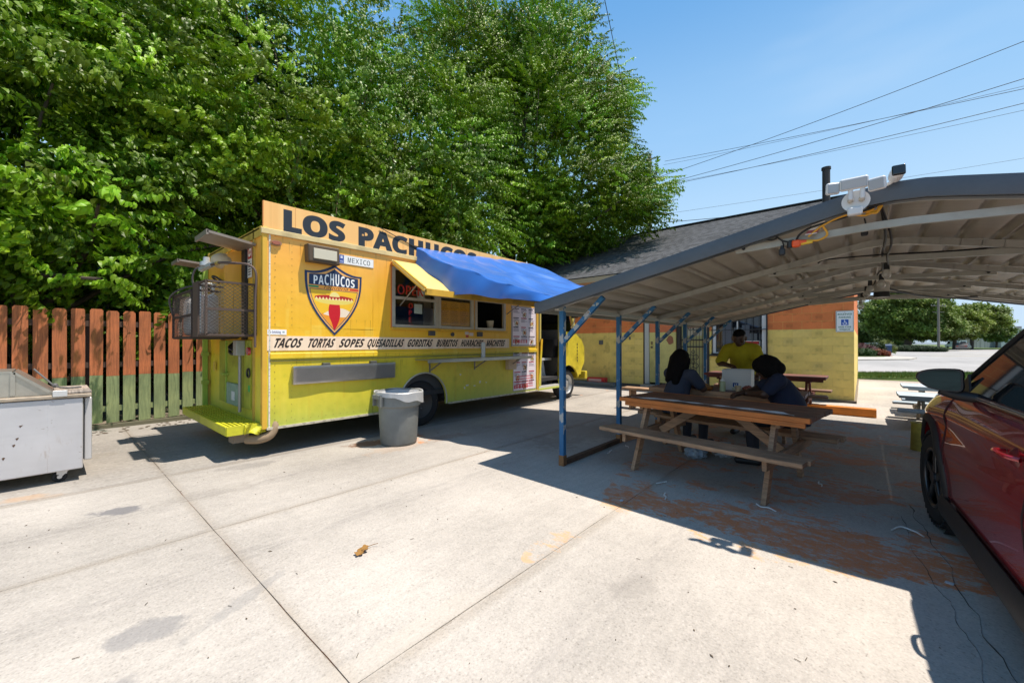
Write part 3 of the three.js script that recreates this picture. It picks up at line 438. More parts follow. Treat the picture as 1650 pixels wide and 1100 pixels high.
  // folded-down steel counter, shelf with brackets
  wmesh('trough', [sheet(30, 6, (u, v) => V(mix(2.06, 3.55, u), mix(.87, 1.105, v) , z1 + .05 + .006 * Math.sin(u * 11 + 1) * (1 - .4 * v) + .012 * v), .008), bb(2.06, 2.075, .87, 1.1, z1 + .002, z1 + .05), bb(3.535, 3.55, .87, 1.105, z1 + .002, z1 + .05)], M.steel, T);
  wmesh('hinge', [rbb(2.44, 2.54, 1.1, 1.135, z1, z1 + .05, .004), rbb(3.14, 3.24, 1.1, 1.14, z1, z1 + .05, .004)], std([.12, .12, .1], .5, .4), T);
  const sh = wmesh('counter_shelf', [rbb(3.95, 6.62, 1.12, 1.14, z1 + .01, z1 + .36, .004), rbb(3.95, 6.62, 1.085, 1.12, z1 + .345, z1 + .36, .003)], M.steel, T);
  wmesh('bracket', [4.25, 5.3, 6.3].map((x) => [beam([x, 1.1, z1 + .33], [x, .93, z1 + .01], .02, .02), bb(x - .012, x + .012, .9, 1.12, z1, z1 + .015)]).flat(), M.galv, T);
  wmesh('post_bracket', [rbb(5.46, 5.56, 1.12, 1.42, z1, z1 + .04, .01)], M.alu, T);
  wmesh('rivet', (() => { const o = []; for (let y = .45; y < 2.8; y += .085) { o.push(new THREE.OctahedronGeometry(.006).translate(1.86 + (y % .17 < .08 ? 0 : .004), y, z1 + .002)); if (y < 1.2 || y > 1.6) o.push(new THREE.OctahedronGeometry(.005).translate(2.06, y, z1 + .002)); } for (let x = 1.9; x < 7.2; x += .1) { o.push(new THREE.OctahedronGeometry(.005).translate(x, .42, z1 + .002)); o.push(new THREE.OctahedronGeometry(.005).translate(x, 2.76, z1 + .002)); } return o; })(), std([.35, .25, .08], .5, .3), T).userData.kind = 'stuff';
  wmesh('peeled_patch', [[5.12, .62, .09, .03], [5.3, .6, .06, .02], [5.45, .66, .05, .05], [4.95, .83, .04, .03], [5.05, .58, .03, .05], [5.62, .64, .04, .02]].map(([x, y, a, b]) => extr(Array.from({ length: 9 }, (_, i) => [x + a * (.35 + .3 * R()) * Math.cos(i * .7), y + b * (.35 + .4 * R()) * Math.sin(i * .7)]), .002).translate(0, 0, z1)), std([.7, .68, .6], .7), T);
  // rear: straps, awnings, cage with tank, step, conduit, pipe
  const xr = 1.72;
  wmesh('rear_frame', [bb(xr - .02, xr, .4, 2.85, -5.84, -5.8), bb(xr - .03, xr, .4, 2.85, z0, z0 + .06), bb(xr - .02, xr, 2.72, 2.84, z0, z1)], std([.62, .42, .08], .6, 0, { map: mottle(.9, .9, .85, .3, 1, 1, .3) }), T);
  wmesh('strap', [bb(xr - .04, xr - .005, 1.45, 2.7, -6.22, -6.08), bb(xr - .04, xr - .005, 1.45, 2.7, -7.2, -7.1)], M.black, T);
  const hood = wmesh('vent_hood', [extr([[1.72, 1.5], [1.72, 2.64], [1.56, 2.6], [1.5, 2.5], [1.5, 1.5]], .8).translate(0, 0, -7.05)], paint, T);
  wmesh('handle', [tube([[1.5, 2.2, -6.3], [1.42, 2.26, -6.32], [1.42, 2.27, -6.46], [1.5, 2.2, -6.48]], .014, 16), tube([[1.5, 2.12, -6.7], [1.42, 2.18, -6.72], [1.42, 2.19, -6.86], [1.5, 2.12, -6.88]], .014, 16)], M.black, hood);
  wmesh('vent_cap', [sph(.13, 1.5, 2.5, -6.35, 14).scale(1, .8, 1).translate(0, .48, 0)], std([.6, .5, .34], .6), T);
  wmesh('rear_awning', [beam([1.71, 2.64, -6.03], [1.21, 2.71, -6.03], .56, .03, 0), bb(1.2, 1.222, 2.67, 2.73, -6.31, -5.75)], std([.34, .3, .27], .55, .5, { map: mottle(.9, .88, .85, .3, .6, .6, .3) }), T);
  wmesh('rear_awning', [beam([1.71, 2.5, -7.18], [1.15, 2.53, -7.18], .4, .026, 0), bb(1.14, 1.16, 2.5, 2.545, -7.38, -6.98)], std([.34, .3, .27], .55, .5, { map: mottle(.9, .88, .85, .3, .6, .6, .3) }), T);
  const warn = canvasTex(128, 256, (g, w, h) => { g.fillStyle = '#e8e2da'; g.fillRect(0, 0, w, h); g.fillStyle = '#c22a1c'; g.fillRect(6, 8, w - 12, 100); g.fillStyle = '#f4eee6'; g.beginPath(); g.ellipse(w / 2, 58, 50, 34, -.3, 0, 7); g.fill(); g.fillStyle = '#c22a1c'; fit(g, 'DANGER', 22, 106, 70, 24, 'bold'); g.fillStyle = '#444'; for (let i = 0; i < 6; i++) g.fillRect(14, 126 + i * 20, 60 + (i * 37 % 40), 9); });
  wmesh('warning_sign', [bx(.16, .42, .004).rotateY(-Math.PI / 2).translate(xr - .012, 2.46, -5.98), bx(.14, .34, .004).rotateY(-Math.PI / 2).translate(xr - .05, 2.2, -7.3)], std(0xffffff, .5, 0, { map: warn }), T, true);
  // wire cages
  const cage = (x0, x1, y0, y1, za, zb) => {        // mesh of slit-and-stretched metal on the near side and the end
    const o = [], dx = .052, dy = .021, th = .0042, w = .003;
    const faces = [[(s, y) => V(s, y, za), x0, x1], [(s, y) => V(x0, y, s), zb, za]];
    for (const [f, a, b] of faces) { const n = Math.round((b - a) / dx), m = Math.round((y1 - y0) / dy); for (let j = 0; j < m; j++) for (let i = 0; i < n; i++) { const s = a + i * dx, y = y0 + j * dy, k = (j % 2) ? 1 : -1; const A = f(s, y + (k > 0 ? 0 : dy)), B = f(s + dx / 2, y + (k > 0 ? dy : 0)), D = f(s + dx, y + (k > 0 ? 0 : dy)); o.push(beam(A, B, w, th), beam(B, D, w, th)); } }
    return o;
  };
  const frameOf = (x0, x1, y0, y1, za, zb, w) => { const o = []; for (const x of [x0, x1]) for (const z of [za, zb]) o.push(bb(x - w, x + w, y0, y1, z - w, z + w)); for (const y of [y0, y1]) { o.push(bb(x0, x1, y - w, y + w, za - w, za + w), bb(x0, x1, y - w, y + w, zb - w, zb + w), bb(x0 - w, x0 + w, y - w, y + w, zb, za)); } return o; };
  const cf = wmesh('tank_cage', [...frameOf(1.2, 1.7, 1.5, 2.13, -5.74, -6.3, .012), bb(1.2, 1.7, 1.79, 1.82, -5.752, -5.735), bb(1.2, 1.7, 1.48, 1.5, -6.3, -5.74), extr([[1.18, 1.48], [1.2, 1.48], [1.2, 2.15], [1.18, 2.15]], .26).translate(0, 0, -6.3)], std([.1, .07, .055], .7, .3), T);
  wmesh('wire_mesh', cage(1.2, 1.7, 1.5, 2.13, -5.74, -5.98), std([.16, .12, .1], .6, .3), cf);
  const cf2 = wmesh('tank_cage', [...frameOf(1.2, 1.7, 1.48, 2.08, -6.42, -7.6, .013), bb(1.2, 1.7, 1.46, 1.48, -7.6, -6.42), bb(1.19, 1.21, 1.75, 1.78, -7.6, -6.42)], std([.06, .045, .04], .7, .3), T);
  wmesh('wire_mesh', cage(1.2, 1.7, 1.5, 2.06, -6.42, -7.6).filter((_, i) => i % 1 === 0), std([.16, .12, .1], .6, .3), cf2);
  const tank = wmesh('gas_tank', [new THREE.LatheGeometry([[0, 0], [.16, .01], [.19, .05], [.2, .1], [.2, .45], [.18, .52], [.1, .56], [0, .57]].map(([a, b]) => new THREE.Vector2(a, b)), 24).translate(1.45, 1.5, -6.72), new THREE.LatheGeometry([[0, 0], [.16, .01], [.19, .05], [.2, .1], [.2, .45], [.18, .52], [.1, .56], [0, .57]].map(([a, b]) => new THREE.Vector2(a, b)), 24).translate(1.45, 1.5, -7.22)], std([.7, .7, .68], .45), T);
  wmesh('collar', [new THREE.TorusGeometry(.11, .012, 6, 24, 4.5).rotateX(Math.PI / 2).translate(1.45, 2.2, -6.72), ...[0, 1.5, 3, 4.4].map((a) => bx(.03, .15, .02, 1.45 + .11 * Math.cos(a), 2.12, -6.72 + .11 * Math.sin(a)))], M.white, tank);
  wmesh('gas_hose', [tube([[1.45, 2.16, -6.9], [1.3, 2.2, -7.2], [1.15, 2.05, -7.55], [1.2, 1.8, -7.62]], .014, 24), tube([[1.4, 2.46, -6.85], [1.33, 2.42, -6.92], [1.3, 2.3, -6.95], [1.32, 2.15, -6.95]], .014, 20)], std([.08, .07, .07], .7), T);
  wmesh('gas_regulator', [cyl(.07, .075, .05, 1.36, 2.44, -6.5, 20), cyl(.035, .04, .06, 1.36, 2.5, -6.5, 16), bb(1.33, 1.39, 2.38, 2.42, -6.78, -6.25), sph(.035, 1.36, 2.4, -6.74, 10), sph(.03, 1.36, 2.4, -6.3, 10)], std([.5, .52, .53], .45, .4), T);
  wmesh('gas_pipe', [tube([[1.36, 2.4, -6.25], [1.4, 2.4, -6.0], [1.5, 2.38, -5.78]], .016, 10), tube([[1.5, 2.38, -5.78], [1.6, 2.36, -5.66], [1.66, 2.3, -5.62], [1.665, 1.9, -5.62], [1.665, 1.35, -5.62]], .014, 40, 8)], std([.14, .1, .085], .7, .4), T);
  wmesh('pipe_union', [cyl(.024, .024, .07).rotateX(Math.PI / 2).translate(1.385, 2.4, -6.08)], std([.55, .38, .1], .4, .6), T);
  // rear door face, boxes and conduit
  const lime = std([.36, .40, .035], .55, 0, { map: mottle(.95, .95, .9, .3, .8, .8, .35) }), limeB = std([.68, .66, .035], .45, 0, { map: mottle(.95, .95, .9, .25, .6, .6, .25) });
  const rd = wmesh('rear_door', [rbb(xr - .03, xr - .001, .55, 1.44, -7.3, -5.9, .006)], lime, T);
  wmesh('door_edge', [bb(xr - .045, xr - .03, .55, 1.44, -6.93, -6.9), bb(xr - .1, xr - .04, .42, 2.7, -7.98, -7.92)], std([.3, .45, .06], .6), rd);
  wmesh('hinge', [bb(xr - .12, xr - .03, 1.2, 1.26, -7.95, -7.88), bb(xr - .12, xr - .03, .75, .81, -7.95, -7.88), bb(xr - .1, xr - .03, .95, .98, -6.95, -6.82)], std([.3, .4, .06], .6), rd);
  const box = wmesh('junction_box', [rbb(xr - .13, xr - .03, 1.24, 1.44, -6.24, -6.08, .01)], std([.33, .36, .33], .5, .3), T);
  wmesh('conduit', [tube([[xr - .07, 1.24, -6.16], [xr - .07, .5, -6.16]], .02, 4, 8)], M.galv, box);
  wmesh('cable_loop', [tube([[xr - .04, 1.42, -6.5], [xr - .1, 1.3, -6.48], [xr - .1, 1.26, -6.35], [xr - .06, 1.32, -6.24]], .022, 20), tube([[xr - .03, 1.43, -6.52], [xr - .12, 1.35, -6.45], [xr - .1, 1.3, -6.3]], .015, 14)], M.black, T);
  wmesh('tail_lamp', [cyl(.05, .055, .03).rotateZ(Math.PI / 2).translate(xr - .04, 1.3, -5.93)], phys([.4, .02, .02], .2, 0, { clearcoat: .8 }), T);
  wmesh('tail_lamp', [new THREE.TorusGeometry(.055, .01, 6, 20).rotateY(Math.PI / 2).translate(xr - .04, 1.02, -5.93)], M.black, T);
  wmesh('service_hatch', [rbb(xr - .05, xr - .028, .55, .85, -6.85, -6.25, .006)], std([.26, .42, .36], .5, .2, { map: mottle(.95, .95, .92, .4, .4, .4, .3) }), T);
  wmesh('sticker', [bb(xr - .054, xr - .05, .62, .74, -6.6, -6.46)], std([.55, .6, .62], .5), T);
  wmesh('sticker', [bb(xr - .034, xr - .03, .78, .86, -5.96, -5.9)], std([.02, .35, .08], .5), T);
  wmesh('sticker', [bb(xr - .034, xr - .03, .98, 1.12, -7.62, -7.54)], std([.6, .45, .08], .5), T);
  const step = wmesh('rear_step', [rbb(1.36, 1.4, .31, .42, -7.9, -5.62, .01), rbb(1.4, 1.72, .31, .33, -7.9, -5.62, .004)], limeB, T);
  wmesh('tread_bar', Array.from({ length: 7 }, (_, i) => rbb(1.41 + i * .045, 1.436 + i * .045, .395, .42, -7.88, -5.64, .004)), limeB, step);
  wmesh('step_end', [extr([[1.37, .31], [1.7, .31], [1.74, .36], [1.7, .42], [1.37, .42]], .02).translate(0, 0, -5.62), rbb(1.37, 1.7, .31, .42, -7.92, -7.9, .004)], limeB, step);
  wmesh('crumpled_guard', [sheet(8, 5, (u, v) => V(1.55 + .22 * u, .42 - .12 * v + .02 * Math.sin(u * 7), -5.6 + .05 * Math.sin(u * 9 + v * 4) + .02 * v), .006)], limeB, T);
  wmesh('step_bracket', [bb(1.45, 1.62, .2, .31, -5.85, -5.68)], std([.2, .16, .12], .9), T);
  wmesh('tail_pipe', [tube([[1.6, .22, -5.72], [1.72, .22, -5.62], [1.82, .26, -5.585], [1.87, .36, -5.585], [1.85, .46, -5.62]], .055, 24, 12)], std([.42, .33, .23], .8, .2, { map: mottle(.9, .85, .8, .5, .3, .3, .3) }), T);
  // cab: door opening, screen, bonnet, nose
  wmesh('cab_roof', [rbb(7.28, 8.55, 2.74, 2.86, z0, z1 + .01, .03)], roofM, T);
  wmesh('door_post', [bb(7.4, 7.46, .4, 2.74, z1 - .14, z1 - .04), bb(8.22, 8.28, 1.5, 2.74, z1 - .1, z1 - .02)], std([.55, .45, .12], .6), T);
  wmesh('entry_step', [bb(7.3, 8.22, .36, .42, -6.3, z1 - .02), bb(7.3, 7.55, .42, .66, -6.4, -5.68), bb(7.3, 8.3, .6, .68, z0, -6.3)], std([.55, .54, .52], .6), T);
  wmesh('entry_edge', [bb(7.26, 8.3, .33, .37, z1 - .08, z1)], paint, T);
  wmesh('step_riser', [extr([[7.56, .42], [8.2, .42], [8.05, .98], [7.5, .98]], .03).translate(0, 0, -6.0), bb(7.4, 8.3, .98, 1.04, -7.0, -5.9)], std([.62, .62, .6], .5), T);
  wmesh('cab_seat', [rbx(.5, .14, .5, .05, 7.75, 1.12, -6.55), rbx(.14, .7, .5, .05, 7.5, 1.5, -6.55)], M.black, T);
  wmesh('steering_wheel', [new THREE.TorusGeometry(.2, .02, 8, 28).rotateY(Math.PI / 2).rotateZ(.6).translate(8.05, 1.45, -6.4), sph(.05, 8.05, 1.45, -6.4, 10)], M.black, T);
  wmesh('firewall', [bb(8.42, 8.49, .55, 1.74, z0 + .05, z1 - .1)], std([.16, .16, .15], .7), T);
  wmesh('dashboard', [bb(8.15, 8.5, 1.05, 1.5, z0 + .1, -5.75)], M.black, T);
  wmesh('door_seal', [bb(7.3, 7.36, 1.45, 2.7, z1 - .06, z1 - .01), bb(7.36, 8.2, 2.62, 2.7, z1 - .1, z1 - .04)], M.black, T);
  wmesh('sliding_door', [extr([[7.3, .42], [7.36, .42], [7.46, 1.5], [7.4, 1.5]], .03).translate(0, 0, z1 - .02), extr([[8.15, .42], [8.24, .42], [8.24, .95], [8.2, .95]], .03).translate(0, 0, z1 - .04)], paint, T);
  const limeY = std([.74, .58, .04], .45, 0, { map: mottle(.95, .95, .92, .18, .8, .8, .15) });
  wmesh('fender', [extr([[8.24, .5], ...arc(8.62, .4, .45, Math.PI - .2, .25, 12), [9.1, .58], [9.2, .6], [9.24, 1.0], [9.2, 1.5], [8.9, 1.68], [8.24, 1.7]], .05).translate(0, 0, z1 - .09)], limeY, T);
  wmesh('bonnet', [extr([[8.5, 1.7], [8.92, 1.68], [9.3, 1.5], [9.42, 1.2], [9.38, .9], [9.2, .9], [9.18, 1.45], [8.5, 1.6]], 2.2).translate(0, 0, z0 + .1), extr([[9.2, .62], [9.42, .9], [9.42, 1.3], [9.26, 1.52], [9.2, 1.52]], .05).translate(0, 0, z1 - .12)], limeY, T);
  wmesh('vent_slot', Array.from({ length: 6 }, (_, i) => bb(9.0, 9.03, .92 + i * .085, .98 + i * .085, z1 - .042, z1 - .036)), M.black, T);
  wmesh('sticker', [bb(8.5, 8.62, 1.48, 1.56, z1 - .041, z1 - .037)], std([.1, .5, .05], .5), T);
  wmesh('grille', [bb(9.38, 9.42, .62, .9, z0 + .2, z1 - .25)], M.black, T);
  wmesh('bumper', [rbb(9.42, 9.55, .45, .66, z0 + .05, z1 - .05, .02)], limeY, T);
  wmesh('windscreen', [extr([[8.55, 2.74], [8.92, 1.68], [8.95, 1.68], [8.58, 2.74]], 2.2).translate(0, 0, z0 + .1)], M.darkglass, T);
  wmesh('screen_post', [beam([8.55, 2.74, z1 - .06], [8.92, 1.68, z1 - .06], .07, .07)], std([.55, .45, .12], .6), T);
  wmesh('wing_mirror', [rbx(.06, .34, .2, .03, 8.68, 2.2, z1 + .1)], M.black, T);
  wmesh('mirror_arm', [tube([[8.6, 2.4, z1 - .06], [8.68, 2.42, z1 + .08], [8.68, 1.95, z1 + .08], [8.75, 1.8, z1 - .06]], .014, 24)], M.alu, T);
}
// ---------------------------------------------------------------- tarpaulin strung from truck to carport
{
  const blue = phys([.04, .17, .58], .3, 0, { clearcoat: .35, clearcoatRoughness: .3, transmission: .12, side: THREE.DoubleSide, bumpMap: greyTex(256, 256, (u, v) => (Math.sin(u * 6.283 * 64) * Math.sin(v * 6.283 * 64)) * .25 + .5, 1 / .5, 1 / .5), bumpScale: .0008 });
  const R = rng(91), folds = Array.from({ length: 16 }, () => ({ a: R() * 3.1, f: 3 + R() * 9, p: R() * 6, u: R(), v: R(), w: .1 + R() * .25 }));
  const wr = (u, v) => { let h = 0; for (const f of folds) { const d = Math.hypot(u - f.u, v - f.v); h += Math.exp(-d * d / f.w / f.w) * Math.sin((u * Math.cos(f.a) * 1.2 + v * Math.sin(f.a)) * f.f * 3 + f.p); } return h * .024 + .022 * Math.sin((u * 1.5 - v) * 19) * Math.exp(-v * 3.5) + .014 * Math.sin(u * 60 + v * 8) * Math.exp(-v * 8) + .012 * Math.sin((u * .8 + v * 1.3) * 15 + 2 * Math.sin(u * 5)); };
  const crease = (u, v) => { let h = 0; for (const [a, p, f, s, fu] of [[.5, .2, 5, .02, 2.2], [1.25, .9, 4, .022, 1.2], [2.4, .1, 6, .014, 1.6], [.9, 1.7, 9, .012, 3]]) { const q = (u * Math.cos(a) * 1.2 + v * Math.sin(a)) * f + p + .35 * Math.sin(v * 5 + u * fu); h += 1.7 * s * Math.pow(1 - Math.abs(Math.sin(q)), 4) * (.4 + .6 * Math.sin(q * .37 + u * 3) ** 2); } return h; };
  const top = (u, v) => { const x = mix(mix(3.98, 4.32, v), mix(7.15, 7.7, v), u), z = mix(-5.54, -2.74, v), y = mix(mix(2.97, 3.16, u), 1.945, v) - .5 * v * (1 - v) * (.85 + .5 * Math.sin(u * Math.PI)) * (1 - .25 * u); return V(x, y + (wr(u, v) + crease(u, v)) * Math.sin(Math.PI * clamp(v * .9 + .1)), z); };
  const drop = (v) => v < .26 ? mix(.49, .47, v / .26) : v < .62 ? mix(.47, .22, (v - .26) / .36) : mix(.22, .05, (v - .62) / .38);
  const g = sheet(170, 120, (s, v) => {                // s below .12 is the hanging front edge
    const e = .12; if (s >= e) return top((s - e) / (1 - e), v);
    const k = 1 - s / e, p = top(0, v), d = drop(v); return V(p.x - .05 * Math.sin(k * 1.6) + .05 * k * Math.sin(v * 13) * (1 - v) + .02 * Math.sin(v * 31 + k * 3), p.y - d * k, p.z + .03 * Math.sin(v * 17) * k + .26 * k * (1 - v) * v);
  }, .002);
  const t = thing('tarpaulin', 'blue plastic tarpaulin stretched from the truck roof to the carport eave', 'tarpaulin', [4, 0, -4.2]);
  wmesh('sheet', g, blue, t);
  wmesh('cord', [tube([[3.3, 3.16, -5.53], [3.98, 2.97, -5.54]], .006, 2), tube(sag([3.98, 2.97, -5.54], [3.4, 3.05, -5.6], .02), .005, 8)], M.cable, t);
}
// ---------------------------------------------------------------- board fence
{
  const f = thing('board_fence', 'wooden board fence painted orange above and sage green below', 'fence', [0, 0, -9.42]);
  const wo = woodTex(.44, .14, .05, .55, 0), wg = woodTex(.235, .285, .125, .55, 0), org = std(0xffffff, .8, 0, { map: wo, bumpMap: fineBump, bumpScale: .0012 }), grn = std(0xffffff, .8, 0, { map: wg, bumpMap: fineBump, bumpScale: .0012 });
  const R = rng(41), tw = .152;
  const shapes = Array.from({ length: 4 }, (_, k) => { const c = .018 + .006 * k; return [metreUV(extr([[-tw / 2, .87], [tw / 2, .87], [tw / 2, 1.95 - c], [tw / 2 - c * .8, 1.95], [-tw / 2 + c * .8, 1.95], [-tw / 2, 1.95 - c]], .02).translate(k * .3, k * .37, 0)).translate(-k * .3, -k * .37, 0), metreUV(extr([[-tw / 2, .07 + .012 * k], [tw / 2, .08 + .01 * k], [tw / 2, .868], [-tw / 2, .868]], .02).translate(k * .4, k * .3, 0)).translate(-k * .4, -k * .3, 0)]; });
  let i = 0;
  for (let x = -5.2; x < 9.5; x += .197) {
    const s = shapes[i++ % 4], dz = (R() - .5) * .006, dy = (R() - .5) * .022;
    const b = new THREE.Mesh(s[1], grn); b.name = 'fence_board'; b.position.set(x, dy, dz); b.rotation.z = (R() - .5) * .008; b.castShadow = b.receiveShadow = true; f.add(b);
    const a = new THREE.Mesh(s[0], org); a.name = 'painted_upper'; a.castShadow = a.receiveShadow = true; b.add(a);
  }
  for (const y of [.32, 1.05, 1.72]) mesh('fence_rail', bb(-5.3, 9.5, y - .045, y + .045, -.045, -.004), y < .5 ? grn : std([.08, .05, .035], .9), f);
  for (let x = -4.4; x < 9; x += 2.4) mesh('fence_post', bb(x - .045, x + .045, 0, 1.88, -.14, -.05), std([.08, .05, .035], .9), f);
  mesh('kick_board', rbb(-5.3, 9.5, -.01, .07, -.01, .05, .008), std([.16, .15, .1], .95, 0, { map: mottle(.9, .9, .85, .5, .6, .6) }), f);
}
// ---------------------------------------------------------------- steel prep counter on castors
{
  const p = thing('prep_counter', 'worn stainless steel prep counter on castors in front of the fence', 'counter', [-.6, 0, -6.4]);
  const panel = std(0xffffff, .48, .35, { map: colourTex(1024, 512, (u, v, o) => { const n = samp(N_A, 512, u, v * .5), m = samp(N_S, 512, u * .2, v * 2), s = samp(N_S, 512, u * 3, v * .35), f = samp(N_F, 512, u, v); let k = .57 * (1 + (n - .5) * .2 + (m - .5) * .06); const st = sm(.62, .8, s) * (1 - sm(.2, .75, v)) * .5 * sm(.3, .6, n); let r = k, g = k * .985, b = k * 1.0; r = mix(r, .34, st); g = mix(g, .25, st); b = mix(b, .17, st); const d = sm(.72, .8, f) * sm(.5, .8, samp(N_B, 512, u * 2, v)) * .6; r = mix(r, .2, d); g = mix(g, .13, d); b = mix(b, .08, d); o[0] = r; o[1] = g; o[2] = b; }, 1 / 1.6, 1 / .8), bumpMap: greyTex(256, 256, (u, v) => samp(N_A, 512, u * .5, v * .5), 1, 1), bumpScale: .004 });
  wmesh('body_panel', [rbb(-1.9, .24, .12, .845, -6.88, -6.05, .012)], panel, p);
  wmesh('dent', [[-.35, .62], [-.18, .615], [-.42, .22], [-.2, .5], [-.22, .44], [-.28, .33]].map(([x, y], i) => extr([[x, y], [x + .028 - i * .003, y + .006], [x + .02, y - .002], [x + .008, y - .014 - .002 * i]], .002).translate(0, 0, -6.05)), std([.1, .055, .03], .8), p);
  wmesh('side_door', [rbb(.25, .31, .17, .83, -6.8, -6.2, .012)], std([.6, .6, .61], .4, .35), p);
  wmesh('door_gasket', [bb(.238, .255, .19, .81, -6.78, -6.18)], M.black, p);
  wmesh('counter_top', [rbb(-1.95, .3, .85, .885, -6.92, -6.03, .008)], std(0xffffff, .5, .4, { map: mottle(.5, .42, .33, .55, .5, .5, .3) }), p);
  wmesh('cutting_board', [rbb(.04, .3, .886, .915, -6.86, -6.05, .008)], std(0xffffff, .55, .1, { map: woodTex(.4, .33, .27, .8, 0) }), p);
  wmesh('clip', [rbb(.03, .13, .87, .93, -6.06, -6.022, .004)], std([.7, .7, .69], .35, .6), p);
  const lidM = std([.66, .64, .6], .3, .75, { map: mottle(.85, .83, .8, .2, .7, .7, .2) });
  const lid = wmesh('sloping_lid', [extr([[.03, .888], [.03, .9], [-.22, 1.12], [-1.1, 1.12], [-1.5, .9], [-1.5, .888]], .015).translate(0, 0, -6.14), extr([[.03, .888], [.03, .9], [-.22, 1.12], [-1.1, 1.12], [-1.5, .9], [-1.5, .888]], .015).translate(0, 0, -6.8)], lidM, p);
  wmesh('lid_panel', [beam([.035, .905, -6.47], [-.215, 1.125, -6.47], .7, .012, 0), beam([-.225, 1.125, -6.47], [-1.1, 1.125, -6.47], .7, .014, 0), beam([.01, .91, -6.118], [-.215, 1.118, -6.118], .02, .018), beam([-.22, .9, -6.115], [-.22, 1.12, -6.115], .03, .014)], lidM, lid);
  wmesh('cable', [tube([[-.1, 1.12, -6.8], [-.02, 1.02, -6.7], [.06, .94, -6.5], [.13, .925, -6.42], [.24, .925, -6.45]], .009, 30), sph(.025, .05, .95, -6.52, 8)], std([.1, .1, .1], .6), p);
  for (const [x, z] of [[.08, -6.14], [.08, -6.78], [-1.7, -6.14], [-1.7, -6.78]]) { const k = wmesh('castor', [new THREE.TorusGeometry(.038, .018, 8, 20).translate(x, .056, z)], M.rubber, p); wmesh('castor_fork', [cyl(.018, .018, .07).rotateX(Math.PI / 2).translate(x, .056, z), bb(x - .02, x + .05, .08, .12, z + .022, z + .03), beam([x, .06, z + .028], [x + .05, .12, z + .028], .008, .03)], M.alu, k); }
}
// ---------------------------------------------------------------- waste bin with liner
{
  const t = thing('waste_bin', 'grey plastic waste bin with white liner bag standing beside the truck', 'waste bin', [3.25, 0, -4.94], .2);
  const grey = std([.2, .215, .215], .6, 0, { map: mottle(.95, .95, .95, .25, .5, .5, .25), bumpMap: fineBump, bumpScale: .0006 });
  mesh('bin_body', new THREE.LatheGeometry([[0, .012], [.232, .0], [.245, .012], [.25, .04], [.275, .52], [.276, .53], [.298, .535], [.302, .55], [.302, .7], [.315, .705], [.322, .72], [.32, .735], [.3, .735], [.29, .7], [.285, .55], [.262, .5], [.235, .03], [0, .02]].map(([a, b]) => new THREE.Vector2(a, b)), 56), grey, t);
  for (const a of [Math.PI - .2, -.2]) { const h = mesh('bin_handle', [bx(.05, .022, .17, .33, .69, 0), bx(.05, .14, .02, .325, .62, .085), bx(.05, .14, .02, .325, .62, -.085), bx(.02, .05, .17, .35, .675, 0)], grey, t); h.rotation.y = a; }
  const R = rng(14), ph = Array.from({ length: 8 }, () => R() * 6);
  const bag = sheet(90, 16, (u, v) => { const a = u * Math.PI * 2, fold = Math.sin(a * 23 + ph[0]) * .5 + Math.sin(a * 37 + ph[1]) * .35 + Math.sin(a * 11 + ph[2]) * .6; let r, y;
    const low = .03 + .12 * Math.pow(.5 + .5 * Math.cos(a - 1.05), 1.6) + .012 * Math.sin(a * 7);
    if (v < .45) { const t = v / .45; r = mix(.338, .334, t) + fold * .0045 * (1.1 - t); y = mix(.735 - low, .738, t); } else { const t = (v - .45) / .55; r = mix(.312, .2, Math.pow(t, .6)) + fold * .008 * t; y = mix(.742, .42, t); }
    return V(r * Math.cos(a), y + .006 * Math.sin(a * 5), r * Math.sin(a)); }, 0);
  mesh('liner_bag', bag, phys([.78, .79, .8], .35, 0, { transmission: .5, thickness: 0, side: THREE.DoubleSide }), t);
  mesh('knot', [tube([[.325, .6, .03], [.35, .585, .035], [.38, .58, .03]], .008, 10), sph(.014, .385, .58, .03, 8)], M.white, t);
}
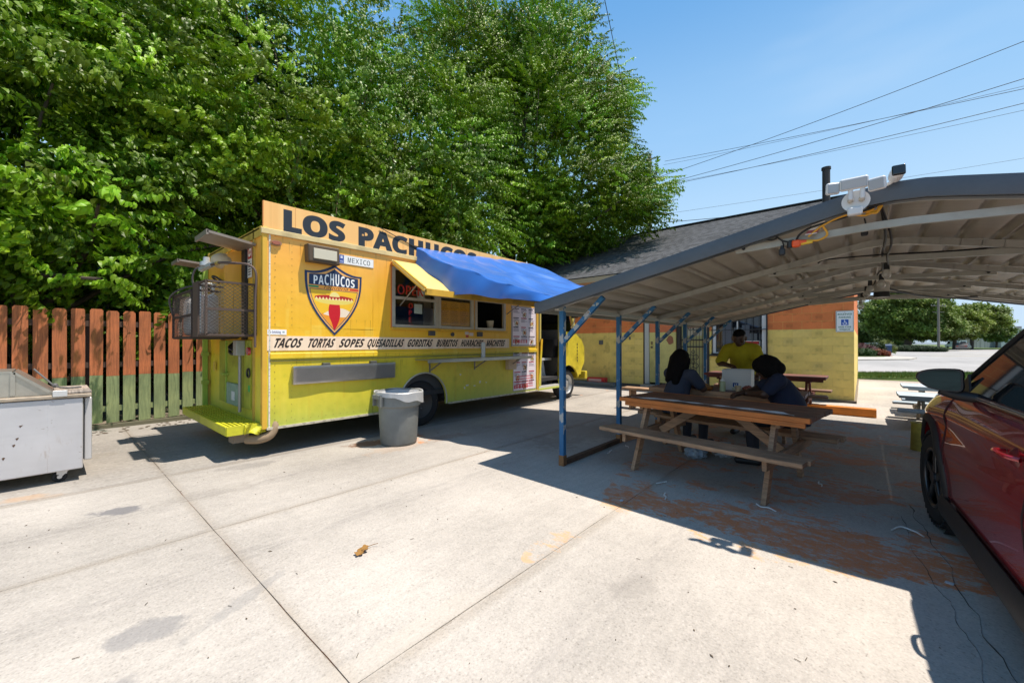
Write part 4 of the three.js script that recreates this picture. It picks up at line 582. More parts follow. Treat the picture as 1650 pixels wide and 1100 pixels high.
// ---------------------------------------------------------------- carport
const RS = .211, RB = .24, roofY = (z) => { const d = Math.abs(z - .156); return d < RB ? 1.808 + 2.97 * RS - RS * (RB * RB + d * d) / (2 * RB) : 1.808 + (2.97 - d) * RS; };
const roofN = (z) => { const d = z - .156, s = -(Math.abs(d) < RB ? RS * d / RB : RS * Math.sign(d)); return V(0, 1, -s).normalize(); };
const cp = thing('carport', 'open metal carport with blue posts and grey gabled roof over the picnic tables', 'carport', [6.7, 0, .156]);
{
  const X0 = 3.66, X1 = 9.85, zl = -2.815, zr = 3.127, bows = [3.88, 5.3, 6.73, 8.12, 9.45];
  const blueP = std(0xffffff, .55, .1, { map: colourTex(512, 512, (u, v, o) => { const n = samp(N_S, 512, u * .5, v * .5), m = samp(N_A, 512, u, v), f = samp(N_F, 512, u * .5, v * .25); const chip = sm(.585, .61, n * .55 + m * .45 + (f - .5) * .14), rust = sm(.78, .84, m * .6 + f * .3 + n * .15); let r = .025, g = .15, b = .33; const k = .9 + .35 * (f - .5); r *= k; g *= k; b *= k; r = mix(r, .36, chip); g = mix(g, .38, chip); b = mix(b, .38, chip); r = mix(r, .26, rust * .8); g = mix(g, .12, rust * .8); b = mix(b, .05, rust * .8); o[0] = r; o[1] = g; o[2] = b; }, 1 / .9, 1 / .9) });
  const slate = std([.1, .115, .135], .45, .25, { map: mottle(.95, .95, .95, .12, .8, .8) });
  const under = std(0xffffff, .6, .15, { map: colourTex(512, 512, (u, v, o) => { const n = samp(N_A, 512, u, v), m = samp(N_S, 512, u * 2, v * .3), k = .92 + .2 * (n - .5) + .14 * (m - .5); o[0] = .46 * k; o[1] = .41 * k; o[2] = .33 * k; }, 1 / 1.5, 1 / 1.5) });
  const bowM = std([.5, .48, .43], .45, .3, { map: mottle(.9, .9, .88, .2, .6, .6) });
  // roof sheets run along the ridge, ribbed, each its own piece
  const zsL = []; for (let i = 0; i <= 8; i++) zsL.push(mix(zl, zr, i / 8));
  for (let i = 0; i < 8; i++) {
    const za = zsL[i], zb = zsL[i + 1], prof = []; const rib = (c) => [[c - .035, 0], [c - .022, .018], [c + .022, .018], [c + .035, 0]];
    const n = 16; for (let k = 0; k <= n; k++) { const q = k / n * .74; let hgt = 0; for (const c of [.04, .25, .49, .70]) { const d = Math.abs(q - c); if (d < .035) hgt = .02 * (1 - sm(.02, .035, d)); } prof.push([k / n, hgt]); }
    const dense = []; for (const c of [0, ...[.04, .25, .49, .70].flatMap((c) => [c - .034, c - .02, c + .02, c + .034]), .74]) { let hgt = 0; for (const q of [.04, .25, .49, .70]) if (Math.abs(c - q) < .03) hgt = .034; dense.push([c / .74, hgt]); }
    const fine = []; for (let k = 0; k < dense.length - 1; k++) { fine.push(dense[k]); if (dense[k + 1][0] - dense[k][0] > .12) fine.push([mix(dense[k][0], dense[k + 1][0], .5), 0]); } fine.push(dense[dense.length - 1]);
    const g = sheet(2, fine.length - 1, (u, v) => { const [t, h] = fine[Math.round(v * (fine.length - 1))], z = mix(za, zb - .001, t), N = roofN(z); return V(mix(X0 + .02, X1, u), roofY(z), z).addScaledVector(N, h + .01); });
    wmesh('roof_panel', g, under, cp);
    const g2 = sheet(2, fine.length - 1, (u, v) => { const [t, h] = fine[Math.round(v * (fine.length - 1))], z = mix(za, zb - .001, t), N = roofN(z); return V(mix(X0 + .02, X1, 1 - u), roofY(z), z).addScaledVector(N, h + .016); });
    wmesh('roof_skin', g2, slate, cp.children[cp.children.length - 1]);
  }
  // front and rear trim, eave trim
  const trimProf = (x, w, h) => sheet(1, 40, (u, v) => { const z = mix(zl - .01, zr + .01, v); return V(x, roofY(z) + (u ? .052 : -h), z); }, w);
  wmesh('gable_trim', [trimProf(X0 + .0, .018, .068)], slate, cp);
  wmesh('gable_trim', [trimProf(X1 + .01, .018, .085)], slate, cp);
  wmesh('trim_return', [sheet(1, 40, (u, v) => { const z = mix(zl, zr, v); return V(X0 + .018 + u * .06, roofY(z) - .068, z); }, .003), sheet(1, 40, (u, v) => { const z = mix(zl, zr, v); return V(X0 + .0 + (1 - u) * .1, roofY(z) + .053, z); }, .003)], slate, cp);
  wmesh('eave_trim', [bb(X0, X1, 1.75, 1.84, zl - .018, zl), bb(X0, X1, 1.75, 1.84, zr, zr + .018)], std([.33, .32, .3], .5, .3), cp);
  // bows: square tube following the roof, with a cross piece below the ridge
  const bowPath = (x, off) => { const p = []; for (let i = 0; i <= 44; i++) { const z = mix(-2.6, 2.91, i / 44); p.push(V(x, roofY(z) - off, z)); } return p; };
  for (const x of [3.74, ...bows.slice(1), 9.75].filter((v, i) => i !== 5 || true)) {
    const p = bowPath(x, .035), o = []; for (let i = 0; i < 44; i++) o.push(beam(p[i], p[i + 1].clone().addScaledVector(p[i + 1].clone().sub(p[i]).normalize(), .004), .06, .06));
    const b = wmesh('bow', o, bowM, cp);
    const zc = .156, hw = .95; wmesh('ridge_brace', [beam([x + .03, roofY(zc - hw) - .065, zc - hw], [x + .03, roofY(zc - .1) - .19, zc - .1], .03, .05), beam([x + .03, roofY(zc - .1) - .19, zc - .1], [x + .03, roofY(zc + .1) - .19, zc + .1], .03, .05), beam([x + .03, roofY(zc + hw) - .065, zc + hw], [x + .03, roofY(zc + .1) - .19, zc + .1], .03, .05)], bowM, b);
    wmesh('bolt', [zc - hw + .06, zc + hw - .06].map((z) => cyl(.012, .012, .03).rotateZ(Math.PI / 2).translate(x + .01, roofY(z) - .07, z)), M.dark, b);
  }
  for (const s of [-1, 1]) {
    const z = s < 0 ? -2.6 : 2.91;
    for (const x of bows) {
      const po = wmesh('post', rbb(x - .03, x + .03, .0, roofY(z) - .03, z - .03, z + .03, .006), blueP, cp);
      wmesh('post_foot', [rbb(x - .034, x + .034, .0, .12, z - .034, z + .034, .004)], std([.34, .17, .07], .8, .1, { map: mottle(.9, .85, .8, .7, .12, .12) }), po);
      wmesh('knee_brace', [beam([x, 1.42, z - s * .02], [x, roofY(z - s * .52) - .07, z - s * .52], .05, .05, .004)], blueP, cp);
    }
    wmesh('eave_rail', [bb(X0 + .1, X1 - .1, 1.77, 1.82, z - .028, z + .028)], bowM, cp);
    wmesh('base_rail', [rbb(3.85, 9.5, .004, .06, z - .03, z + .03, .004)], M.rust, cp);
  }
}
// things fixed to the carport's front edge
{
  const fl = thing('floodlight', 'white security floodlight with three square heads on the carport gable', 'floodlight', [3.62, 2.385, -.03]);
  fl.scale.setScalar(.88); const W = std([.66, .66, .66], .4), L = phys([.34, .38, .43], .12, 0, { clearcoat: 1 });
  const head = (y, z, w, h, ry, rx) => { const g = new THREE.Group(); g.name = 'lamp_head'; g.position.set(-.13, y, z); g.rotation.set(0, -Math.PI / 2 + ry, 0); g.rotateX(rx); fl.add(g); mesh('housing', rbx(w, h, .035, .018, 0, 0, 0, 3), W, g); mesh('lens', rbx(w - .02, h - .02, .01, .008, 0, 0, .016, 2), L, g); };
  head(.085, -.01, .17, .09, 0, .2); head(.075, -.135, .09, .09, .35, .15); head(.05, .12, .105, .095, -.3, .2);
  mesh('base_housing', [new THREE.CylinderGeometry(.085, .075, .06, 28).rotateZ(Math.PI / 2).scale(1, .95, 1).translate(-.045, -.035, .0), rbx(.1, .09, .03, .01, -.08, .01, -.03), rbx(.1, .09, .03, .01, -.08, .01, .04)], W, fl);
  mesh('sensor', [rbx(.06, .06, .09, .015, -.08, -.115, -.005, 2)], W, fl); mesh('knob', [sph(.02, -.09, -.03, -.03, 10), sph(.02, -.09, -.03, .035, 10)], std([.5, .45, .38], .5), fl);
  const ca = thing('security_camera', 'small white security camera with black face on the carport peak', 'camera', [3.6, 2.465, .17], 0);
  const cb = mesh('camera_body', new THREE.CapsuleGeometry(.037, .06, 6, 20).rotateZ(Math.PI / 2).scale(1, 1.05, 1), M.white, ca); cb.rotation.y = .12; cb.rotation.z = -.1; cb.position.set(-.03, .02, .0);
  const cf = mesh('camera_face', [rbx(.02, .066, .066, .02, -.06, 0, 0, 3)], M.darkglass, ca); cf.rotation.copy(cb.rotation); cf.position.copy(cb.position);
  mesh('camera_mount', [tube([[.0, .0, .0], [.03, -.02, -.05], [.04, -.02, -.12]], .012, 10)], M.white, ca);
  // cords along the edge
  const co = thing('extension_cord', 'orange and yellow extension cord looped along the carport edge', 'cord', [3.72, 2.3, 0]);
  wmesh('cord', [tube([[3.7, 2.19, -.3], [3.7, 2.255, -.22], [3.69, 2.3, -.1], [3.7, 2.31, .0], [3.72, 2.32, .06]], .0075, 30), tube([[3.72, 2.17, -.31], [3.72, 2.16, -.24], [3.72, 2.19, -.19], [3.71, 2.27, -.22]], .008, 20), ...[0, 1, 2, 3].map((k) => tube([[3.72, 2.31, .03 + k * .008], [3.71, 2.39 - k * .01, .05 + k * .01], [3.72, 2.36, .085 + k * .008], [3.71, 2.29, .075], [3.72, 2.31, .03 + k * .01]], .007, 26)), tube([[3.71, 2.3, -.04], [3.71, 2.285, .02], [3.72, 2.31, .08], [3.72, 2.3, .02]], .007, 22)], M.orangeCord, co);
  wmesh('plug_adapter', [rbx(.05, .055, .055, .014, 3.72, 2.155, -.375, 2), cyl(.016, .022, .05).rotateX(Math.PI / 2).translate(3.72, 2.16, -.335)], std([.85, .1, .015], .4), co);
  wmesh('yellow_plug', [cyl(.012, .018, .07).rotateX(Math.PI / 2).translate(3.72, 2.155, -.31)], std([.8, .5, .04], .4), co);
  const bc = thing('black_cable', 'black cable with plug running under the carport edge', 'cable', [3.72, 2.2, -.3]);
  wmesh('cable', [tube([[3.72, 2.17, -.4], [3.72, 2.19, -.46], [3.72, 2.225, -.5], [3.72, 2.25, -.56], [3.72, 2.23, -.6], [3.72, 2.21, -.54], [3.72, 2.215, -.5]], .007, 36), tube([[3.72, 2.17, -.375], [3.71, 2.21, -.36], [3.7, 2.25, -.3], [3.7, 2.29, -.1], [3.7, 2.33, .06], [3.7, 2.37, .14], [3.69, 2.4, .22], [3.7, 2.39, .32], [3.7, 2.385, .45]], .008, 60)], M.cable, bc);
  wmesh('plug', [cyl(.02, .02, .05, 3.72, 2.155, -.415, 12).rotateX(0), rbx(.03, .025, .04, .008, 3.72, 2.175, -.405)], M.black, bc);
  const tg = solo('paper_tag', [sheet(4, 6, (u, v) => V(3.7 + .01 * Math.sin(v * 4), 2.29 - .085 * v, -.2 - .07 * u - .05 * v), .001)], std(0xffffff, .7, 0, { map: canvasTex(128, 160, (g, w, h) => { g.fillStyle = '#e6d8cc'; g.fillRect(0, 0, w, h); g.fillStyle = '#a05050'; for (let i = 0; i < 14; i++) g.fillRect(10, 12 + i * 10, 60 + (i * 31 % 44), 4); }) }), 'printed paper tag tied to the cord on the carport edge', 'tag');
  const hang = (name, label, x, y0, y1, z, cat) => { const h = thing(name, label, cat, [x, y1, z]); mesh('cable', [tube([[0, y0 - y1, 0], [.01, (y0 - y1) * .5, .008], [0, .04, 0]], .005, 10)], M.cable, h); mesh('socket_body', [rbx(.042, .055, .042, .012, 0, .01, 0, 2), cyl(.01, .014, .03, 0, .045, 0, 10)], M.black, h); return h; };
  hang('hanging_socket', 'black empty lamp socket hanging below the left roof slope', 3.72, 2.2, 2.095, -.465, 'lamp socket');
  hang('hanging_socket', 'black empty lamp socket hanging beside the floodlight', 3.9, 2.31, 2.2, .015, 'lamp socket');
  // lamps on the ridge line
  const st = thing('string_light_cable', 'black cable strung under the carport ridge carrying bulbs', 'cable', [6.5, 2.3, .16]);
  wmesh('cable', [tube([[3.72, 2.34, .1], [4.3, 2.24, .14], [5.3, 2.27, .15], [6.0, 2.22, .17], [6.73, 2.26, .15], [7.4, 2.2, .12], [8.1, 2.25, .08], [9.3, 2.22, .02]], .009, 90), tube([[3.72, 2.34, .1], [4.2, 2.2, .17], [4.9, 2.17, .17], [5.6, 2.2, .2], [7.5, 2.26, .22]], .008, 50), tube([[5.3, 2.26, .16], [5.5, 2.3, -.3], [5.35, 2.25, -.35]], .007, 20), tube([[5.3, 2.26, .16], [5.45, 2.25, .6], [5.32, 2.22, .9]], .008, 20)], M.cable, st);
  const bulb = (x, y, z, r, label) => { const t = thing('light_bulb', label, 'light bulb', [x, y, z], 0, 'bulbs under the carport ridge'); mesh('socket', [cyl(.02, .024, .07, 0, .085, 0, 14)], M.black, t); mesh('glass_bulb', new THREE.LatheGeometry([[0, -r], [r * .6, -r * .8], [r, -r * .1], [r * .85, r * .5], [.02, .055]].map(([a, b]) => new THREE.Vector2(a, b)), 20), M.bulb, t); return t; };
  bulb(5.6, 2.1, .19, .04, 'nearest clear bulb hanging under the carport ridge'); bulb(6.3, 2.08, .17, .045, 'pale bulb second from the front under the carport ridge'); bulb(7.1, 2.11, .08, .042, 'clear bulb among the cluster beside the ridge lamp'); bulb(7.9, 2.12, .05, .045, 'pale bulb in the middle of the ridge row'); bulb(8.6, 2.09, .0, .045, 'clear bulb near the far end of the ridge row'); bulb(9.1, 2.03, -.02, .05, 'lowest and farthest bulb of the ridge row');
  const lt = thing('hanging_lantern', 'round lamp with pale top and black lower half under the carport ridge', 'lamp', [7.4, 2.09, .2]);
  mesh('shade', [cyl(.085, .08, .13, 0, .07, 0, 24)], std([.5, .47, .42], .6), lt); mesh('lower_ring', [cyl(.082, .085, .07, 0, -.03, 0, 24)], M.black, lt); mesh('cord', [tube([[0, .13, 0], [0, .22, 0]], .008, 2)], M.cable, lt);
  const fc = thing('sagging_cable', 'black cable sagging across the far opening of the carport', 'cable', [9.8, 2.2, 1]);
  wmesh('cable', [tube([...sag([7.4, 2.16, .22], [9.8, 2.18, 1.55], .1), ...sag([9.8, 2.18, 1.55], [11.5, 1.95, 5.2], .25).slice(1)], .014, 60)], M.cable, fc);
}
// ---------------------------------------------------------------- picnic tables
const tableMats = (r, g, b, er, eg, eb) => { const t = woodTex(r, g, b, .75), e = woodTex(er, eg, eb, .55), t2 = woodTex(r, g, b, .75, 0), tex = (m) => std(0xffffff, .78, 0, { map: m, bumpMap: fineBump, bumpScale: .0016 }); return { top: tex(t), edge: tex(e), leg: tex(t2) }; };
const mNat = { t: std(0xffffff, .72, 0, { map: woodTex(.21, .1, .058, .8), bumpMap: fineBump, bumpScale: .0016 }), e: std(0xffffff, .7, 0, { map: woodTex(.5, .16, .035, .45), bumpMap: fineBump, bumpScale: .0012 }), l: std(0xffffff, .75, 0, { map: woodTex(.36, .22, .13, .7), bumpMap: fineBump, bumpScale: .0016 }), b: std(0xffffff, .75, 0, { map: woodTex(.34, .21, .125, .75), bumpMap: fineBump, bumpScale: .0016 }) };
const mPur = { t: std(0xffffff, .6, 0, { map: woodTex(.24, .17, .17, .5) }), e: mNat.l, l: mNat.l, b: mNat.b };
const mRed = { t: std(0xffffff, .6, 0, { map: woodTex(.17, .07, .055, .5) }), e: std(0xffffff, .6, 0, { map: woodTex(.14, .03, .022, .5) }), l: std(0xffffff, .7, 0, { map: woodTex(.18, .05, .03, .6) }), b: std(0xffffff, .7, 0, { map: woodTex(.25, .14, .09, .7) }) };
const mBlu = { t: std(0xffffff, .75, 0, { map: woodTex(.42, .5, .55, .55) }), e: std(0xffffff, .75, 0, { map: woodTex(.28, .33, .35, .5) }), l: std(0xffffff, .75, 0, { map: woodTex(.26, .22, .16, .5) }), b: std(0xffffff, .75, 0, { map: woodTex(.33, .39, .43, .55) }) };
// length runs along local x; top at .76, seats at .45
function picnicTable(label, pos, ry, m, L = 1.88, k = 1, edge = true) {
  const t = thing('picnic_table', label, 'picnic table', pos, ry), R = rng(pos[0] * 100 | 0);
  const part = (n, g, mm) => { const o = mesh(n, g, mm, t); return o; };
  const n = 5, w = .75 / n; for (let i = 0; i < n; i++) { const z = -.375 + w * (i + .5); part('top_plank', rbx(L + (R() - .5) * .02, .04, w - .008, .005, (R() - .5) * .01, .74 * k, z), m.t); }
  if (edge) for (const s of [-1, 1]) { part('edge_board', rbx(L - .01, .045, .03, .004, 0, .738 * k, s * .392), m.e); part('edge_board', rbx(L - .12, .042, .03, .004, .02 * s, .693 * k, s * .39), m.e); }
  for (const s of [-1, 1]) for (let i = 0; i < 2; i++) part('bench_plank', rbx(L + .06, .04, .138, .006, (R() - .5) * .03, .43 * k, s * (.6 + (i - .5) * .142)), m.b);
  for (const e of [-1, 1]) {
    const x = e * (L / 2 - .3);
    for (const s of [-1, 1]) part('leg', extr([[s * .2, .72 * k], [s * .29, .72 * k], [s * .6, 0], [s * .51, 0]], .04).rotateY(Math.PI / 2).translate(x - .02, 0, 0), m.l);
    part('seat_support', rbx(.04, .09, 1.4, .006, x + e * .041, .365 * k, 0), m.l); part('top_support', rbx(.04, .085, .7, .006, x + e * .041, .677 * k, 0), m.l);
    part('brace', beam([x - e * .02, .36 * k, 0], [x - e * .5, .7 * k, 0], .04, .085), m.l);
  }
  return t;
}
const ax = Math.atan2(-.99, -.14);  // local x towards +z-ish
picnicTable('brown picnic table with bright orange edge boards nearest the blue corner post', [4.73, .004, -1.2], ax, mNat);
picnicTable('dull purple-brown picnic table where three people gather', [6.2, .004, -1.45], -Math.PI / 2, mPur, 1.85);
picnicTable('dark red picnic table along the yellow wall', [9.75, .004, -1.55], -Math.PI / 2, mRed, 2.1);
picnicTable('weathered blue-grey picnic table nearest the red car nose', [9.95, .004, 1.42], -Math.PI / 2, mBlu, 1.9, .66);
picnicTable('weathered blue-grey picnic table farther back beyond the carport', [11.5, .004, 1.55], -Math.PI / 2, mBlu, 1.9, .72);
{ const b = thing('plank_bench', 'low plank bench standing in the sun beside the carport posts', 'bench', [8.3, 0, -3.2], 0);
  for (const dx of [-.08, .08]) mesh('bench_plank', rbx(.15, .045, 1.5, .006, dx, .43, 0), mNat.b, b); for (const z of [-.55, .55]) mesh('leg', rbx(.28, .4, .05, .006, 0, .205, z), mNat.l, b); }
// white paper strip along the near table
{ const c = Math.cos(ax), s = Math.sin(ax), P = (lx, lz) => [4.73 + lx * c + lz * s, -1.2 - lx * s + lz * c]; const R = rng(6);
  const edge = (k) => sheet(30, 2, (u, v) => { const lx = -.82 + 1.62 * u, w = .07 + .035 * Math.sin(u * 9), lz = .375 * k - k * (.02 + .11 * Math.sin(u * 2.6 + .2)) - w * v * k * sm(0, .06, u) * (1 - sm(.93, 1, u)); const [x, z] = P(lx, lz); return V(x, .7665 + .003 * Math.sin(u * 40 + v * 3), z); }, .001);
  const [nx] = P(0, .3); solo('paper_strip', [edge(nx < 4.73 ? 1 : -1)], std([.75, .75, .75], .8), 'crumpled strip of white paper lying along the orange edged table', 'paper');
}
// on the purple table
{ const bxT = thing('takeout_carton', 'large white takeout carton with blue print standing on the table', 'carton', [6.23, .764, -1.29], .06);
  const pr = std(0xffffff, .6, 0, { map: canvasTex(256, 256, (g, w, h) => { g.fillStyle = '#d9d9d6'; g.fillRect(0, 0, w, h); g.strokeStyle = 'rgba(150,150,150,.3)'; for (let i = 0; i < 9; i++) { g.beginPath(); g.moveTo(0, i * 30); g.lineTo(w, i * 30); g.stroke(); } g.fillStyle = '#16448c'; g.fillRect(98, 160, 50, 52); g.fillStyle = '#d9d9d6'; g.fillRect(112, 176, 8, 36); g.fillRect(128, 168, 8, 30); }) });
  const wallC = (w, h, d, x, y, z) => bx(w, h, d, x, y, z);
  mesh('carton_front', [bx(.012, .275, .34, -.16, .14, 0)], pr, bxT, true);
  mesh('carton_side', [wallC(.32, .275, .012, .006, .14, .166), wallC(.32, .275, .012, .006, .14, -.166), wallC(.012, .275, .33, .165, .14, 0), wallC(.31, .01, .32, .006, .007, 0)], M.white, bxT);
  const bt = thing('squeeze_bottle', 'pale green squeeze bottle with white nozzle at the table edge', 'bottle', [5.87, .762, -1.4]);
  mesh('bottle_body', new THREE.LatheGeometry([[0, 0], [.032, .002], [.036, .01], [.036, .12], [.03, .135], [.027, .14]].map(([a, b]) => new THREE.Vector2(a, b)), 20), phys([.55, .6, .36], .35, 0, { transmission: .2 }), bt); mesh('nozzle', [cyl(.03, .03, .018, 0, .148, 0), cyl(.006, .014, .05, 0, .18, 0)], M.white, bt);
  const b2 = thing('sauce_bottle', 'small brown-red sauce bottle standing behind the squeeze bottle', 'bottle', [6.28, .762, -1.52]);
  mesh('bottle_body', new THREE.LatheGeometry([[0, 0], [.03, 0], [.03, .1], [.014, .13], [.012, .15]].map(([a, b]) => new THREE.Vector2(a, b)), 16), std([.22, .06, .02], .3), b2); mesh('cap', [cyl(.016, .016, .02, 0, .16, 0)], std([.45, .25, .12], .5), b2);
  const bag = (pos, s, seed) => { const g = new THREE.IcosahedronGeometry(s, 4), p = g.attributes.position, v = V(); for (let i = 0; i < p.count; i++) { v.fromBufferAttribute(p, i); const n = v.clone().normalize(), k = 1 + .16 * Math.sin(n.x * 9 + seed) * Math.sin(n.z * 8 + seed * 2) + .09 * Math.sin(n.y * 17 + n.x * 13); p.setXYZ(i, v.x * k * 1.3, Math.max(v.y * k * .75, -s * .55), v.z * k); } g.computeVertexNormals(); return g.translate(pos[0], pos[1] + s * .55, pos[2]); };
  const fd = thing('food_tray', 'open foil food tray in front of the seated woman on the right', 'food tray', [6.0, .762, -1.13]); mesh('tray', [new THREE.LatheGeometry([[0, .004], [.09, .004], [.11, .035], [.115, .035]].map(([a, b]) => new THREE.Vector2(a, b)), 20)], M.steel, fd); mesh('food', [bag([0, .005, 0], .06, 2)], std([.32, .09, .06], .6), fd);
  const wr = solo('food_wrapper', bag([6.08, .76, -1.28], .05, 5), std([.6, .58, .45], .7), 'crumpled pale wrapper beside the white carton', 'wrapper');
  const cu = thing('paper_cup', 'small tan cup at the table edge beside the squeeze bottle', 'cup', [5.9, .762, -1.22]); mesh('cup', new THREE.LatheGeometry([[0, .003], [.026, .003], [.036, .085], [.033, .085], [.024, .008]].map(([a, b]) => new THREE.Vector2(a, b)), 18), std([.55, .42, .26], .6), cu);
  const bw = thing('food_basket', 'tan food basket at the near edge of the table', 'basket', [5.88, .762, -1.62]); mesh('basket', new THREE.LatheGeometry([[0, .003], [.08, .003], [.11, .05], [.1, .05]].map(([a, b]) => new THREE.Vector2(a, b)), 20), std([.5, .2, .05], .6), bw); mesh('food', bag([0, .01, 0], .06, 8), std([.4, .22, .08], .7), bw);
  const b3 = solo('plastic_bag', bag([5.52, .0, -1.3], .13, 1), phys([.6, .6, .6], .4, 0, { transmission: .2 }), 'white plastic bag lying on the ground beneath the tables', 'plastic bag');
  const b4 = solo('plastic_bag', bag([5.25, .0, -1.55], .12, 7), std([.33, .42, .5], .5), 'blue-grey printed bag slumped on the ground between the tables', 'bag');
  const rd = thing('red_crate', 'bright red carton lying against the yellow wall base', 'carton', [12.1, .08, -6.72], .1); mesh('carton', rbx(.28, .16, .62, .02, 0, .1, 0), std([.6, .03, .03], .5), rd); mesh('label_band', bb(-.145, -.141, .06, .14, -.25, .2), std([.7, .45, .4], .5), rd);
}
// wheel stops
solo('wheel_stop', [rbb(11.75, 11.92, 0, .13, -7.6, -5.95, .03)], std([.22, .23, .22], .9, 0, { map: mottle(.9, .9, .9, .3, .5, .5) }), 'grey concrete wheel stop in front of the truck nose', 'wheel stop');
solo('timber_curb', [rbb(10.15, 10.36, 0, .16, -2.6, .2, .012)], std(0xffffff, .8, 0, { map: woodTex(.62, .2, .03, .4), bumpMap: fineBump, bumpScale: .002 }), 'orange painted timber lying on the concrete before the yellow wall', 'timber');
{ const b = thing('yellow_bucket', 'yellow painted concrete block under the blue-grey bench', 'block', [7.5, 0, .56]); mesh('block', [new THREE.CylinderGeometry(.075, .085, .36, 20).translate(0, .18, 0)], std([.5, .42, .08], .8, 0, { map: mottle(.95, .95, .9, .4, .3, .3, .3) }), b); mesh('rim', [new THREE.TorusGeometry(.075, .01, 8, 24).rotateX(Math.PI / 2).translate(0, .355, 0)], std([.45, .38, .08], .8), b); }
// litter
{ const R = rng(77), straw = (x, z, a, L, label) => { const t = solo('straw_wrapper', tube([[-L / 2, .008, 0], [-L * .1, .014, .012], [L * .2, .008, -.004], [L / 2, .016, .01]], .0055, 12, 5).rotateY(a).translate(x, .002, z), M.white, label, 'litter'); };
  straw(3.68, -1.36, .4, .15, 'white straw wrapper nearest the concrete joint before the table'); straw(4.02, -1.52, -.5, .12, 'short white straw wrapper just in front of the table legs'); straw(3.98, -.62, 1.3, .16, 'white straw wrapper beside the right table leg'); straw(5.0, -.32, .3, .13, 'white straw wrapper behind the right table leg'); straw(5.12, -2.4, .8, .12, 'white straw wrapper beside the second blue post'); straw(4.72, -2.45, .2, .16, 'white straw wrapper along the rusty base rail');
  solo('bent_straw', [tube([[4.2, .01, .3], [4.22, .02, .22], [4.12, .012, .16]], .006, 14, 5), tube([[4.2, .01, .3], [4.14, .01, .33]], .006, 4, 5)], M.white, 'bent white drinking straw lying near the car wheel', 'litter');
  for (const [x, z, l] of [[3.45, .38, 'tiny crushed white scrap on the ground by the car'], [3.35, -1.62, 'small pale scrap where the joint meets the shade']]) solo('paper_scrap', bx(.035, .006, .025, x, .005, z, R() * 3), std([.5, .55, .6], .7), l, 'litter');
  // dry oak leaf
  const lobes = []; for (let i = 0; i <= 40; i++) { const a = i / 40 * Math.PI * 2, k = .42 + .58 * Math.abs(Math.sin(a * 3.5)); lobes.push([.085 * Math.cos(a) * (.75 + .25 * k), .05 * Math.sin(a) * k]); }
  const lg = sheet(40, 4, (u, v) => { const [x, z] = lobes[Math.round(u * 40)].map((q) => q * .72); return V(x * (1 - v), .002 + .008 * Math.sin(x * 40 + z * 55) * (1 - v) + .006 * (1 - v), z * (1 - v) * 1.15); }, .001).rotateY(.5).translate(1.38, .012, -2.53);
  const lf = thing('dry_leaf', 'curled brown oak leaf lying alone on the sunny concrete', 'leaf', [1.38, 0, -2.53]); wmesh('blade', lg, std([.28, .14, .03], .8, 0, { side: THREE.DoubleSide }), lf); wmesh('stalk', tube([[1.38, .02, -2.53], [1.47, .015, -2.55], [1.5, .02, -2.53]], .0022, 8, 5), std([.2, .1, .03], .8), lf);
  // crumbs, twigs and seeds
  const o = []; for (let i = 0; i < 230; i++) { const x = -.5 + 7.5 * R(), z = -5.4 + 6 * R(), s = .002 + .006 * R() * R(); o.push(new THREE.OctahedronGeometry(s).scale(1 + R() * 1.5, .6, 1).rotateY(R() * 3).translate(x, .003, z)); }
  for (let i = 0; i < 26; i++) { const x = 3.5 * R(), z = -4 + 4.2 * R(), a = R() * 3; o.push(beam([x, .004, z], [x + .025 * Math.cos(a), .005, z + .025 * Math.sin(a)], .002, .002)); }
  for (let i = 0; i < 46; i++) { const x = .3 + 1.6 * R(), z = -9.3 + .5 * R(); o.push(new THREE.OctahedronGeometry(.012 + .02 * R()).scale(1.4, .25, 1).rotateY(R() * 3).translate(x, .006, z)); }
  solo('debris', o, std([.1, .075, .05], .95), 'scattered crumbs twigs and seeds on the concrete', 'debris', null, 'stuff');
}
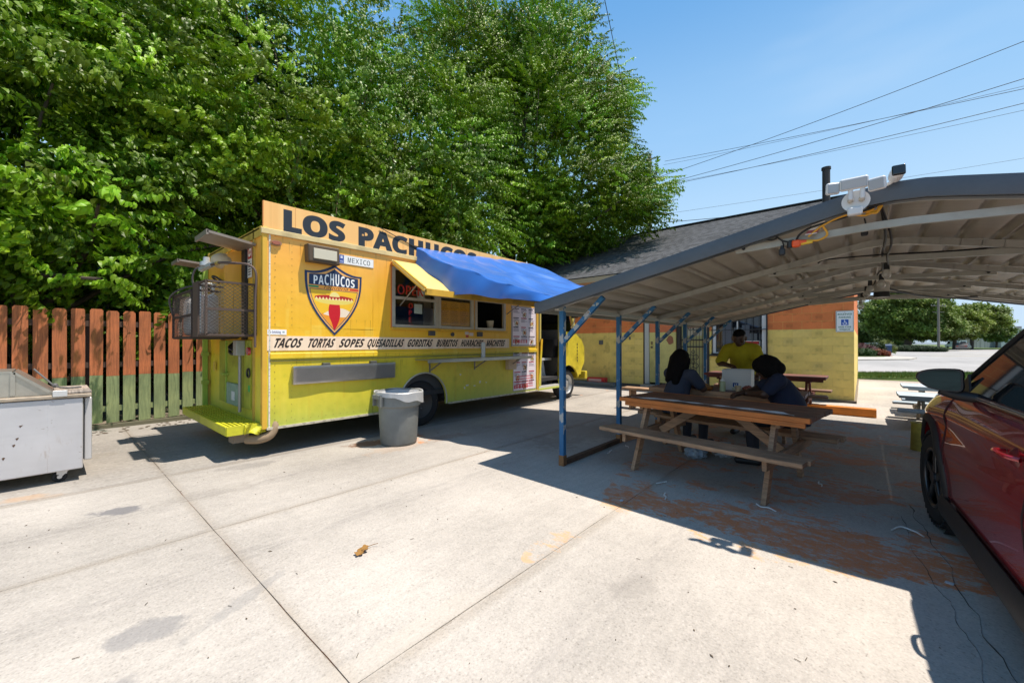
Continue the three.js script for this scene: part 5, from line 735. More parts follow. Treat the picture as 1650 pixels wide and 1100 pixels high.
// ---------------------------------------------------------------- block building
{
  const xw = 12.4, b = thing('block_building', 'orange and yellow painted block building with dark shingle roof', 'building', [xw, 0, -5]);
  const bump = greyTex(512, 512, (u, v) => samp(N_F, 512, u, v) * .6 + samp(N_S, 512, u, v) * .5, 1 / .6, 1 / .6);
  const tone = (r, g, bl, k) => std([r, g, bl], .85, 0, { map: mottle(.95, .95, .95, .12 + k, .9, .9, .12), bumpMap: bump, bumpScale: .0022 });
  const O = tone(.86, .25, .075, 0), Y = tone(.95, .71, .2, 0), Y2 = tone(.93, .7, .215, 0);
  // blocks: 40 x 20 cm, running bond; openings left free
  const open = [[-5.24, -4.14, .1, 2.36], [-4.14, -3.3, .1, 2.36], [-3.24, -1.88, 1.08, 2.46]];
  const free = (z0, z1, y0, y1) => { let parts = [[z0, z1, y0, y1]]; for (const [a, c, d, e] of open) parts = parts.flatMap(([p, q, r, s]) => { if (q <= a || p >= c || s <= d || r >= e) return [[p, q, r, s]]; const o = []; if (p < a) o.push([p, a, r, s]); if (q > c) o.push([c, q, r, s]); const P = Math.max(p, a), Q = Math.min(q, c); if (r < d) o.push([P, Q, r, d]); if (s > e) o.push([P, Q, e, s]); return o; }); return parts.filter(([p, q, r, s]) => q - p > .03 && s - r > .03); };
  const cache = {}, far1 = { o: [], y: [] };
  for (let j = 0; j < 18; j++) {
    const y0 = j * .2 - .05, y1 = y0 + .2, off = (j % 2) * .2;
    for (let i = -1; i < 30; i++) {
      const zr = Math.min(-.14, -.14 - (i * .4) + off), zl = -.14 - ((i + 1) * .4) + off; if (zr - zl < .05 || zl < -11.5) continue;
      for (const [p, q, r, s] of free(zl, zr, y0, y1)) {
        const up = r > 1.7, w = q - p, h = s - r, key = w.toFixed(3) + '_' + h.toFixed(3);
        if (zr > -6.0 || false) { const g = cache[key + (p * 10 | 0) % 3] ??= metreUV(rbx(.12, h - .0035, w - .0035, .004).translate(p * 3, 0, p)).translate(-p * 3, 0, -p); const m = new THREE.Mesh(g, up ? O : (i + j) % 5 ? Y : Y2); m.name = 'block'; m.position.set(.06, (r + s) / 2, (p + q) / 2 + 5); m.castShadow = m.receiveShadow = true; b.add(m); }
        else (up ? far1.o : far1.y).push(bx(.12, h - .004, w - .004, xw + .06, (r + s) / 2, (p + q) / 2));
      }
    }
  }
  wmesh('block_wall', far1.o, O, b).userData.kind = 'stuff'; wmesh('block_wall', far1.y, Y, b).userData.kind = 'stuff';
  wmesh('mortar', [bb(xw + .0035, xw + .11, 0, 3.55, -3.3, -.15), bb(xw + .0035, xw + .11, 2.36, 3.55, -5.24, -3.3), bb(xw + .0035, xw + .11, 0, 3.55, -11.5, -5.24)].slice(1), Y2, b);
  wmesh('mortar', [bb(xw + .0035, xw + .11, 0, 1.08, -3.3, -.15), bb(xw + .0035, xw + .11, 2.46, 3.55, -3.3, -.15), bb(xw + .0035, xw + .11, 1.08, 2.46, -1.88, -.15), bb(xw + .0035, xw + .11, 1.08, 2.46, -3.3, -3.24)], Y, b);
  wmesh('end_wall', [bb(xw + .12, 24.5, 0, 1.75, -.26, -.15), bb(xw + .12, 24.5, 0, 1.75, -11.6, -11.5)], Y, b); wmesh('end_wall', [extr([[xw + .12, 1.752], [24.5, 1.752], [24.5, 3.6], [18.5, 6.3], [xw + .12, 3.6]], .11).translate(0, 0, -.26), extr([[xw + .12, 1.752], [24.5, 1.752], [24.5, 3.6], [18.5, 6.3], [xw + .12, 3.6]], .1).translate(0, 0, -11.6)], O, b);
  wmesh('back_wall', bb(24.4, 24.5, 0, 3.6, -11.5, -.26), O, b);
  wmesh('wall_footing', [bb(xw - .12, xw + .02, -.05, .05, -11.5, -.1), bb(xw - .03, xw, .05, .1, -11.5, -5.3)], std([.16, .13, .1], .95, 0, { map: mottle(.9, .9, .9, .4, .5, .5) }), b);
  // roof with overlapping courses
  const sh = std(0xffffff, .95, 0, { map: colourTex(1024, 512, (u, v, o) => { const i = Math.floor(v * 24), j = Math.floor(u * 20 + (i % 2) * .5 + (i * 7 % 5) * .13), r = (Math.sin(j * 91.7 + i * 47.3) * 4373.1) % 1, n = samp(N_F, 512, u * 2, v * 2), m = samp(N_A, 512, u, v); const k = .085 * (1 + .35 * r + .6 * (n - .5) + .3 * (m - .5)); o[0] = k * .95; o[1] = k; o[2] = k * 1.08; }, 1 / 5, 1 / 3.4), bumpMap: fineBump, bumpScale: .003 });
  const e0 = [11.95, 3.55], r0 = [18.5, 6.5], L = Math.hypot(r0[0] - e0[0], r0[1] - e0[1]), an = Math.atan2(r0[1] - e0[1], r0[0] - e0[0]), rows = 50, courses = [];
  for (const s of [0, 1]) for (let i = 0; i < rows; i++) { const t0 = L * i / rows, g = bx(L / rows + .02, .012, 12.2, 0, 0, 0).rotateZ(an - .055).translate(e0[0] + Math.cos(an) * (t0 + L / rows / 2), e0[1] + Math.sin(an) * (t0 + L / rows / 2) + .09, -5.8); if (s) g.rotateY(Math.PI).translate(37, 0, -11.6); courses.push(g); }
  // uv of the courses follow the slope
  for (const g of courses) { } const roof = wmesh('shingle_courses', courses, sh, b); roof.userData.kind = 'stuff';
  wmesh('roof_deck', [beam([e0[0], e0[1] + .04, -5.8], [r0[0], r0[1] + .04, -5.8], 12.1, .06), beam([37 - e0[0], e0[1] + .04, -5.8], [r0[0], r0[1] + .04, -5.8], 12.1, .06)], M.dark, b);
  wmesh('fascia', [bb(11.9, 11.95, 3.44, 3.6, -11.9, .3), bb(11.95, xw, 3.44, 3.47, -11.9, .3)], std([.5, .4, .27], .7), b);
  wmesh('ridge_cap', [beam([18.5, 6.62, -11.9], [18.5, 6.62, .3], .3, .03)], sh, b);
  const vp = wmesh('vent_pipe', [cyl(.095, .095, 1.9, 14.9, 5.55, -.78)], std([.07, .055, .05], .6, .4), b); wmesh('vent_cap', [cyl(.115, .115, .07, 14.9, 6.5, -.78)], std([.06, .05, .045], .6, .4), vp);
  // doors
  const d1 = wmesh('door', [bb(xw + .03, xw + .07, .18, 1.74, -5.06, -4.24)], std([.66, .58, .22], .7, 0, { map: mottle(.95, .95, .9, .2, .6, .6, .25) }), b);
  wmesh('painted_upper', [bb(xw + .03, xw + .07, 1.742, 2.28, -5.06, -4.24)], std([.66, .19, .08], .7, 0, { map: mottle(.95, .95, .9, .2, .6, .6, .2) }), d1);
  wmesh('door_frame', [bb(xw - .02, xw + .1, .1, 2.33, -5.24, -5.2), bb(xw - .02, xw + .1, .1, 2.33, -4.2, -4.15), bb(xw - .02, xw + .1, 2.29, 2.36, -5.24, -4.15)], M.black, d1); wmesh('jamb', [bb(xw - .01, xw + .09, .14, 2.29, -5.2, -5.07)], std([.5, .5, .46], .6), d1);
  wmesh('handle', [sph(.035, xw + .0, 1.28, -4.98, 10), rbb(xw + .01, xw + .03, 1.36, 1.46, -5.01, -4.95)], std([.2, .15, .1], .4, .7), d1); wmesh('door_label', [bb(xw + .026, xw + .03, 2.05, 2.13, -4.72, -4.46)], std([.5, .46, .4], .6), d1);
  wmesh('stain', [extr(Array.from({ length: 10 }, (_, i) => [.1 * Math.cos(i * .63) * (1 + .3 * Math.sin(i * 3)), .14 * Math.sin(i * .63)]), .002).rotateY(-Math.PI / 2).translate(xw + .029, 1.5, -4.42)], std([.3, .12, .06], .8), d1);
  const d2 = wmesh('security_door', [bb(xw + .05, xw + .08, .18, 2.3, -4.08, -3.38)], std([.6, .54, .24], .7, 0, { map: mottle(.95, .95, .9, .22, .6, .6, .2) }), b);
  const bars = []; for (let i = 0; i <= 8; i++) bars.push(bb(xw - .035, xw - .023, .2, 2.3, -4.06 + i * .083 - .006, -4.06 + i * .083 + .006)); for (const y of [.2, 1.3, 1.5, 2.28]) bars.push(bb(xw - .04, xw - .015, y - .02, y + .02, -4.1, -3.36));
  for (const y of [.75, 1.0, 1.85]) for (const s of [-1, 1]) bars.push(new THREE.TorusGeometry(.07, .009, 6, 20).rotateY(Math.PI / 2).translate(xw - .03, y, -3.73 + s * .07)); for (const [y, s] of [[.6, 1], [1.15, 1], [.87, 1], [2.05, 1]]) bars.push(new THREE.TorusGeometry(.045, .008, 6, 16).rotateY(Math.PI / 2).translate(xw - .03, y, -3.73));
  wmesh('iron_bar', bars, M.black, d2); wmesh('door_frame', [bb(xw - .04, xw + .1, .1, 2.34, -4.15, -4.09), bb(xw - .04, xw + .1, .1, 2.34, -3.36, -3.3), bb(xw - .04, xw + .1, 2.3, 2.36, -4.15, -3.3)], M.black, d2);
  wmesh('poster', [bb(xw + .04, xw + .048, 1.62, 2.2, -3.98, -3.5)], std([.5, .46, .34], .6), d2); wmesh('poster_mark', [bb(xw + .036, xw + .04, 1.85, 1.92, -3.9, -3.55), bb(xw + .036, xw + .04, 2.0, 2.06, -3.85, -3.7)], std([.42, .12, .08], .6), d2); wmesh('step', [bb(xw - .35, xw, 0, .12, -5.2, -3.3)], std([.35, .31, .26], .9), d2);
  wmesh('lock', [rbb(xw - .06, xw - .03, 1.25, 1.5, -3.45, -3.37)], std([.3, .12, .08], .5, .4), d2);
  // barred window
  const w1 = wmesh('window', [bb(xw - .012, xw + .08, 1.1, 2.44, -3.22, -3.13), bb(xw - .012, xw + .08, 1.1, 2.44, -2.0, -1.9), bb(xw - .012, xw + .08, 2.38, 2.44, -3.13, -2.0), bb(xw - .012, xw + .08, 1.1, 1.15, -3.13, -2.0), bb(xw, xw + .07, 1.15, 2.38, -2.6, -2.56)], std([.66, .66, .64], .5), b);
  wmesh('pane', [bb(xw + .05, xw + .056, 1.15, 2.38, -3.13, -2.6), bb(xw + .05, xw + .056, 1.15, 2.38, -2.56, -2.0)], M.darkglass, w1); wmesh('sill', [rbb(xw - .07, xw + .02, 1.04, 1.09, -3.28, -1.86, .008)], M.black, w1);
  wmesh('iron_bar', [...Array.from({ length: 9 }, (_, i) => bb(xw - .058, xw - .046, 1.06, 2.46, -3.2 + i * .163 - .007, -3.2 + i * .163 + .007)), bb(xw - .06, xw - .04, 1.76, 1.78, -3.24, -1.86), bb(xw - .06, xw - .04, 1.1, 1.12, -3.24, -1.86), bb(xw - .06, xw - .03, 1.04, 2.46, -1.9, -1.87)], M.black, w1);
  wmesh('window_card', [bx(.006, .3, .5).translate(xw + .03, 1.32, -2.3)], std(0xffffff, .6, 0, { map: canvasTex(256, 160, (g, w, h) => { g.fillStyle = '#d8d4cc'; g.fillRect(0, 0, w, h); g.fillStyle = '#b02a1c'; g.fillRect(8, 10, w - 16, 40); g.fillStyle = '#23449a'; g.fillRect(90, 66, 30, 80); g.fillRect(150, 66, 70, 20); g.fillRect(150, 126, 70, 20); g.fillRect(150, 66, 20, 80); g.fillRect(200, 66, 20, 80); }) }), w1, true);
  wmesh('curtain', [bb(xw + .045, xw + .049, 1.2, 2.3, -2.95, -2.72), bb(xw + .045, xw + .049, 1.2, 1.9, -2.48, -2.3)], std([.12, .13, .15], .8), w1);
  wmesh('wall_socket', [rbb(xw - .05, xw, 1.36, 1.5, -6.8, -6.66), rbb(xw - .03, xw, 1.52, 1.62, -5.72, -5.67)], std([.12, .12, .12], .6), b);
  // parking notice
  const sg = canvasTex(330, 500, (g, w, h) => { g.fillStyle = '#eef0ee'; g.fillRect(0, 0, w, h); g.strokeStyle = '#1f6b52'; g.lineWidth = 8; g.beginPath(); g.roundRect(12, 12, w - 24, h - 24, 22); g.stroke(); g.fillStyle = '#1f6b52'; fit(g, 'RESERVED', 30, 300, 104, 46, 'bold'); fit(g, 'PARKING', 52, 278, 176, 46, 'bold'); g.fillStyle = '#1d58b5'; g.fillRect(98, 206, 136, 134); g.strokeStyle = g.fillStyle = '#fff'; g.beginPath(); g.arc(160, 226, 10, 0, 7); g.fill(); g.lineWidth = 11; g.beginPath(); g.moveTo(160, 240); g.lineTo(162, 278); g.lineTo(194, 278); g.lineTo(208, 314); g.moveTo(160, 256); g.lineTo(188, 256); g.stroke(); g.beginPath(); g.arc(164, 294, 32, .2, 3.9); g.stroke(); g.fillStyle = '#1f6b52'; fit(g, '$500 FINE', 46, 284, 402, 36, 'bold'); fit(g, 'MINIMUM', 66, 264, 456, 34, 'bold'); });
  const ps = thing('parking_sign', 'white and green reserved parking sign with blue wheelchair symbol on the wall corner', 'sign', [12.37, 1.92, -.31]); mesh('sign_plate', bx(.33, .5, .006).rotateY(-Math.PI / 2), std(0xffffff, .45, .1, { map: sg }), ps, true); mesh('bolt', [cyl(.01, .01, .01).rotateZ(Math.PI / 2).translate(-.006, .21, 0), cyl(.01, .01, .01).rotateZ(Math.PI / 2).translate(-.006, -.21, 0)], M.alu, ps);
}
// ---------------------------------------------------------------- people: smooth bodies from jointed, tapering limbs
const P3 = (a) => V(a[0], a[1], a[2]);
function surfaceNet(f, lo, hi, cell) {
  const nx = Math.ceil((hi[0] - lo[0]) / cell) + 1, ny = Math.ceil((hi[1] - lo[1]) / cell) + 1, nz = Math.ceil((hi[2] - lo[2]) / cell) + 1, S = new Float32Array(nx * ny * nz), id = (x, y, z) => x + nx * (y + ny * z);
  for (let z = 0; z < nz; z++) for (let y = 0; y < ny; y++) for (let x = 0; x < nx; x++) S[id(x, y, z)] = f(lo[0] + x * cell, lo[1] + y * cell, lo[2] + z * cell);
  const vid = new Int32Array(nx * ny * nz).fill(-1), pos = [], nor = [], idx = [], co = [[0, 0, 0], [1, 0, 0], [0, 1, 0], [1, 1, 0], [0, 0, 1], [1, 0, 1], [0, 1, 1], [1, 1, 1]], ed = [[0, 1], [2, 3], [4, 5], [6, 7], [0, 2], [1, 3], [4, 6], [5, 7], [0, 4], [1, 5], [2, 6], [3, 7]];
  for (let z = 0; z < nz - 1; z++) for (let y = 0; y < ny - 1; y++) for (let x = 0; x < nx - 1; x++) {
    let m = 0; const v = co.map(([a, b, c], i) => { const s = S[id(x + a, y + b, z + c)]; if (s < 0) m |= 1 << i; return s; }); if (m === 0 || m === 255) continue;
    let n = 0, px = 0, py = 0, pz = 0; for (const [a, b] of ed) if ((v[a] < 0) !== (v[b] < 0)) { const t = v[a] / (v[a] - v[b]); px += mix(co[a][0], co[b][0], t); py += mix(co[a][1], co[b][1], t); pz += mix(co[a][2], co[b][2], t); n++; }
    const X = lo[0] + (x + px / n) * cell, Y = lo[1] + (y + py / n) * cell, Z = lo[2] + (z + pz / n) * cell, e = cell * .6; vid[id(x, y, z)] = pos.length / 3; pos.push(X, Y, Z);
    const N = V(f(X + e, Y, Z) - f(X - e, Y, Z), f(X, Y + e, Z) - f(X, Y - e, Z), f(X, Y, Z + e) - f(X, Y, Z - e)).normalize(); nor.push(N.x, N.y, N.z);
  }
  const quad = (a, b, c, d, flip) => flip ? idx.push(a, c, b, a, d, c) : idx.push(a, b, c, a, c, d);
  for (let z = 1; z < nz - 1; z++) for (let y = 1; y < ny - 1; y++) for (let x = 1; x < nx - 1; x++) {
    const s = S[id(x, y, z)] < 0;
    if (s !== S[id(x + 1, y, z)] < 0) quad(vid[id(x, y - 1, z - 1)], vid[id(x, y, z - 1)], vid[id(x, y, z)], vid[id(x, y - 1, z)], !s);
    if (s !== S[id(x, y + 1, z)] < 0) quad(vid[id(x - 1, y, z - 1)], vid[id(x - 1, y, z)], vid[id(x, y, z)], vid[id(x, y, z - 1)], !s);
    if (s !== S[id(x, y, z + 1)] < 0) quad(vid[id(x - 1, y - 1, z)], vid[id(x, y - 1, z)], vid[id(x, y, z)], vid[id(x - 1, y, z)], !s);
  }
  const g = new THREE.BufferGeometry(); g.setAttribute('position', new THREE.Float32BufferAttribute(pos, 3)); g.setAttribute('normal', new THREE.Float32BufferAttribute(nor, 3)); g.setIndex(idx); return g;
}
// prims: [ax,ay,az, bx,by,bz, ra, rb, squash?] capsules; clips: [point, normal, prim indices] cut flat ends
function blob(prims, cell, k = .03, clips = []) {
  const lo = [1e9, 1e9, 1e9], hi = [-1e9, -1e9, -1e9];
  for (const p of prims) for (let c = 0; c < 3; c++) { const r = Math.max(p[6], p[7]) + k + cell * 2; lo[c] = Math.min(lo[c], p[c] - r, p[3 + c] - r); hi[c] = Math.max(hi[c], p[c] + r, p[3 + c] + r); }
  const pre = prims.map((p) => { const d = [p[3] - p[0], p[4] - p[1], p[5] - p[2]]; return [p, d, d[0] * d[0] + d[1] * d[1] + d[2] * d[2] + 1e-9]; });
  const f = (x, y, z) => { let s = 0; for (const [p, d, l] of pre) { const qx = x - p[0], qy = y - p[1], qz = z - p[2], t = clamp((qx * d[0] + qy * d[1] + qz * d[2]) / l), r = mix(p[6], p[7], t); let ex = qx - d[0] * t, ey = qy - d[1] * t, ez = qz - d[2] * t; if (p[8]) ez /= p[8]; const dist = (Math.sqrt(ex * ex + ey * ey + ez * ez) - r) * (p[8] ? Math.min(1, p[8] * 1.1) : 1); s += Math.exp(-dist / k * 2.2); } let v = -Math.log(s + 1e-30) * k / 2.2; for (const [pt, n] of clips) { const c = (x - pt[0]) * n[0] + (y - pt[1]) * n[1] + (z - pt[2]) * n[2]; if (c > v) v = c; } return v; };
  return surfaceNet(f, lo, hi, cell);
}
const lerp3 = (a, b, t) => a.map((v, i) => mix(v, b[i], t)), cap = (a, b, ra, rb, q) => [...a, ...b, ra, rb, q];
function hand(w, dir, palmN, s = 1, curl = .5) {   // wrist, pointing direction, palm normal: palm, four unequal fingers with bends, thumb from the side
  const d = P3(dir).normalize(), n = P3(palmN).addScaledVector(d, -P3(palmN).dot(d)).normalize(), side = V().crossVectors(d, n), at = (a, b, c) => V(...w).addScaledVector(d, a * s).addScaledVector(side, b * s).addScaledVector(n, c * s).toArray(), o = [];
  o.push(cap(at(.0, 0, 0), at(.045, 0, 0), .026 * s, .03 * s), cap(at(.045, -.022, 0), at(.085, -.03, 0), .018 * s, .014 * s), cap(at(.045, .02, 0), at(.082, .03, 0), .018 * s, .014 * s), cap(at(.05, 0, 0), at(.088, 0, 0), .018 * s, .015 * s));
  [[-.032, .062], [-.011, .074], [.011, .07], [.031, .052]].forEach(([b, L]) => { const a1 = curl * .6, a2 = curl * 1.5, p0 = at(.086, b, 0), p1 = at(.086 + L * .5 * Math.cos(a1), b * 1.08, L * .5 * Math.sin(a1)), p2 = at(.086 + L * (.5 * Math.cos(a1) + .5 * Math.cos(a2)), b * 1.1, L * (.5 * Math.sin(a1) + .5 * Math.sin(a2))); o.push(cap(p0, p1, .0095 * s, .0088 * s), cap(p1, p2, .0088 * s, .0072 * s)); });
  o.push(cap(at(.018, -.022, .004), at(.05, -.052, .018), .013 * s, .011 * s), cap(at(.05, -.052, .018), at(.082, -.05, .036), .0105 * s, .0085 * s)); return o;
}
function head(c, f, up) {             // ball of the head, jaw, nose, ears, lips, brow, eye hollows by a raised brow and cheeks
  const F = P3(f).normalize(), U = P3(up).addScaledVector(F, -P3(up).dot(F)).normalize(), S = V().crossVectors(U, F), at = (a, b, d) => V(...c).addScaledVector(F, a).addScaledVector(U, b).addScaledVector(S, d).toArray();
  return { at, prims: [cap(at(-.012, .03, 0), at(.012, .03, 0), .088, .085), cap(at(.03, -.03, 0), at(.045, -.07, 0), .066, .045), cap(at(.06, .028, -.035), at(.06, .028, .035), .028, .028), cap(at(.088, .012, 0), at(.104, -.018, 0), .01, .016), cap(at(.082, -.055, -.02), at(.082, -.055, .02), .011, .011), cap(at(.078, -.068, -.014), at(.078, -.068, .014), .011, .011), cap(at(.052, -.02, -.045), at(.05, -.02, .045), .03, .03), cap(at(0, .005, -.088), at(0, -.03, -.086), .017, .013), cap(at(0, .005, .088), at(0, -.03, .086), .017, .013)] };
}
function eyes(h, parent) { for (const s of [-1, 1]) { mesh('eye', sph(.012, ...h.at(.078, .006, s * .032), 10), std([.55, .52, .48], .3), parent); mesh('pupil', sph(.006, ...h.at(.087, .006, s * .032), 8), M.black, parent.children[parent.children.length - 1]); } mesh('mouth', [tube([h.at(.09, -.062, -.022), h.at(.095, -.061, 0), h.at(.09, -.062, .022)], .003, 8)], std([.05, .02, .016], .5), parent); }
function person(label, pos, ry) { const t = thing('person', label, 'person', pos, ry); return t; }
{ // man leaning over the table, holding the carton
  const t = person('person in a yellow T-shirt standing and leaning over to hold the white carton', [7.08, 0, -1.38], -Math.PI / 2);
  const hip = [0, .93, 0], ch = [0, 1.22, .17], nk = [0, 1.38, .27], hd = head([0, 1.475, .34], [0, -.35, 1], [0, 1, .35]);
  const sl = [.19, 1.315, .22], sr = [-.19, 1.315, .22], er = [-.255, 1.1, .36], wr = [-.03, 1.06, .55], el = [.27, 1.08, .3], wl = [.26, .9, .52];
  const leg = (s) => [cap([s * .09, .9, 0], [s * .11, .5, .03], .095, .06), cap([s * .11, .5, .03], [s * .12, .1, -.02], .058, .04), cap([s * .12, .05, -.04], [s * .13, .035, .13], .042, .034)];
  const body = mesh('body', [blob([cap(hip, ch, .13, .14, .8), cap(ch, nk, .13, .06), cap(nk, [0, 1.44, .315], .052, .05), cap(sl, sr, .07, .07), cap(sl, el, .055, .042), cap(el, wl, .042, .028), cap(sr, er, .055, .042), cap(er, wr, .042, .028), ...leg(1), ...leg(-1)], .014, .03), blob(hd.prims, .006, .016), blob([cap(lerp3(er, wr, .85), wr, .03, .026), ...hand(wr, [.25, -.5, .8], [.3, -.8, -.4], 1, .9)], .0045, .008), blob([cap(lerp3(el, wl, .85), wl, .03, .026), ...hand(wl, [-.7, .1, .5], [-.6, .1, -.6], 1, .8)], .0045, .008)], M.skin, t);
  eyes(hd, body);
  const yel = std([.5, .42, .012], .85, 0, { map: mottle(.95, .95, .9, .12, .3, .3), bumpMap: greyTex(256, 256, (u, v) => samp(N_A, 512, u * .5, v * .5), 1.6, 1.6), bumpScale: .012 });
  mesh('t_shirt', blob([cap([0, .9, .0], [0, 1.1, .09], .165, .165, .85), cap([0, 1.1, .09], [0, 1.25, .19], .165, .165), cap([0, 1.3, .22], [0, 1.37, .26], .12, .075), cap([.12, 1.325, .215], [-.12, 1.325, .215], .08, .08), cap(sl, lerp3(sl, el, .85), .074, .08), cap(sr, lerp3(sr, er, .85), .074, .08)], .013, .032, [[lerp3(nk, [0, 1.44, .315], .35), [0, .75, .55]], [lerp3(sr, er, .86), [-.35, -.85, .45]], [lerp3(sl, el, .86), [.4, -.85, .3]], [[0, .84, 0], [0, -1, 0]]].slice(0, 1).concat([[[0, .84, 0], [0, -1, 0]]])), yel, t);
  const dk = std([.03, .035, .05], .85); mesh('trousers', blob([cap([0, .9, 0], [0, .84, 0], .15, .15, .8), cap([.09, .86, 0], [.11, .5, .03], .105, .075), cap([.11, .5, .03], [.12, .1, -.02], .075, .06), cap([-.09, .86, 0], [-.11, .5, .03], .105, .075), cap([-.11, .5, .03], [-.12, .1, -.02], .075, .06)], .014, .03, [[[0, .07, 0], [0, -1, 0]]]), dk, t);
  mesh('shoe', [-1, 1].map((s) => blob([cap([s * .12, .045, -.05], [s * .13, .04, .14], .05, .042)], .012, .02, [[[0, .002, 0], [0, -1, 0]]])), M.black, t);
  mesh('hair', blob([cap(hd.at(-.02, .05, 0), hd.at(.015, .05, 0), .086, .08)], .008, .02, [[hd.at(0, .045, 0), P3(hd.at(-.3, -1, 0)).sub(P3(hd.at(0, 0, 0))).normalize().toArray()]]), M.hair, t);
}
const seated = (label, pos, ry, lean, opts) => {
  const t = person(label, pos, ry), hip = [0, .55, -.02], ch = [0, .86, .04 + lean], nk = [0, 1.02, .06 + lean * 1.5], hd = head(opts.head, opts.face, [0, 1, .3]);
  const sl = [.18, .98, .04 + lean * 1.3], sr = [-.18, .98, .04 + lean * 1.3], { el, er, wl, wr } = opts;
  const leg = (s) => [cap([s * .09, .54, 0], [s * (opts.spread ?? .13), .5, .42], .095, .065), cap([s * (opts.spread ?? .13), .5, .42], [s * (opts.spread ?? .13), .1, .4], .06, .04), cap([s * (opts.spread ?? .13), .05, .38], [s * (opts.spread ?? .14), .035, .55], .04, .032)];
  const body = mesh('body', [blob([cap(hip, ch, .14, .13, .85), cap(ch, nk, .12, .055), cap(nk, lerp3(nk, opts.head, .75), .048, .05), cap(sl, sr, .06, .06), cap(sl, el, .05, .04), cap(el, wl, .042, .026), cap(sr, er, .05, .04), cap(er, wr, .042, .026), ...leg(1), ...leg(-1)], .014, .03), blob(hd.prims, .006, .016), blob([cap(lerp3(er, wr, .85), wr, .028, .024), ...hand(wr, opts.hd ?? [.3, -.25, .9], [.2, -1, 0], .92, .7)], .0045, .008), blob([cap(lerp3(el, wl, .85), wl, .028, .024), ...hand(wl, opts.hd ?? [-.3, -.25, .9], [-.2, -1, 0], .92, .7)], .0045, .008)], M.skin, t);
  eyes(hd, body);
  mesh('t_shirt', blob([cap([0, .53, -.02], [0, .7, .0 + lean * .5], .17, .16, .9), cap([0, .7, lean * .5], ch, .16, .15), cap(ch, lerp3(ch, nk, .8), .14, .075), cap([.15, .975, .04 + lean * 1.3], [-.15, .975, .04 + lean * 1.3], .075, .075), cap(sl, lerp3(sl, el, .7), .078, .07), cap(sr, lerp3(sr, er, .7), .078, .07)], .013, .03, [[lerp3(nk, opts.head, .3), [0, .9, .35]], [[0, .47, 0], [0, -1, 0]]]), std(opts.shirt, .85, 0, { bumpMap: greyTex(128, 128, (u, v) => samp(N_A, 512, u * .5, v * .5), 1.6, 1.6), bumpScale: .01 }), t);
  mesh('trousers', blob([cap([-.05, .54, 0], [.05, .54, 0], .14, .14, .9), ...leg(1).slice(0, 2).map((p) => { const q = [...p]; q[6] += .014; q[7] += .016; return q; }), ...leg(-1).slice(0, 2).map((p) => { const q = [...p]; q[6] += .014; q[7] += .016; return q; })], .014, .03, [[[0, .6, 0], [0, 1, -.3]]]), std([.025, .03, .045], .85), t);
  mesh('shoe', [-1, 1].map((s) => blob([cap([s * (opts.spread ?? .13), .045, .36], [s * (opts.spread ?? .14), .04, .56], .047, .04)], .012, .02, [[[0, .002, 0], [0, -1, 0]]])), M.black, t);
  mesh('hair', blob(opts.hair(hd), .009, .025, opts.hairClip ? opts.hairClip(hd) : []), M.hair, t); return t;
};
seated('person with long straight dark hair seated with back turned in a dark blue shirt', [5.58, 0, -1.92], 1.2, .05, { head: [.02, 1.175, .14], face: [.1, -.2, 1], el: [.22, .8, .26], wl: [.06, .79, .48], er: [-.25, .8, .24], wr: [-.1, .79, .48], shirt: [.035, .045, .075], hair: (h) => [cap(h.at(-.02, .045, 0), h.at(.01, .05, 0), .102, .094), cap(h.at(-.06, 0, 0), h.at(-.13, -.22, 0), .09, .085), cap(h.at(-.05, 0, -.07), h.at(-.13, -.32, -.06), .06, .05), cap(h.at(-.05, 0, .07), h.at(-.12, -.3, .06), .06, .045), cap(h.at(.02, .0, -.09), h.at(.0, -.18, -.1), .04, .03), cap(h.at(.02, .0, .09), h.at(.0, -.18, .1), .04, .03)] });
seated('person with dark bobbed hair seated in profile bowing over the food in a navy shirt', [5.62, 0, -.6], -2.92, .09, { head: [0, 1.105, .27], face: [0, -.62, 1], el: [.24, .82, .3], wl: [.02, .8, .52], er: [-.2, .84, .34], wr: [.12, .81, .52], hd: [.35, -.2, .75], shirt: [.012, .018, .045], spread: .2, hair: (h) => [cap(h.at(-.025, .045, 0), h.at(.015, .05, 0), .112, .1), cap(h.at(-.07, .0, 0), h.at(-.1, -.06, 0), .105, .085), cap(h.at(-.03, .0, -.085), h.at(-.03, -.1, -.09), .06, .045), cap(h.at(-.03, .0, .085), h.at(-.03, -.1, .09), .06, .045), cap(h.at(.04, .03, -.075), h.at(.04, -.06, -.08), .04, .03), cap(h.at(.04, .03, .075), h.at(.04, -.06, .08), .04, .03)] });
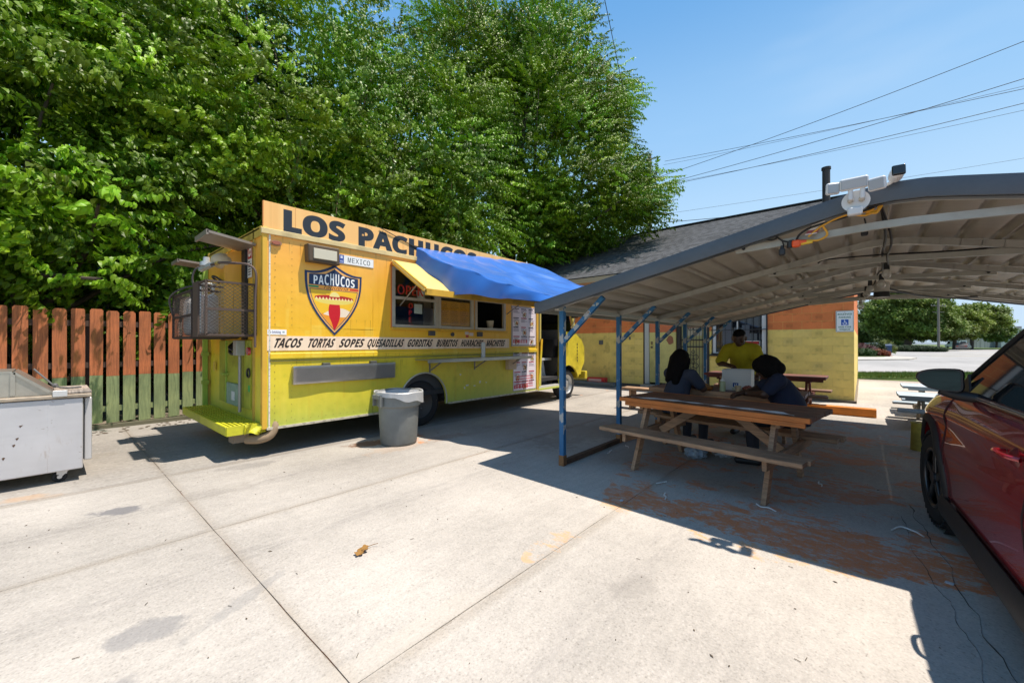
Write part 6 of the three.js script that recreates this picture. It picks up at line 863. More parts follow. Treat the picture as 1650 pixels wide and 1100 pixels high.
// ---------------------------------------------------------------- red car
{
  const car = thing('red_car', 'shiny dark red car with black cladding parked under the right side of the carport', 'car', [3.24, 0, 1.4], .058);
  const red = phys([.32, .01, .02], .22, .3, { clearcoat: 1, clearcoatRoughness: .02 }), clad = std([.022, .022, .024], .55, 0, { bumpMap: fineBump, bumpScale: .0005 });
  const nose = (x) => x > 1.35 ? 1 - .24 * ((x - 1.35) / .9) ** 2.2 : x < -1.5 ? 1 - .14 * ((-1.5 - x) / .75) ** 2 : 1;
  const fl = (x) => .03 * Math.exp(-(((x - 1.33) / .38) ** 2)) + .03 * Math.exp(-(((x + 1.33) / .4) ** 2));
  const top = (x) => x > .95 ? 1.06 - .02 * (x - .95) - .17 * Math.max(0, x - 1.05) ** 1.7 : 1.06;
  const W = (x, y) => { const t = top(x), s = y / t; let w = s < .3 ? mix(.86, .905, s / .3) : s < .62 ? mix(.905, .925, (s - .3) / .32) : s < .8 ? mix(.925, .90, (s - .62) / .18) : s < .84 ? mix(.90, .915, (s - .8) / .04) : mix(.915, .845, Math.pow((s - .84) / .16, 1.5)); return (w + fl(x) * sm(.1, .5, s) * (1 - sm(.85, 1, s) * .5)) * nose(x); };
  const N = 96, K = 34, pos = [], idx = [], ring = (x) => { const t = top(x), pts = [], yb = .24; for (let k = 0; k <= 18; k++) { const y = mix(yb, t * .985, k / 18); pts.push([y, -W(x, y)]); } const we = W(x, t * .985); for (let k = 1; k <= 7; k++) { const s = k / 8; pts.push([t + (x > .9 ? .035 : .0) * (1 - (1 - s) ** 2) * (x > .9 ? 1 : 0), -we * (1 - s)]); } const L = pts.slice(); L.push([t + (x > .9 ? .035 : 0), 0]); for (let k = pts.length - 1; k >= 0; k--) L.push([pts[k][0], -pts[k][1]]); return L; };
  let n = 0; for (let i = 0; i <= N; i++) { const x = mix(-2.2, 2.25, i / N), r = ring(x); n = r.length; for (const [y, z] of r) pos.push(x, y, z); }
  for (let i = 0; i < N; i++) for (let k = 0; k < n; k++) { const a = i * n + k, b = i * n + (k + 1) % n, c = a + n, d = b + n; idx.push(a, b, d, a, d, c); }
  for (const i of [0, N]) { const c0 = pos.length / 3; let sy = 0; for (let k = 0; k < n; k++) sy += pos[(i * n + k) * 3 + 1]; pos.push(pos[i * n * 3], sy / n, 0); for (let k = 0; k < n; k++) { const a = i * n + k, b = i * n + (k + 1) % n; i ? idx.push(a, b, c0) : idx.push(b, a, c0); } }
  let g = new THREE.BufferGeometry(); g.setAttribute('position', new THREE.Float32BufferAttribute(pos, 3)); g.setIndex(idx); g.computeVertexNormals(); g.setAttribute('uv', new THREE.Float32BufferAttribute(new Float32Array(pos.length / 3 * 2), 2));
  const ev = new Evaluator(); ev.useGroups = false; let br = new Brush(g); br.updateMatrixWorld();
  for (const x of [1.33, -1.33]) for (const s of [-1, 1]) { const c = new Brush(new THREE.CylinderGeometry(.42, .42, .5, 48).rotateX(Math.PI / 2).translate(x, .37, s * .8)); c.updateMatrixWorld(); br = ev.evaluate(br, c, SUBTRACTION); }
  mesh('body', br.geometry, red, car);
  mesh('wheel_housing', [1.33, -1.33].flatMap((x) => [-1, 1].map((s) => new THREE.CylinderGeometry(.415, .415, .34, 40, 1, true).rotateX(Math.PI / 2).translate(x, .37, s * .72))).concat([bx(3.6, .5, 1.05, 0, .5, 0)]), M.dark, car);
  const hoodZ = (x, y, s, o = .004) => s * (W(x, y) + o);
  for (const s of [-1, 1]) for (const x of [1.33, -1.33]) { mesh('arch_cladding', sheet(40, 3, (u, v) => { const a = mix(-.12, Math.PI + .12, u), r = mix(.415, .485, v), X = x + r * Math.cos(a), Y = .37 + r * Math.sin(a); return V(X, Y, hoodZ(X, clamp(Y, .2, 1), s, v === 0 || v === 1 ? .004 : .022)); }, .012 * -s), clad, car); }
  for (const s of [-1, 1]) mesh('sill_cladding', sheet(60, 5, (u, v) => { const x = mix(-.93, .93, u), y = mix(.17, .34, v); return V(x, y, s * (W(x, Math.max(y, .26)) + .006 + .035 * Math.sin(Math.PI * clamp(v * .95)))); }, .01 * -s), clad, car);
  // greenhouse
  const yr = (x) => x > .1 ? mix(1.06, 1.63, Math.pow(clamp((1.08 - x) / .98), .86)) : x > -1.5 ? 1.63 + .06 * Math.sin(clamp((.1 - x) / 1.6) * Math.PI * .75) : mix(1.67, 1.1, clamp((-1.5 - x) / .65));
  const GW = (x, y) => Math.min(.845, .85 - (y - 1.04) * .33) * (x < -1.4 ? 1 - .06 * (-1.4 - x) : 1);
  const gpos = (x, k, s) => { const t = yr(x), yb = 1.03; if (k <= 10) { const y = mix(yb, t - .05, k / 10); return V(x, Math.max(y, yb), s * GW(x, y)); } const q = (k - 10) / 8, w = GW(x, t - .05); return V(x, t - .05 + .065 * Math.sin(q * Math.PI / 2), s * w * Math.cos(q * Math.PI / 2 * .9999)); };
  const gh = []; for (const s of [-1, 1]) gh.push(sheet(70, 18, (u, v) => gpos(mix(-2.12, 1.06, s < 0 ? u : 1 - u), v * 18, s)));
  mesh('cabin', gh, red, car);
  const pil = (x) => yr(x) - .085;
  for (const s of [-1, 1]) {
    const pane = (x0, x1, name) => mesh(name, sheet(40, 10, (u, v) => { const x = mix(x0, x1, s < 0 ? u : 1 - u), yt = Math.max(1.085, pil(x)), y = mix(1.08, yt, v); return V(x, y, s * (GW(x, y) + .005)); }), M.darkglass, car);
    pane(-.44, .84, 'side_window'); pane(-1.35, -.56, 'side_window'); pane(-1.85, -1.45, 'side_window');
    mesh('window_frame', [tube(Array.from({ length: 24 }, (_, i) => { const x = mix(.9, -1.9, i / 23), y = Math.max(1.09, pil(x) + .012); return [x, y, s * (GW(x, y) + .006)]; }), .014, 60, 6), beam([-.5, 1.08, s * (GW(-.5, 1.08) + .004)], [-.5, pil(-.5), s * (GW(-.5, pil(-.5)) + .004)], .012, .1)], M.black, car);
    mesh('belt_trim', [tube(Array.from({ length: 24 }, (_, i) => { const x = mix(.95, -1.9, i / 23); return [x, 1.066, s * (GW(x, 1.066) + .01)]; }), .013, 60, 6)], std([.6, .6, .6], .22, .9), car);
    mesh('roof_rail', [tube([[.28, 1.52, s * .66], [.22, 1.68, s * .655], [.06, 1.73, s * .65], [-1.3, 1.76, s * .645], [-1.42, 1.69, s * .645]], .02, 40, 8, true)], M.black, car);
    // door gaps and handles
    const gap = (x, y0, y1, dx) => tube(Array.from({ length: 14 }, (_, i) => { const y = mix(y0, y1, i / 13), X = x + dx * Math.sin((i / 13) * Math.PI * .55); return [X, y, s * (W(X, y) + .001)]; }), .005, 40, 5);
    mesh('door_gap', [gap(-.52, .35, 1.04, .03), gap(.88, .35, 1.04, .02), gap(-1.25, .6, 1.04, -.12), tube(Array.from({ length: 30 }, (_, i) => { const x = mix(-.52, .88, i / 29); return [x, .35, s * (W(x, .35) + .001)]; }), .005, 50, 5)], std([.02, .004, .005], .7), car);
    for (const x of [-.36, -1.2]) { const h = mesh('door_handle', [tube([[x + .1, .9, s * (W(x, .9) + .005)], [x + .07, .905, s * (W(x, .9) + .04)], [x - .07, .905, s * (W(x, .9) + .04)], [x - .1, .9, s * (W(x, .9) + .005)]], .011, 24, 10)], red, car); mesh('handle_recess', [sph(.06, x, .89, s * (W(x, .89) - .045), 14)], std([.1, .006, .01], .4), h); }
    // door mirror
    const mm = new THREE.Group(); mm.name = 'wing_mirror'; mm.position.set(.52, 1.17, s * 1.0); mm.rotation.y = s < 0 ? -.18 : .18; mm.scale.setScalar(.9); car.add(mm);
    const mc = new THREE.CatmullRomCurve3([[.108, .07], [.03, .08], [-.06, .07], [-.11, .048], [-.124, .02], [-.108, -.02], [-.07, -.055], [-.02, -.074], [.05, -.082], [.1, -.08], [.114, -.06], [.115, 0]].map(([z, y]) => V(0, y, z)), true, 'centripetal'), mp = mc.getPoints(44);
    const out = (k) => mp.slice(0, 44).map((p) => [p.z * k * -s, p.y * k]);
    const hs = sheet(44, 10, (u, v) => { const o = out(1)[Math.round(u * 44) % 44], k = v < .12 ? mix(.9, 1, v / .12) : Math.sqrt(Math.max(0, 1 - ((v - .12) / .88) ** 2.6)); return V(-.01 + .14 * v, o[1] * k, o[0] * k); }); mesh('mirror_housing', hs, phys([.02, .018, .022], .25, 0, { clearcoat: .6 }), mm);
    mesh('mirror_bezel', extr(out(.93), .01).rotateY(-Math.PI / 2).scale(1, 1, 1).translate(-.004, 0, 0), M.black, mm); mesh('mirror_glass', extr(out(.84), .004).rotateY(-Math.PI / 2).translate(-.012, 0, 0), std([.02, .034, .04], .03, 1), mm);
    mesh('mirror_foot', [tube([[.03, -.07, 0], [.04, -.1, -s * .07], [.05, -.12, -s * .18]], .035, 12, 10)], M.black, mm);
    mesh('sail_panel', [extr([[.7, 1.08], [.9, 1.08], [.72, 1.2]], .012).translate(0, 0, s * (GW(.8, 1.1) + .006) - .006)], M.black, car);
  }
  mesh('windscreen', sheet(16, 16, (u, v) => { const x = mix(1.02, .02, v), y = yr(x) + .02, w = GW(x, yr(x) - .05) * .9; return V(x + .012, y, mix(-w, w, u)); }), M.darkglass, car);
  mesh('headlamp', [-1, 1].map((s) => rbx(.3, .1, .16, .03, 2.0, .82, s * .62, 2)), M.darkglass, car); mesh('grille', [rbx(.06, .26, .9, .02, 2.24, .62, 0)], M.black, car); mesh('front_bumper', [rbx(.16, .2, 1.2, .05, 2.2, .36, 0)], clad, car); mesh('tail_lamp', [-1, 1].map((s) => rbx(.1, .16, .2, .02, -2.17, .9, s * .68)), M.red, car);
  // wheels with blocky tread
  for (const x of [1.33, -1.33]) for (const s of [-1, 1]) {
    const wg = new THREE.Group(); wg.name = 'wheel'; wg.position.set(x, .362, s * .80); if (x > 0) wg.rotation.y = .06; car.add(wg); const R0 = .35, w = .115, tb = [];
    mesh('tyre', new THREE.LatheGeometry([[.21, -w], [.3, -w - .012], [R0 - .03, -w], [R0, -w + .025], [R0, w - .025], [R0 - .03, w], [.3, w + .012], [.21, w]].map(([a, b]) => new THREE.Vector2(a, b)), 48).rotateX(Math.PI / 2), M.rubber, wg);
    for (let i = 0; i < 40; i++) for (const [z, ww, o, tw] of [[-.093, .042, 0, .1], [-.045, .04, .5, .35], [0, .034, .1, -.3], [.045, .04, .6, .35], [.093, .042, .2, -.1]]) tb.push(bx(.036, .016, ww).rotateY(tw).translate(0, R0 + .004, z).rotateZ((i + o) / 40 * Math.PI * 2));
    mesh('tread', tb, M.rubber, wg); const sp = []; for (let i = 0; i < 5; i++) sp.push(rbx(.055, .19, .02, .008, 0, .13, s * (w - .015)).rotateZ(i * 1.2566)); mesh('rim', [new THREE.TorusGeometry(.215, .014, 8, 40).translate(0, 0, s * (w - .005)), cyl(.215, .215, .02).rotateX(Math.PI / 2).translate(0, 0, s * (w - .06)), cyl(.05, .05, .03).rotateX(Math.PI / 2).translate(0, 0, s * (w - .01)), ...sp], std([.1, .1, .105], .35, .8), wg);
  }
}
// ---------------------------------------------------------------- trees
function leafShape(len, wid, bend) {              // pointed oval leaf folded along its midrib, base at the origin, growing along +x
  const c = [[0, 0], [.3, 0], [.65, 0], [1, 0]], e = [[.12, .55], [.42, 1], [.75, .62]], P = [], put = (...l) => P.push(...l.flat());
  const q = (x, w, s) => [x * len, -bend * x * x * len + Math.abs(w) * .18 * wid, s * w * wid * .5], k = (i) => q(c[i][0], 0, 0), f = (i, s) => q(e[i][0], e[i][1], s);
  for (const s of [1, -1]) { const T = (a, b, d) => s > 0 ? put(a, b, d) : put(a, d, b); T(k(0), f(0, s), k(1)); T(f(0, s), f(1, s), k(1)); T(k(1), f(1, s), k(2)); T(f(1, s), f(2, s), k(2)); T(k(2), f(2, s), k(3)); }
  const g = new THREE.BufferGeometry(); g.setAttribute('position', new THREE.Float32BufferAttribute(P, 3)); g.computeVertexNormals(); return g;
}
function spray(seed, n, L, leaf, wid, droop) {       // a twig of leaves growing along +x
  const R = rng(seed), o = [], m = new THREE.Matrix4(), e = new THREE.Euler(), qn = new THREE.Quaternion();
  for (let i = 0; i < n; i++) { const t = i / (n - 1), s = (i % 2 ? 1 : -1), sc = (.6 + .55 * R()) * (1 - .25 * t), g = leafShape(leaf * sc, wid * sc, .25 + .3 * R()); e.set((R() - .5) * 1.3, s * (.5 + .8 * R()) * (1 - t * .7), -droop * (.4 + R()) + .35 * (R() - .3), 'YZX'); qn.setFromEuler(e); m.compose(V(t * L + (R() - .5) * .05, -.12 * t * t * L + (R() - .5) * .07, (R() - .5) * .12 * L), qn, V(1, 1, 1)); o.push(g.applyMatrix4(m)); }
  const tw = []; for (let i = 0; i < 4; i++) { const a = i / 4, b = (i + 1) / 4; tw.push(beam([a * L, -.12 * a * a * L, 0], [b * L, -.12 * b * b * L, 0], .006, .006)); }
  return mergeGeometries([...o, ...tw].map(metreUV));
}
const leafMat = (r, g, b, gl = .42) => phys([r, g, b], gl, 0, { side: THREE.DoubleSide, transmission: .5, thickness: 0, ior: 1.4, specularIntensity: .55 });
const barkTex = mottle(.9, .88, .85, .7, 1, .35), bark = std([.12, .095, .075], .95, 0, { map: barkTex, bumpMap: fineBump, bumpScale: .01 });
function tree(name, label, base, o) {
  const t = thing(name, label, 'tree', base, 0), R = rng(o.seed), [bx0, by0, bz0] = base;
  const trunkTop = V(o.lean?.[0] ?? 0, o.fork, o.lean?.[1] ?? 0);
  const taper = (pts, r0, r1, n = 9) => { const c = new THREE.CatmullRomCurve3(pts), g = new THREE.TubeGeometry(c, 18, 1, n, false), p = g.attributes.position; for (let i = 0; i <= 18; i++) { const P = c.getPointAt(i / 18), r = mix(r0, r1, i / 18); for (let k = 0; k <= n; k++) { const id = i * (n + 1) + k; p.setXYZ(id, P.x + (p.getX(id) - P.x) * r, P.y + (p.getY(id) - P.y) * r, P.z + (p.getZ(id) - P.z) * r); } } g.computeVertexNormals(); return g; };
  mesh('trunk', taper([V(0, -.1, 0), V(trunkTop.x * .3 + .1, o.fork * .4, trunkTop.z * .3), trunkTop], o.r0, o.r0 * .7), bark, t);
  const clumps = [];
  for (const [cx, cy, cz, rx, ry, rz, n, cs] of o.shells) for (let i = 0; i < n; i++) {
    const a = R() * 6.283, h = R() * 2 - 1, q = Math.sqrt(1 - h * h), k = .55 + .45 * Math.pow(R(), .45); const p = V(cx - bx0 + rx * q * Math.cos(a) * k, cy - by0 + ry * h * k, cz - bz0 + rz * q * Math.sin(a) * k); if (o.shear) p.z += o.shear * (o.y0 - p.y); if (o.keep && !o.keep(p.x + bx0, p.y, p.z + bz0)) continue; clumps.push([p, cs * (.6 + .7 * R()), V(cx - bx0, cy - by0, cz - bz0)]);
  }
  const limbs = []; for (let i = 0; i < o.limbs; i++) { const [p, , c] = clumps[(i * 37) % clumps.length], mid = trunkTop.clone().lerp(p, .5).add(V((R() - .5) * .8, .3 + R() * .4, (R() - .5) * .8)); limbs.push([taper([trunkTop.clone().add(V(0, -.2 * R(), 0)), mid, p], o.r0 * (.3 + .2 * R()), .02, 7)]); }
  for (const l of limbs) mesh('limb', l, bark, t);
  const V4 = [0, 1, 2, 3].map((k) => spray(o.seed * 10 + k, o.leaves ?? 16, o.sprayL ?? .5, o.leaf, o.wid, o.droop ?? .5)), lists = [[], [], [], []], m4 = new THREE.Matrix4(), qn = new THREE.Quaternion(), q2 = new THREE.Quaternion(), X = V(1, 0, 0);
  for (const [c, s, ctr] of clumps) {
    const tone = .5 + .95 * Math.pow(R(), 1.2), hue = (R() - .5) * .3, n = Math.round(o.per * s * s / .8);
    for (let i = 0; i < n; i++) { const a = R() * 6.283, h = R() * 2 - 1, q = Math.sqrt(1 - h * h), k = Math.pow(R(), .4), off = V(q * Math.cos(a), h * .55, q * Math.sin(a)), p = c.clone().addScaledVector(off, s * k), d = off.clone().multiplyScalar(.8).add(p.clone().sub(ctr).normalize().multiplyScalar(.6)).add(V((R() - .5) * .6, (R() - .5) * .5 - (o.hang ?? .15), (R() - .5) * .6)).multiply(V(1, .5, 1)).normalize(); if (o.keep && !o.keep(p.x + bx0, p.y, p.z + bz0)) continue; qn.setFromUnitVectors(X, d); q2.setFromAxisAngle(X, (R() - .5) * .9); const up = V(0, 1, 0).applyQuaternion(qn); const fx = V().crossVectors(d, V(0, 1, 0)); const roll = Math.atan2(fx.dot(up), V().crossVectors(fx, d).dot(up)); qn.multiply(new THREE.Quaternion().setFromAxisAngle(X, roll)).multiply(q2); const sc = .7 + .6 * R(); m4.compose(p, qn, V(sc, sc, sc)); const v = tone * (.75 + .5 * R()); lists[R() * 4 | 0].push([m4.clone(), C(v * (1 + hue), v, v * (1 - hue))]); }
  }
  const mat = leafMat(...o.col, o.gloss); lists.forEach((l, k) => { const im = new THREE.InstancedMesh(V4[k], mat, l.length); l.forEach(([m, c], i) => { im.setMatrixAt(i, m); im.setColorAt(i, c); }); im.name = 'crown'; im.castShadow = im.receiveShadow = true; im.userData.kind = 'stuff'; t.add(im); });
  return t;
}
const hollow = (x, y, z) => z > -11.4 && x > 2 && x < 6.6 && y < 4.9 + .5 * Math.sin(x * 2.1), thin = rng(404), clear = (x, y, z) => !(z > -9.5 && x > -1.2 && x < 2.6 && thin() > .3) && !hollow(x, y, z) && !(z > -8.7 && x > 1 && y < 3.5) && !(z > -9.8 && y < 2.2) && !(z > -7.2 && x < 9.5) && !(x > 11.2 && z > -11.6 && y < 5.2 && y < 3.6 + (x - 11.9) * .45 + .4);
tree('broadleaf_tree', 'bright green broad-leaved tree leaning over the board fence at far left', [-.4, 0, -11.6], { seed: 3, fork: 1.6, r0: .16, shells: [[.3, 5.4, -11.8, 4.2, 4.2, 2.6, 120, 1.0], [-3.5, 4.8, -11.2, 3.2, 4.0, 2.4, 70, .95], [.9, 3.2, -10.6, 2.6, 1.5, 1.0, 52, .75], [-2, 8.2, -12, 4.5, 3, 3, 60, 1.1]], per: 35, limbs: 14, leaf: .135, wid: .095, leaves: 18, sprayL: .6, col: [.22, .38, .014], droop: 1.05, hang: .3, gloss: .42, shear: .5, y0: 5.0, keep: clear });
tree('shade_tree', 'dark dense tree with vines hanging down behind the truck name board', [5.2, 0, -12.2], { seed: 5, fork: 3.0, r0: .26, shells: [[4.8, 8.4, -12.4, 4.4, 5.2, 3.0, 150, 1.05], [8.6, 8.0, -11.8, 3.4, 4.6, 2.8, 110, 1.0], [3.0, 5.2, -12.6, 3.0, 2.4, 1.6, 60, .9], [7.4, 5.0, -11.2, 2.6, 1.8, 1.4, 50, .8]], per: 29, limbs: 18, leaf: .115, wid: .085, leaves: 19, sprayL: .55, col: [.22, .38, .016], droop: 1.1, hang: .4, gloss: .45, shear: .28, y0: 7.5, keep: clear });
tree('oak_tree', 'tall oak tree with small leaves rising behind the shingle roof', [14.6, 0, -12.9], { seed: 9, fork: 3.6, r0: .34, shells: [[15.2, 10.6, -10.9, 4.0, 5.6, 3.6, 180, 1.0], [16.3, 14.2, -10.2, 4.0, 3.6, 3.4, 100, .95], [15.4, 7.4, -8.9, 2.4, 1.9, 2.4, 60, .75], [15.2, 7.6, -7.3, 1.5, .9, 1.3, 14, .45], [12.6, 6.6, -12.4, 3.4, 3.2, 2.4, 80, .95], [13.4, 14.5, -12.8, 3.2, 2.8, 3, 70, 1.0]], per: 38, limbs: 20, leaf: .12, wid: .065, leaves: 20, sprayL: .5, col: [.235, .385, .018], droop: .8, hang: .1, gloss: .45, shear: .22, y0: 9.5, keep: clear });
tree('broadleaf_tree', 'shadowy tree far back between the fence and the brick house', [2.4, 0, -15.6], { seed: 13, fork: 3.0, r0: .22, shells: [[1.5, 6.5, -15.6, 6.0, 5.8, 1.8, 120, 1.3], [8.0, 6.0, -15.6, 4.5, 5.6, 1.6, 90, 1.3], [-5, 6, -14.5, 4, 5.5, 2, 80, 1.3]], per: 18, limbs: 12, leaf: .2, wid: .16, leaves: 12, sprayL: .7, col: [.1, .2, .012], keep: clear });
// vines trailing from the middle tree
{ const R = rng(55), leafG = leafShape(.11, .095, .3), mat = leafMat(.14, .25, .04, .35); const strands = [[4.6, 4.9, -9.4, 1.9], [5.6, 5.6, -9.3, 2.4], [6.3, 4.6, -9.2, 1.6], [7.6, 6.2, -9.2, 3.0], [8.1, 5.4, -9.2, 2.4], [8.9, 5.2, -9.3, 2.0], [6.9, 7.4, -9.2, 2.2], [5.2, 7.8, -9.3, 2.0], [8.5, 7.4, -9.0, 2.4], [9.4, 4.6, -9.6, 1.5], [3.6, 5.4, -9.6, 1.6]];
  const vn = thing('hanging_vine', 'pale green vines trailing down in strands above the truck roof', 'vine', [6.5, 3, -9.3]), stems = [], list = [], m4 = new THREE.Matrix4(), q = new THREE.Quaternion();
  for (const [x, y, z, L] of strands) { const pts = []; const a = R() * 6, b = R() * .3; for (let i = 0; i <= 8; i++) { const t = i / 8; pts.push([x + b * Math.sin(a + t * 3), y + .6 - L * t, z + .25 * Math.sin(a * 2 + t * 4)]); } stems.push(tube(pts, .006, 24, 5)); const c = new THREE.CatmullRomCurve3(pts.map((p) => V(...p))); for (let i = 0; i < L * 34; i++) { const p = c.getPointAt(Math.min(1, (i + R()) / (L * 34))); q.setFromEuler(new THREE.Euler((R() - .5) * .8, R() * 6.3, -.5 - R() * .8, 'YZX')); const s = .7 + .7 * R(); m4.compose(p.add(V((R() - .5) * .16, (R() - .5) * .1, (R() - .5) * .16)).sub(V(6.5, 3, -9.3)), q, V(s, s, s)); list.push([m4.clone(), .75 + .6 * R()]); } }
  wmesh('vine_stem', stems, std([.16, .1, .06], .8), vn); const im = new THREE.InstancedMesh(leafG, mat, list.length); list.forEach(([m, v], i) => { im.setMatrixAt(i, m); im.setColorAt(i, C(v, v, v)); }); im.name = 'vine_leaves'; im.userData.kind = 'stuff'; im.castShadow = im.receiveShadow = true; vn.add(im);
}
// brick house glimpsed through the leaves
{ const h = thing('brick_house', 'tan brick house half hidden behind the trees', 'house', [4, 0, -19.5]), bt = std(0xffffff, .9, 0, { map: colourTex(512, 512, (u, v, o) => { const row = Math.floor(v * 24), fx = u * 8 + (row % 2) * .5, fy = v * 24 - row, bx2 = fx - Math.floor(fx), m = bx2 < .05 || fy < .14, r = Math.abs(Math.sin(row * 12.9 + Math.floor(fx) * 78.2) * 43758.5) % 1, k = .8 + .4 * r; if (m) { o[0] = .4; o[1] = .36; o[2] = .3; } else { o[0] = .42 * k; o[1] = .22 * k; o[2] = .13 * k; } }, 1 / 1.8, 1 / 1.8) });
  wmesh('wall', [bb(-6, 14, 0, 4.6, -22, -19.5)], bt, h); wmesh('roof', [extr([[-.4, 0], [1.6, 1.3], [3.6, 0], [3.4, 0], [1.6, 1.15], [-.2, 0]].map(([a, b]) => [a, b]), 21).rotateY(Math.PI / 2).translate(-6.5, 4.6, -19.1)], std([.09, .085, .08], .9), h);
  for (const x of [-3, 1.5, 6, 10]) { const w = wmesh('window', [bb(x, x + 1.1, 1.3, 2.8, -19.52, -19.46)], std([.6, .6, .58], .6), h); wmesh('pane', [bb(x + .07, x + 1.03, 1.37, 2.73, -19.47, -19.45)], M.darkglass, w); } }
// ---------------------------------------------------------------- across the road
function farTree(label, px, d, groundY, shells, o) {       // small-leaved tree far away; foliage in clumps of leaf tufts
  const [bx0, bz0] = far(px, d), t = thing('street_tree', label, 'tree', [bx0, 0, bz0]), R = rng(o.seed);
  mesh('trunk', [tube([[0, -.2, 0], [.1, o.h * .25, .1], [-.1, o.h * .55, 0]], o.r, 12, 8)], bark, t);
  mesh('limb', Array.from({ length: 6 }, (_, i) => tube([[0, o.h * .25, 0], [Math.cos(i) * 1.2, o.h * .42, Math.sin(i * 2) * 1.2], [Math.cos(i) * 3, o.h * .6, Math.sin(i * 2) * 3]], o.r * .35, 8, 6)), bark, t);
  const tuft = mergeGeometries(Array.from({ length: 26 }, (_, i) => { const r2 = rng(i + 7), g = leafShape(.42, .26, .3); g.rotateY(r2() * 6.3).rotateZ((r2() - .5) * 1.6).rotateX((r2() - .5) * 1.4).translate((r2() - .5) * 1.1, (r2() - .5) * .7, (r2() - .5) * 1.1); return metreUV(g); }));
  const L = [], m4 = new THREE.Matrix4(), q = new THREE.Quaternion(); for (const [dx, y, dz, rx, ry, rz, n] of shells) for (let c = 0; c < n; c++) { const a = R() * 6.283, h = R() * 2 - 1, s = Math.sqrt(1 - h * h), k = .55 + .45 * Math.sqrt(R()), C0 = V(dx + rx * s * Math.cos(a) * k, y + ry * h * k, dz + rz * s * Math.sin(a) * k), v0 = .7 + .6 * R(); for (let i = 0; i < 16; i++) { q.setFromEuler(new THREE.Euler(R() * .6, R() * 6.3, R() * .6)); const sc = .6 + .7 * R(); m4.compose(C0.clone().add(V((R() - .5) * 2.6, (R() - .5) * 1.5, (R() - .5) * 2.6)), q, V(sc, sc, sc)); const v = v0 * (.8 + .4 * R()); L.push([m4.clone(), v]); } }
  const im = new THREE.InstancedMesh(tuft, leafMat(...o.col, .55), L.length); L.forEach(([m, v], i) => { im.setMatrixAt(i, m); im.setColorAt(i, C(v * 1.05, v, v * .95)); }); im.name = 'crown'; im.userData.kind = 'stuff'; im.castShadow = im.receiveShadow = true; t.add(im); return t;
}
farTree('large round tree across the road beside the tall pole', 1463, 84, 0, [[-1, 7.6, 0, 8.0, 4.6, 7, 150], [1, 5, 1, 9, 2.4, 7, 90], [0, 10.2, 0, 4.5, 2, 4.5, 40]], { seed: 21, h: 11, r: .55, col: [.2, .29, .06] });
farTree('yellowish lower tree right of the large round tree', 1538, 92, 0, [[0, 6, 0, 5, 3.2, 5, 80]], { seed: 22, h: 8, r: .35, col: [.22, .29, .05] });
farTree('spreading tree before the long grey wall across the road', 1566, 96, 0, [[0, 7.4, 0, 6, 3.0, 5.5, 100], [4, 6.2, 1, 4, 2.0, 4, 40]], { seed: 23, h: 9, r: .35, col: [.19, .27, .05] });
farTree('small dark tree beside the left edge of the yellow wall', 1386, 105, 0, [[0, 3.6, 0, 4, 2.8, 4, 60], [-4, 3.4, 0, 4, 2.6, 4, 60]], { seed: 24, h: 5, r: .3, col: [.12, .2, .05] });
farTree('distant trees behind the parked cars on the far lot', 1430, 130, 0, [[0, 5, 0, 10, 4, 5, 120], [18, 5, 0, 9, 4, 5, 100], [34, 5, 4, 10, 4, 5, 100]], { seed: 25, h: 8, r: .4, col: [.13, .21, .06] });
farTree('narrow young tree behind the far parked cars', 1606, 118, 0, [[0, 5.2, 0, 3.4, 2.8, 3, 50]], { seed: 26, h: 7, r: .25, col: [.16, .24, .05] });
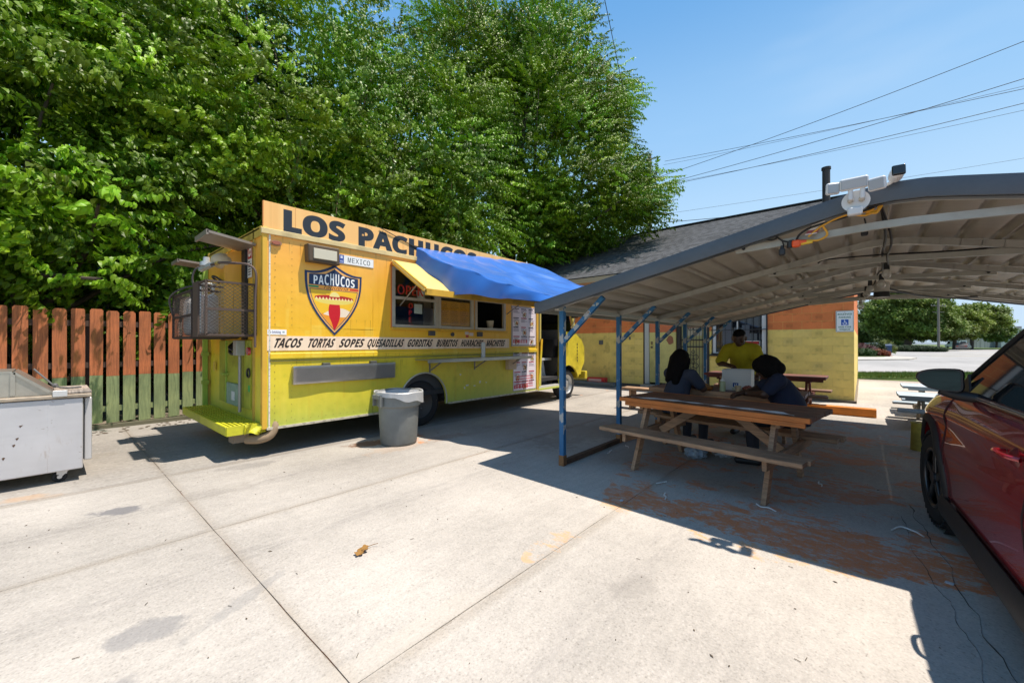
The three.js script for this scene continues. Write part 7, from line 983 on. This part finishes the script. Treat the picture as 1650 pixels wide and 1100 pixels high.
// hedge and flower bed
{ const shrub = (name, label, px, d, r, h, col, cat) => { const [x, z] = far(px, d), t = thing(name, label, cat, [x, .1, z]), R = rng(px), lf = mergeGeometries(Array.from({ length: 20 }, (_, i) => { const q = rng(i + 3); return metreUV(leafShape(.13, .08, .3).rotateY(q() * 6.3).rotateZ(q() - .3).translate((q() - .5) * .3, (q() - .5) * .25, (q() - .5) * .3)); })), n = Math.round(220 * r * r), im = new THREE.InstancedMesh(lf, leafMat(...col, .5), n), m4 = new THREE.Matrix4(), qn = new THREE.Quaternion(); for (let i = 0; i < n; i++) { const a = R() * 6.3, k = Math.sqrt(R()), y = h * (.1 + .9 * R()) * Math.sqrt(1 - k * k * .7); qn.setFromEuler(new THREE.Euler(R(), R() * 6, R())); m4.compose(V(r * k * Math.cos(a), y, r * k * Math.sin(a)), qn, V(1, 1, 1)); im.setMatrixAt(i, m4); const v = .7 + .6 * R(); im.setColorAt(i, C(v, v, v)); } im.name = 'foliage'; im.userData.kind = 'stuff'; im.castShadow = im.receiveShadow = true; t.add(im); mesh('stem', [cyl(.05, .06, h * .5, 0, h * .2, 0, 6)], bark, t); return t; };
  shrub('shrub', 'clipped green shrub nearest the yellow wall across the road', 1388, 41, 1.1, .75, [.06, .12, .02], 'shrub'); shrub('shrub', 'green shrub left of the red flowers across the road', 1402, 41.5, 1.0, .7, [.06, .12, .02], 'shrub'); shrub('flower_bush', 'low bush of reddish flowers at the right end of the planting', 1416, 41, .9, .65, [.3, .09, .035], 'flowers'); shrub('flower_bush', 'pinkish flowering bush behind the clipped shrubs', 1392, 45, 1.2, 1.2, [.2, .09, .09], 'flowers'); shrub('shrub', 'dark green shrub behind the red flowers', 1412, 47, 1.3, 1.4, [.05, .09, .025], 'shrub'); shrub('shrub', 'pale yellow-green shrub beside the blue mailbox', 1429, 50, .9, 1.8, [.2, .24, .05], 'shrub'); shrub('hedge', 'low dark hedge under the large round tree', 1470, 70, 4.2, .9, [.035, .075, .02], 'hedge'); shrub('hedge', 'lower hedge end left of the tall pole', 1492, 70, 2.5, .55, [.04, .08, .02], 'hedge');
  const [x, z] = far(1432, 46), mb = thing('mailbox', 'dark blue street mailbox beside the planting across the road', 'mailbox', [x, .05, z]); mesh('box_body', [extr([[-.3, .35], [.3, .35], ...arc(0, .95, .3, 0, Math.PI, 10)], .55).translate(0, 0, -.27)], std([.02, .05, .12], .5), mb); mesh('leg', [[-.24, -.2], [.24, -.2], [-.24, .2], [.24, .2]].map(([a, b]) => bx(.05, .36, .05, a, .18, b)), M.black, mb);
}
// pole across the road, long building, wall, cars
{ const [x, z] = far(1513, 72), p = thing('utility_pole', 'tall wooden pole rising beside the large round tree across the road', 'pole', [x, 0, z]); mesh('shaft', [cyl(.14, .2, 11.2, 0, 5.6, 0, 12)], std([.2, .17, .14], .95), p); const ca = mesh('crossarm', [beam([-.9, 8.1, -1], [.9, 8.1, 1], .09, .11), beam([-.7, 7.0, -.8], [.7, 7.0, .8], .07, .09)], std([.16, .14, .12], .95), p); mesh('insulator', [-1, -.6, .6, 1].map((k) => cyl(.04, .05, .14, k * .85, 8.25, k * .95, 8)), std([.3, .3, .3], .4), ca);
  const tuck = (a, b, h) => { const A = far(a, 118), B = far(b, 118); return [A, B]; };
  const ware = thing('warehouse', 'long low white warehouse with a blue strip sign across the road', 'warehouse', [0, 0, 0]); const A = far(1614, 125), B = far(2100, 118), mid = [(A[0] + B[0]) / 2, (A[1] + B[1]) / 2], ang = Math.atan2(-(B[1] - A[1]), B[0] - A[0]), LL = Math.hypot(B[0] - A[0], B[1] - A[1]); ware.position.set(mid[0], 0, mid[1]); ware.rotation.y = ang;
  mesh('wall', bx(LL, 5.6, 14, 0, 2.8, -7), std([.6, .61, .62], .8, 0, { map: mottle(.95, .95, .95, .08, 6, 6) }), ware); mesh('roof_edge', bx(LL + .3, .3, 14.2, 0, 5.75, -7), std([.45, .46, .48], .6), ware); mesh('sign_band', bx(16, 1.1, .1, -LL / 2 + 16, 4.7, .06), std([.3, .45, .62], .5), ware); mesh('sign_mark', extr([[0, 0], [.9, 0], [1.3, .8], [.65, 1.2], [0, .8]], .08).translate(-LL / 2 + 5, 4.1, .05), std([.05, .09, .2], .5), ware);
  mesh('panel_joint', Array.from({ length: 14 }, (_, i) => bx(.08, 5.3, .04, -LL / 2 + 3 + i * 6, 2.75, .02)), std([.4, .41, .43], .7), ware); for (let i = 0; i < 4; i++) { const w = mesh('window', bx(1.8, 1.4, .1, -LL / 2 + 9 + i * 9, 1.9, .06), std([.5, .52, .54], .5), ware); mesh('pane', bx(1.6, 1.2, .06, -LL / 2 + 9 + i * 9, 1.9, .1), M.darkglass, w); } mesh('roof_unit', [bx(1, 1.2, 1, -LL / 2 + 4, 6.4, -3), bx(1, 1, 1, -LL / 2 + 9, 6.3, -4)], M.galv, ware);
  const C0 = far(1540, 122), D0 = far(1613, 128), rib = thing('ribbed_wall', 'long grey-green ribbed metal wall behind the far trees', 'wall', [C0[0], 0, C0[1]]), La = Math.hypot(D0[0] - C0[0], D0[1] - C0[1]), ra = Math.atan2(-(D0[1] - C0[1]), D0[0] - C0[0]); rib.rotation.y = ra; const n = Math.floor(La / .9); for (let i = 0; i < n; i++) mesh('metal_panel', bx(.86, 4.4, .12 + .06 * (i % 2), .45 + i * .9, 2.2, 0), std([.24 + .03 * (i % 3), .27 + .03 * (i % 3), .27 + .03 * (i % 3)], .6, .2), rib);
  const simpleCar = (name, label, px, d, ry, col, k, cat) => { const [cx, cz] = far(px, d), t = thing(name, label, cat, [cx, 0, cz], ry, null); const van = k === 2; mesh('body', extr(van ? [[-2.5, .35], [2.3, .35], [2.4, 1.0], [1.7, 1.2], [1.2, 2.1], [-2.5, 2.15]] : [[-2.1, .3], [2.1, .3], [2.2, .7], [2.0, .85], [1.0, .95], [.4, 1.42], [-.9, 1.45], [-1.7, .98], [-2.15, .9]], 1.7, [], .06).translate(0, 0, -.85), phys(col, .3, .3, { clearcoat: .6 }), t); mesh('window', extr(van ? [[.5, 1.3], [1.5, 1.3], [1.1, 1.95], [.5, 1.95]] : [[.75, .98], [.36, 1.34], [-.85, 1.36], [-1.45, 1.0]], 1.86).translate(0, 0, -.93), M.darkglass, t); mesh('rear_screen', extr(van ? [[-2.57, 1.3], [-2.55, 1.3], [-2.55, 1.9], [-2.57, 1.9]] : [[-1.68, 1.02], [-1.02, 1.4], [-.99, 1.42], [-1.66, 1.0]], 1.3).translate(0, 0.03, -.65), M.darkglass, t); for (const wx of [-1.35, 1.35]) for (const s of [-1, 1]) mesh('wheel', cyl(.33, .33, .22, 0, 0, 0, 18).rotateX(Math.PI / 2).translate(wx, .33, s * .8), M.rubber, t); mesh('tail_lamp', [-1, 1].map((s) => bx(.05, .14, .3, van ? -2.58 : -2.2, .8, s * .62)), M.red, t); return t; };
  simpleCar('grey_car', 'grey car driving away on the far side of the road', 1553, 88, -.25, [.16, .15, .16], 1, 'car'); simpleCar('white_van', 'white van parked beyond the trees left of the grey car', 1540, 116, .5, [.6, .62, .64], 2, 'van');
  simpleCar('parked_car', 'silver car parked at the far left edge beside the yellow wall', 1387, 92, .7, [.4, .42, .44], 1, 'car'); simpleCar('parked_car', 'reddish parked car half hidden behind the far shrubs', 1381, 84, .4, [.3, .06, .05], 1, 'car'); simpleCar('parked_car', 'blue-grey parked car behind the flowering bush', 1402, 96, .7, [.16, .22, .3], 1, 'car'); simpleCar('parked_car', 'dark parked car just left of the large tree trunk', 1424, 100, .7, [.04, .05, .06], 1, 'car');
}
// ---------------------------------------------------------------- pole behind the roof and the wires it carries
{ const d = 23, W = (px, py, dd) => { const [x, z] = far(px, dd); return V(x, 1.4 + (553 - py) / 650 * dd, z); };
  const [x, z] = far(1047, d), p = thing('utility_pole', 'weathered wooden pole half hidden by the oak behind the shingle roof', 'pole', [x, 0, z]); mesh('shaft', [cyl(.11, .16, 12.2, 0, 6.1, 0, 12)], std([.24, .21, .18], .95, 0, { map: mottle(.9, .9, .9, .5, .4, 1.5) }), p); const ca = mesh('crossarm', [beam([-.55, 10.3, -.6], [.55, 10.3, .6], .09, .11), beam([-.5, 9.9, -.5], [.1, 10.25, .1], .04, .05)], std([.12, .1, .08], .95), p); mesh('insulator', [-.9, -.4, .4, .9].map((k) => cyl(.035, .045, .12, k * .55, 10.42, k * .6, 8)), std([.25, .2, .16], .4), ca);
  const wire = (label, a, b, r = .012, drop = .1) => { const A = W(...a), B = W(...b), E = A.clone().lerp(B, 1.35); const pts = []; for (let i = 0; i <= 20; i++) { const t = i / 20; pts.push(A.clone().lerp(E, t).add(V(0, -drop * 4 * t * (1 - t), 0))); } const w = thing('overhead_wire', label, 'wire', A.toArray()); wmesh('strand', tube(pts, r, 40, 5), M.cable, w); };
  wire('topmost overhead wire crossing the sky to the upper right corner', [1046, 290, d], [1650, 57, 14], .012, .25);
  wire('overhead wire second from the top at the right edge of the sky', [1046, 302, d], [1650, 119, 14], .012, .2); wire('thin overhead wire third from the top at the right edge', [1070, 265, d], [1650, 133, 15], .007, .15); wire('overhead wire fourth from the top at the right edge', [1072, 259, d], [1650, 138, 14], .01, .12);
  wire('overhead wire fifth from the top at the right edge', [1050, 303, d], [1650, 159, 15], .012, .2); wire('lowest thin overhead wire of the bundle at the right edge', [1050, 300, d], [1650, 172, 15], .007, .15);
  wire('faint wire running low above the carport towards the camera on its peak', [1046, 348, d], [1650, 252, 20], .007, .1); wire('black service wire dropping from the pole to the vent pipe', [1050, 359, d], [1330, 327, 14.5], .014, .12); wire('steep wire running up out of the picture beside the oak', [1030, 262, d], [974, -10, 12], .012, .05);
}
renderer.render(scene, camera);
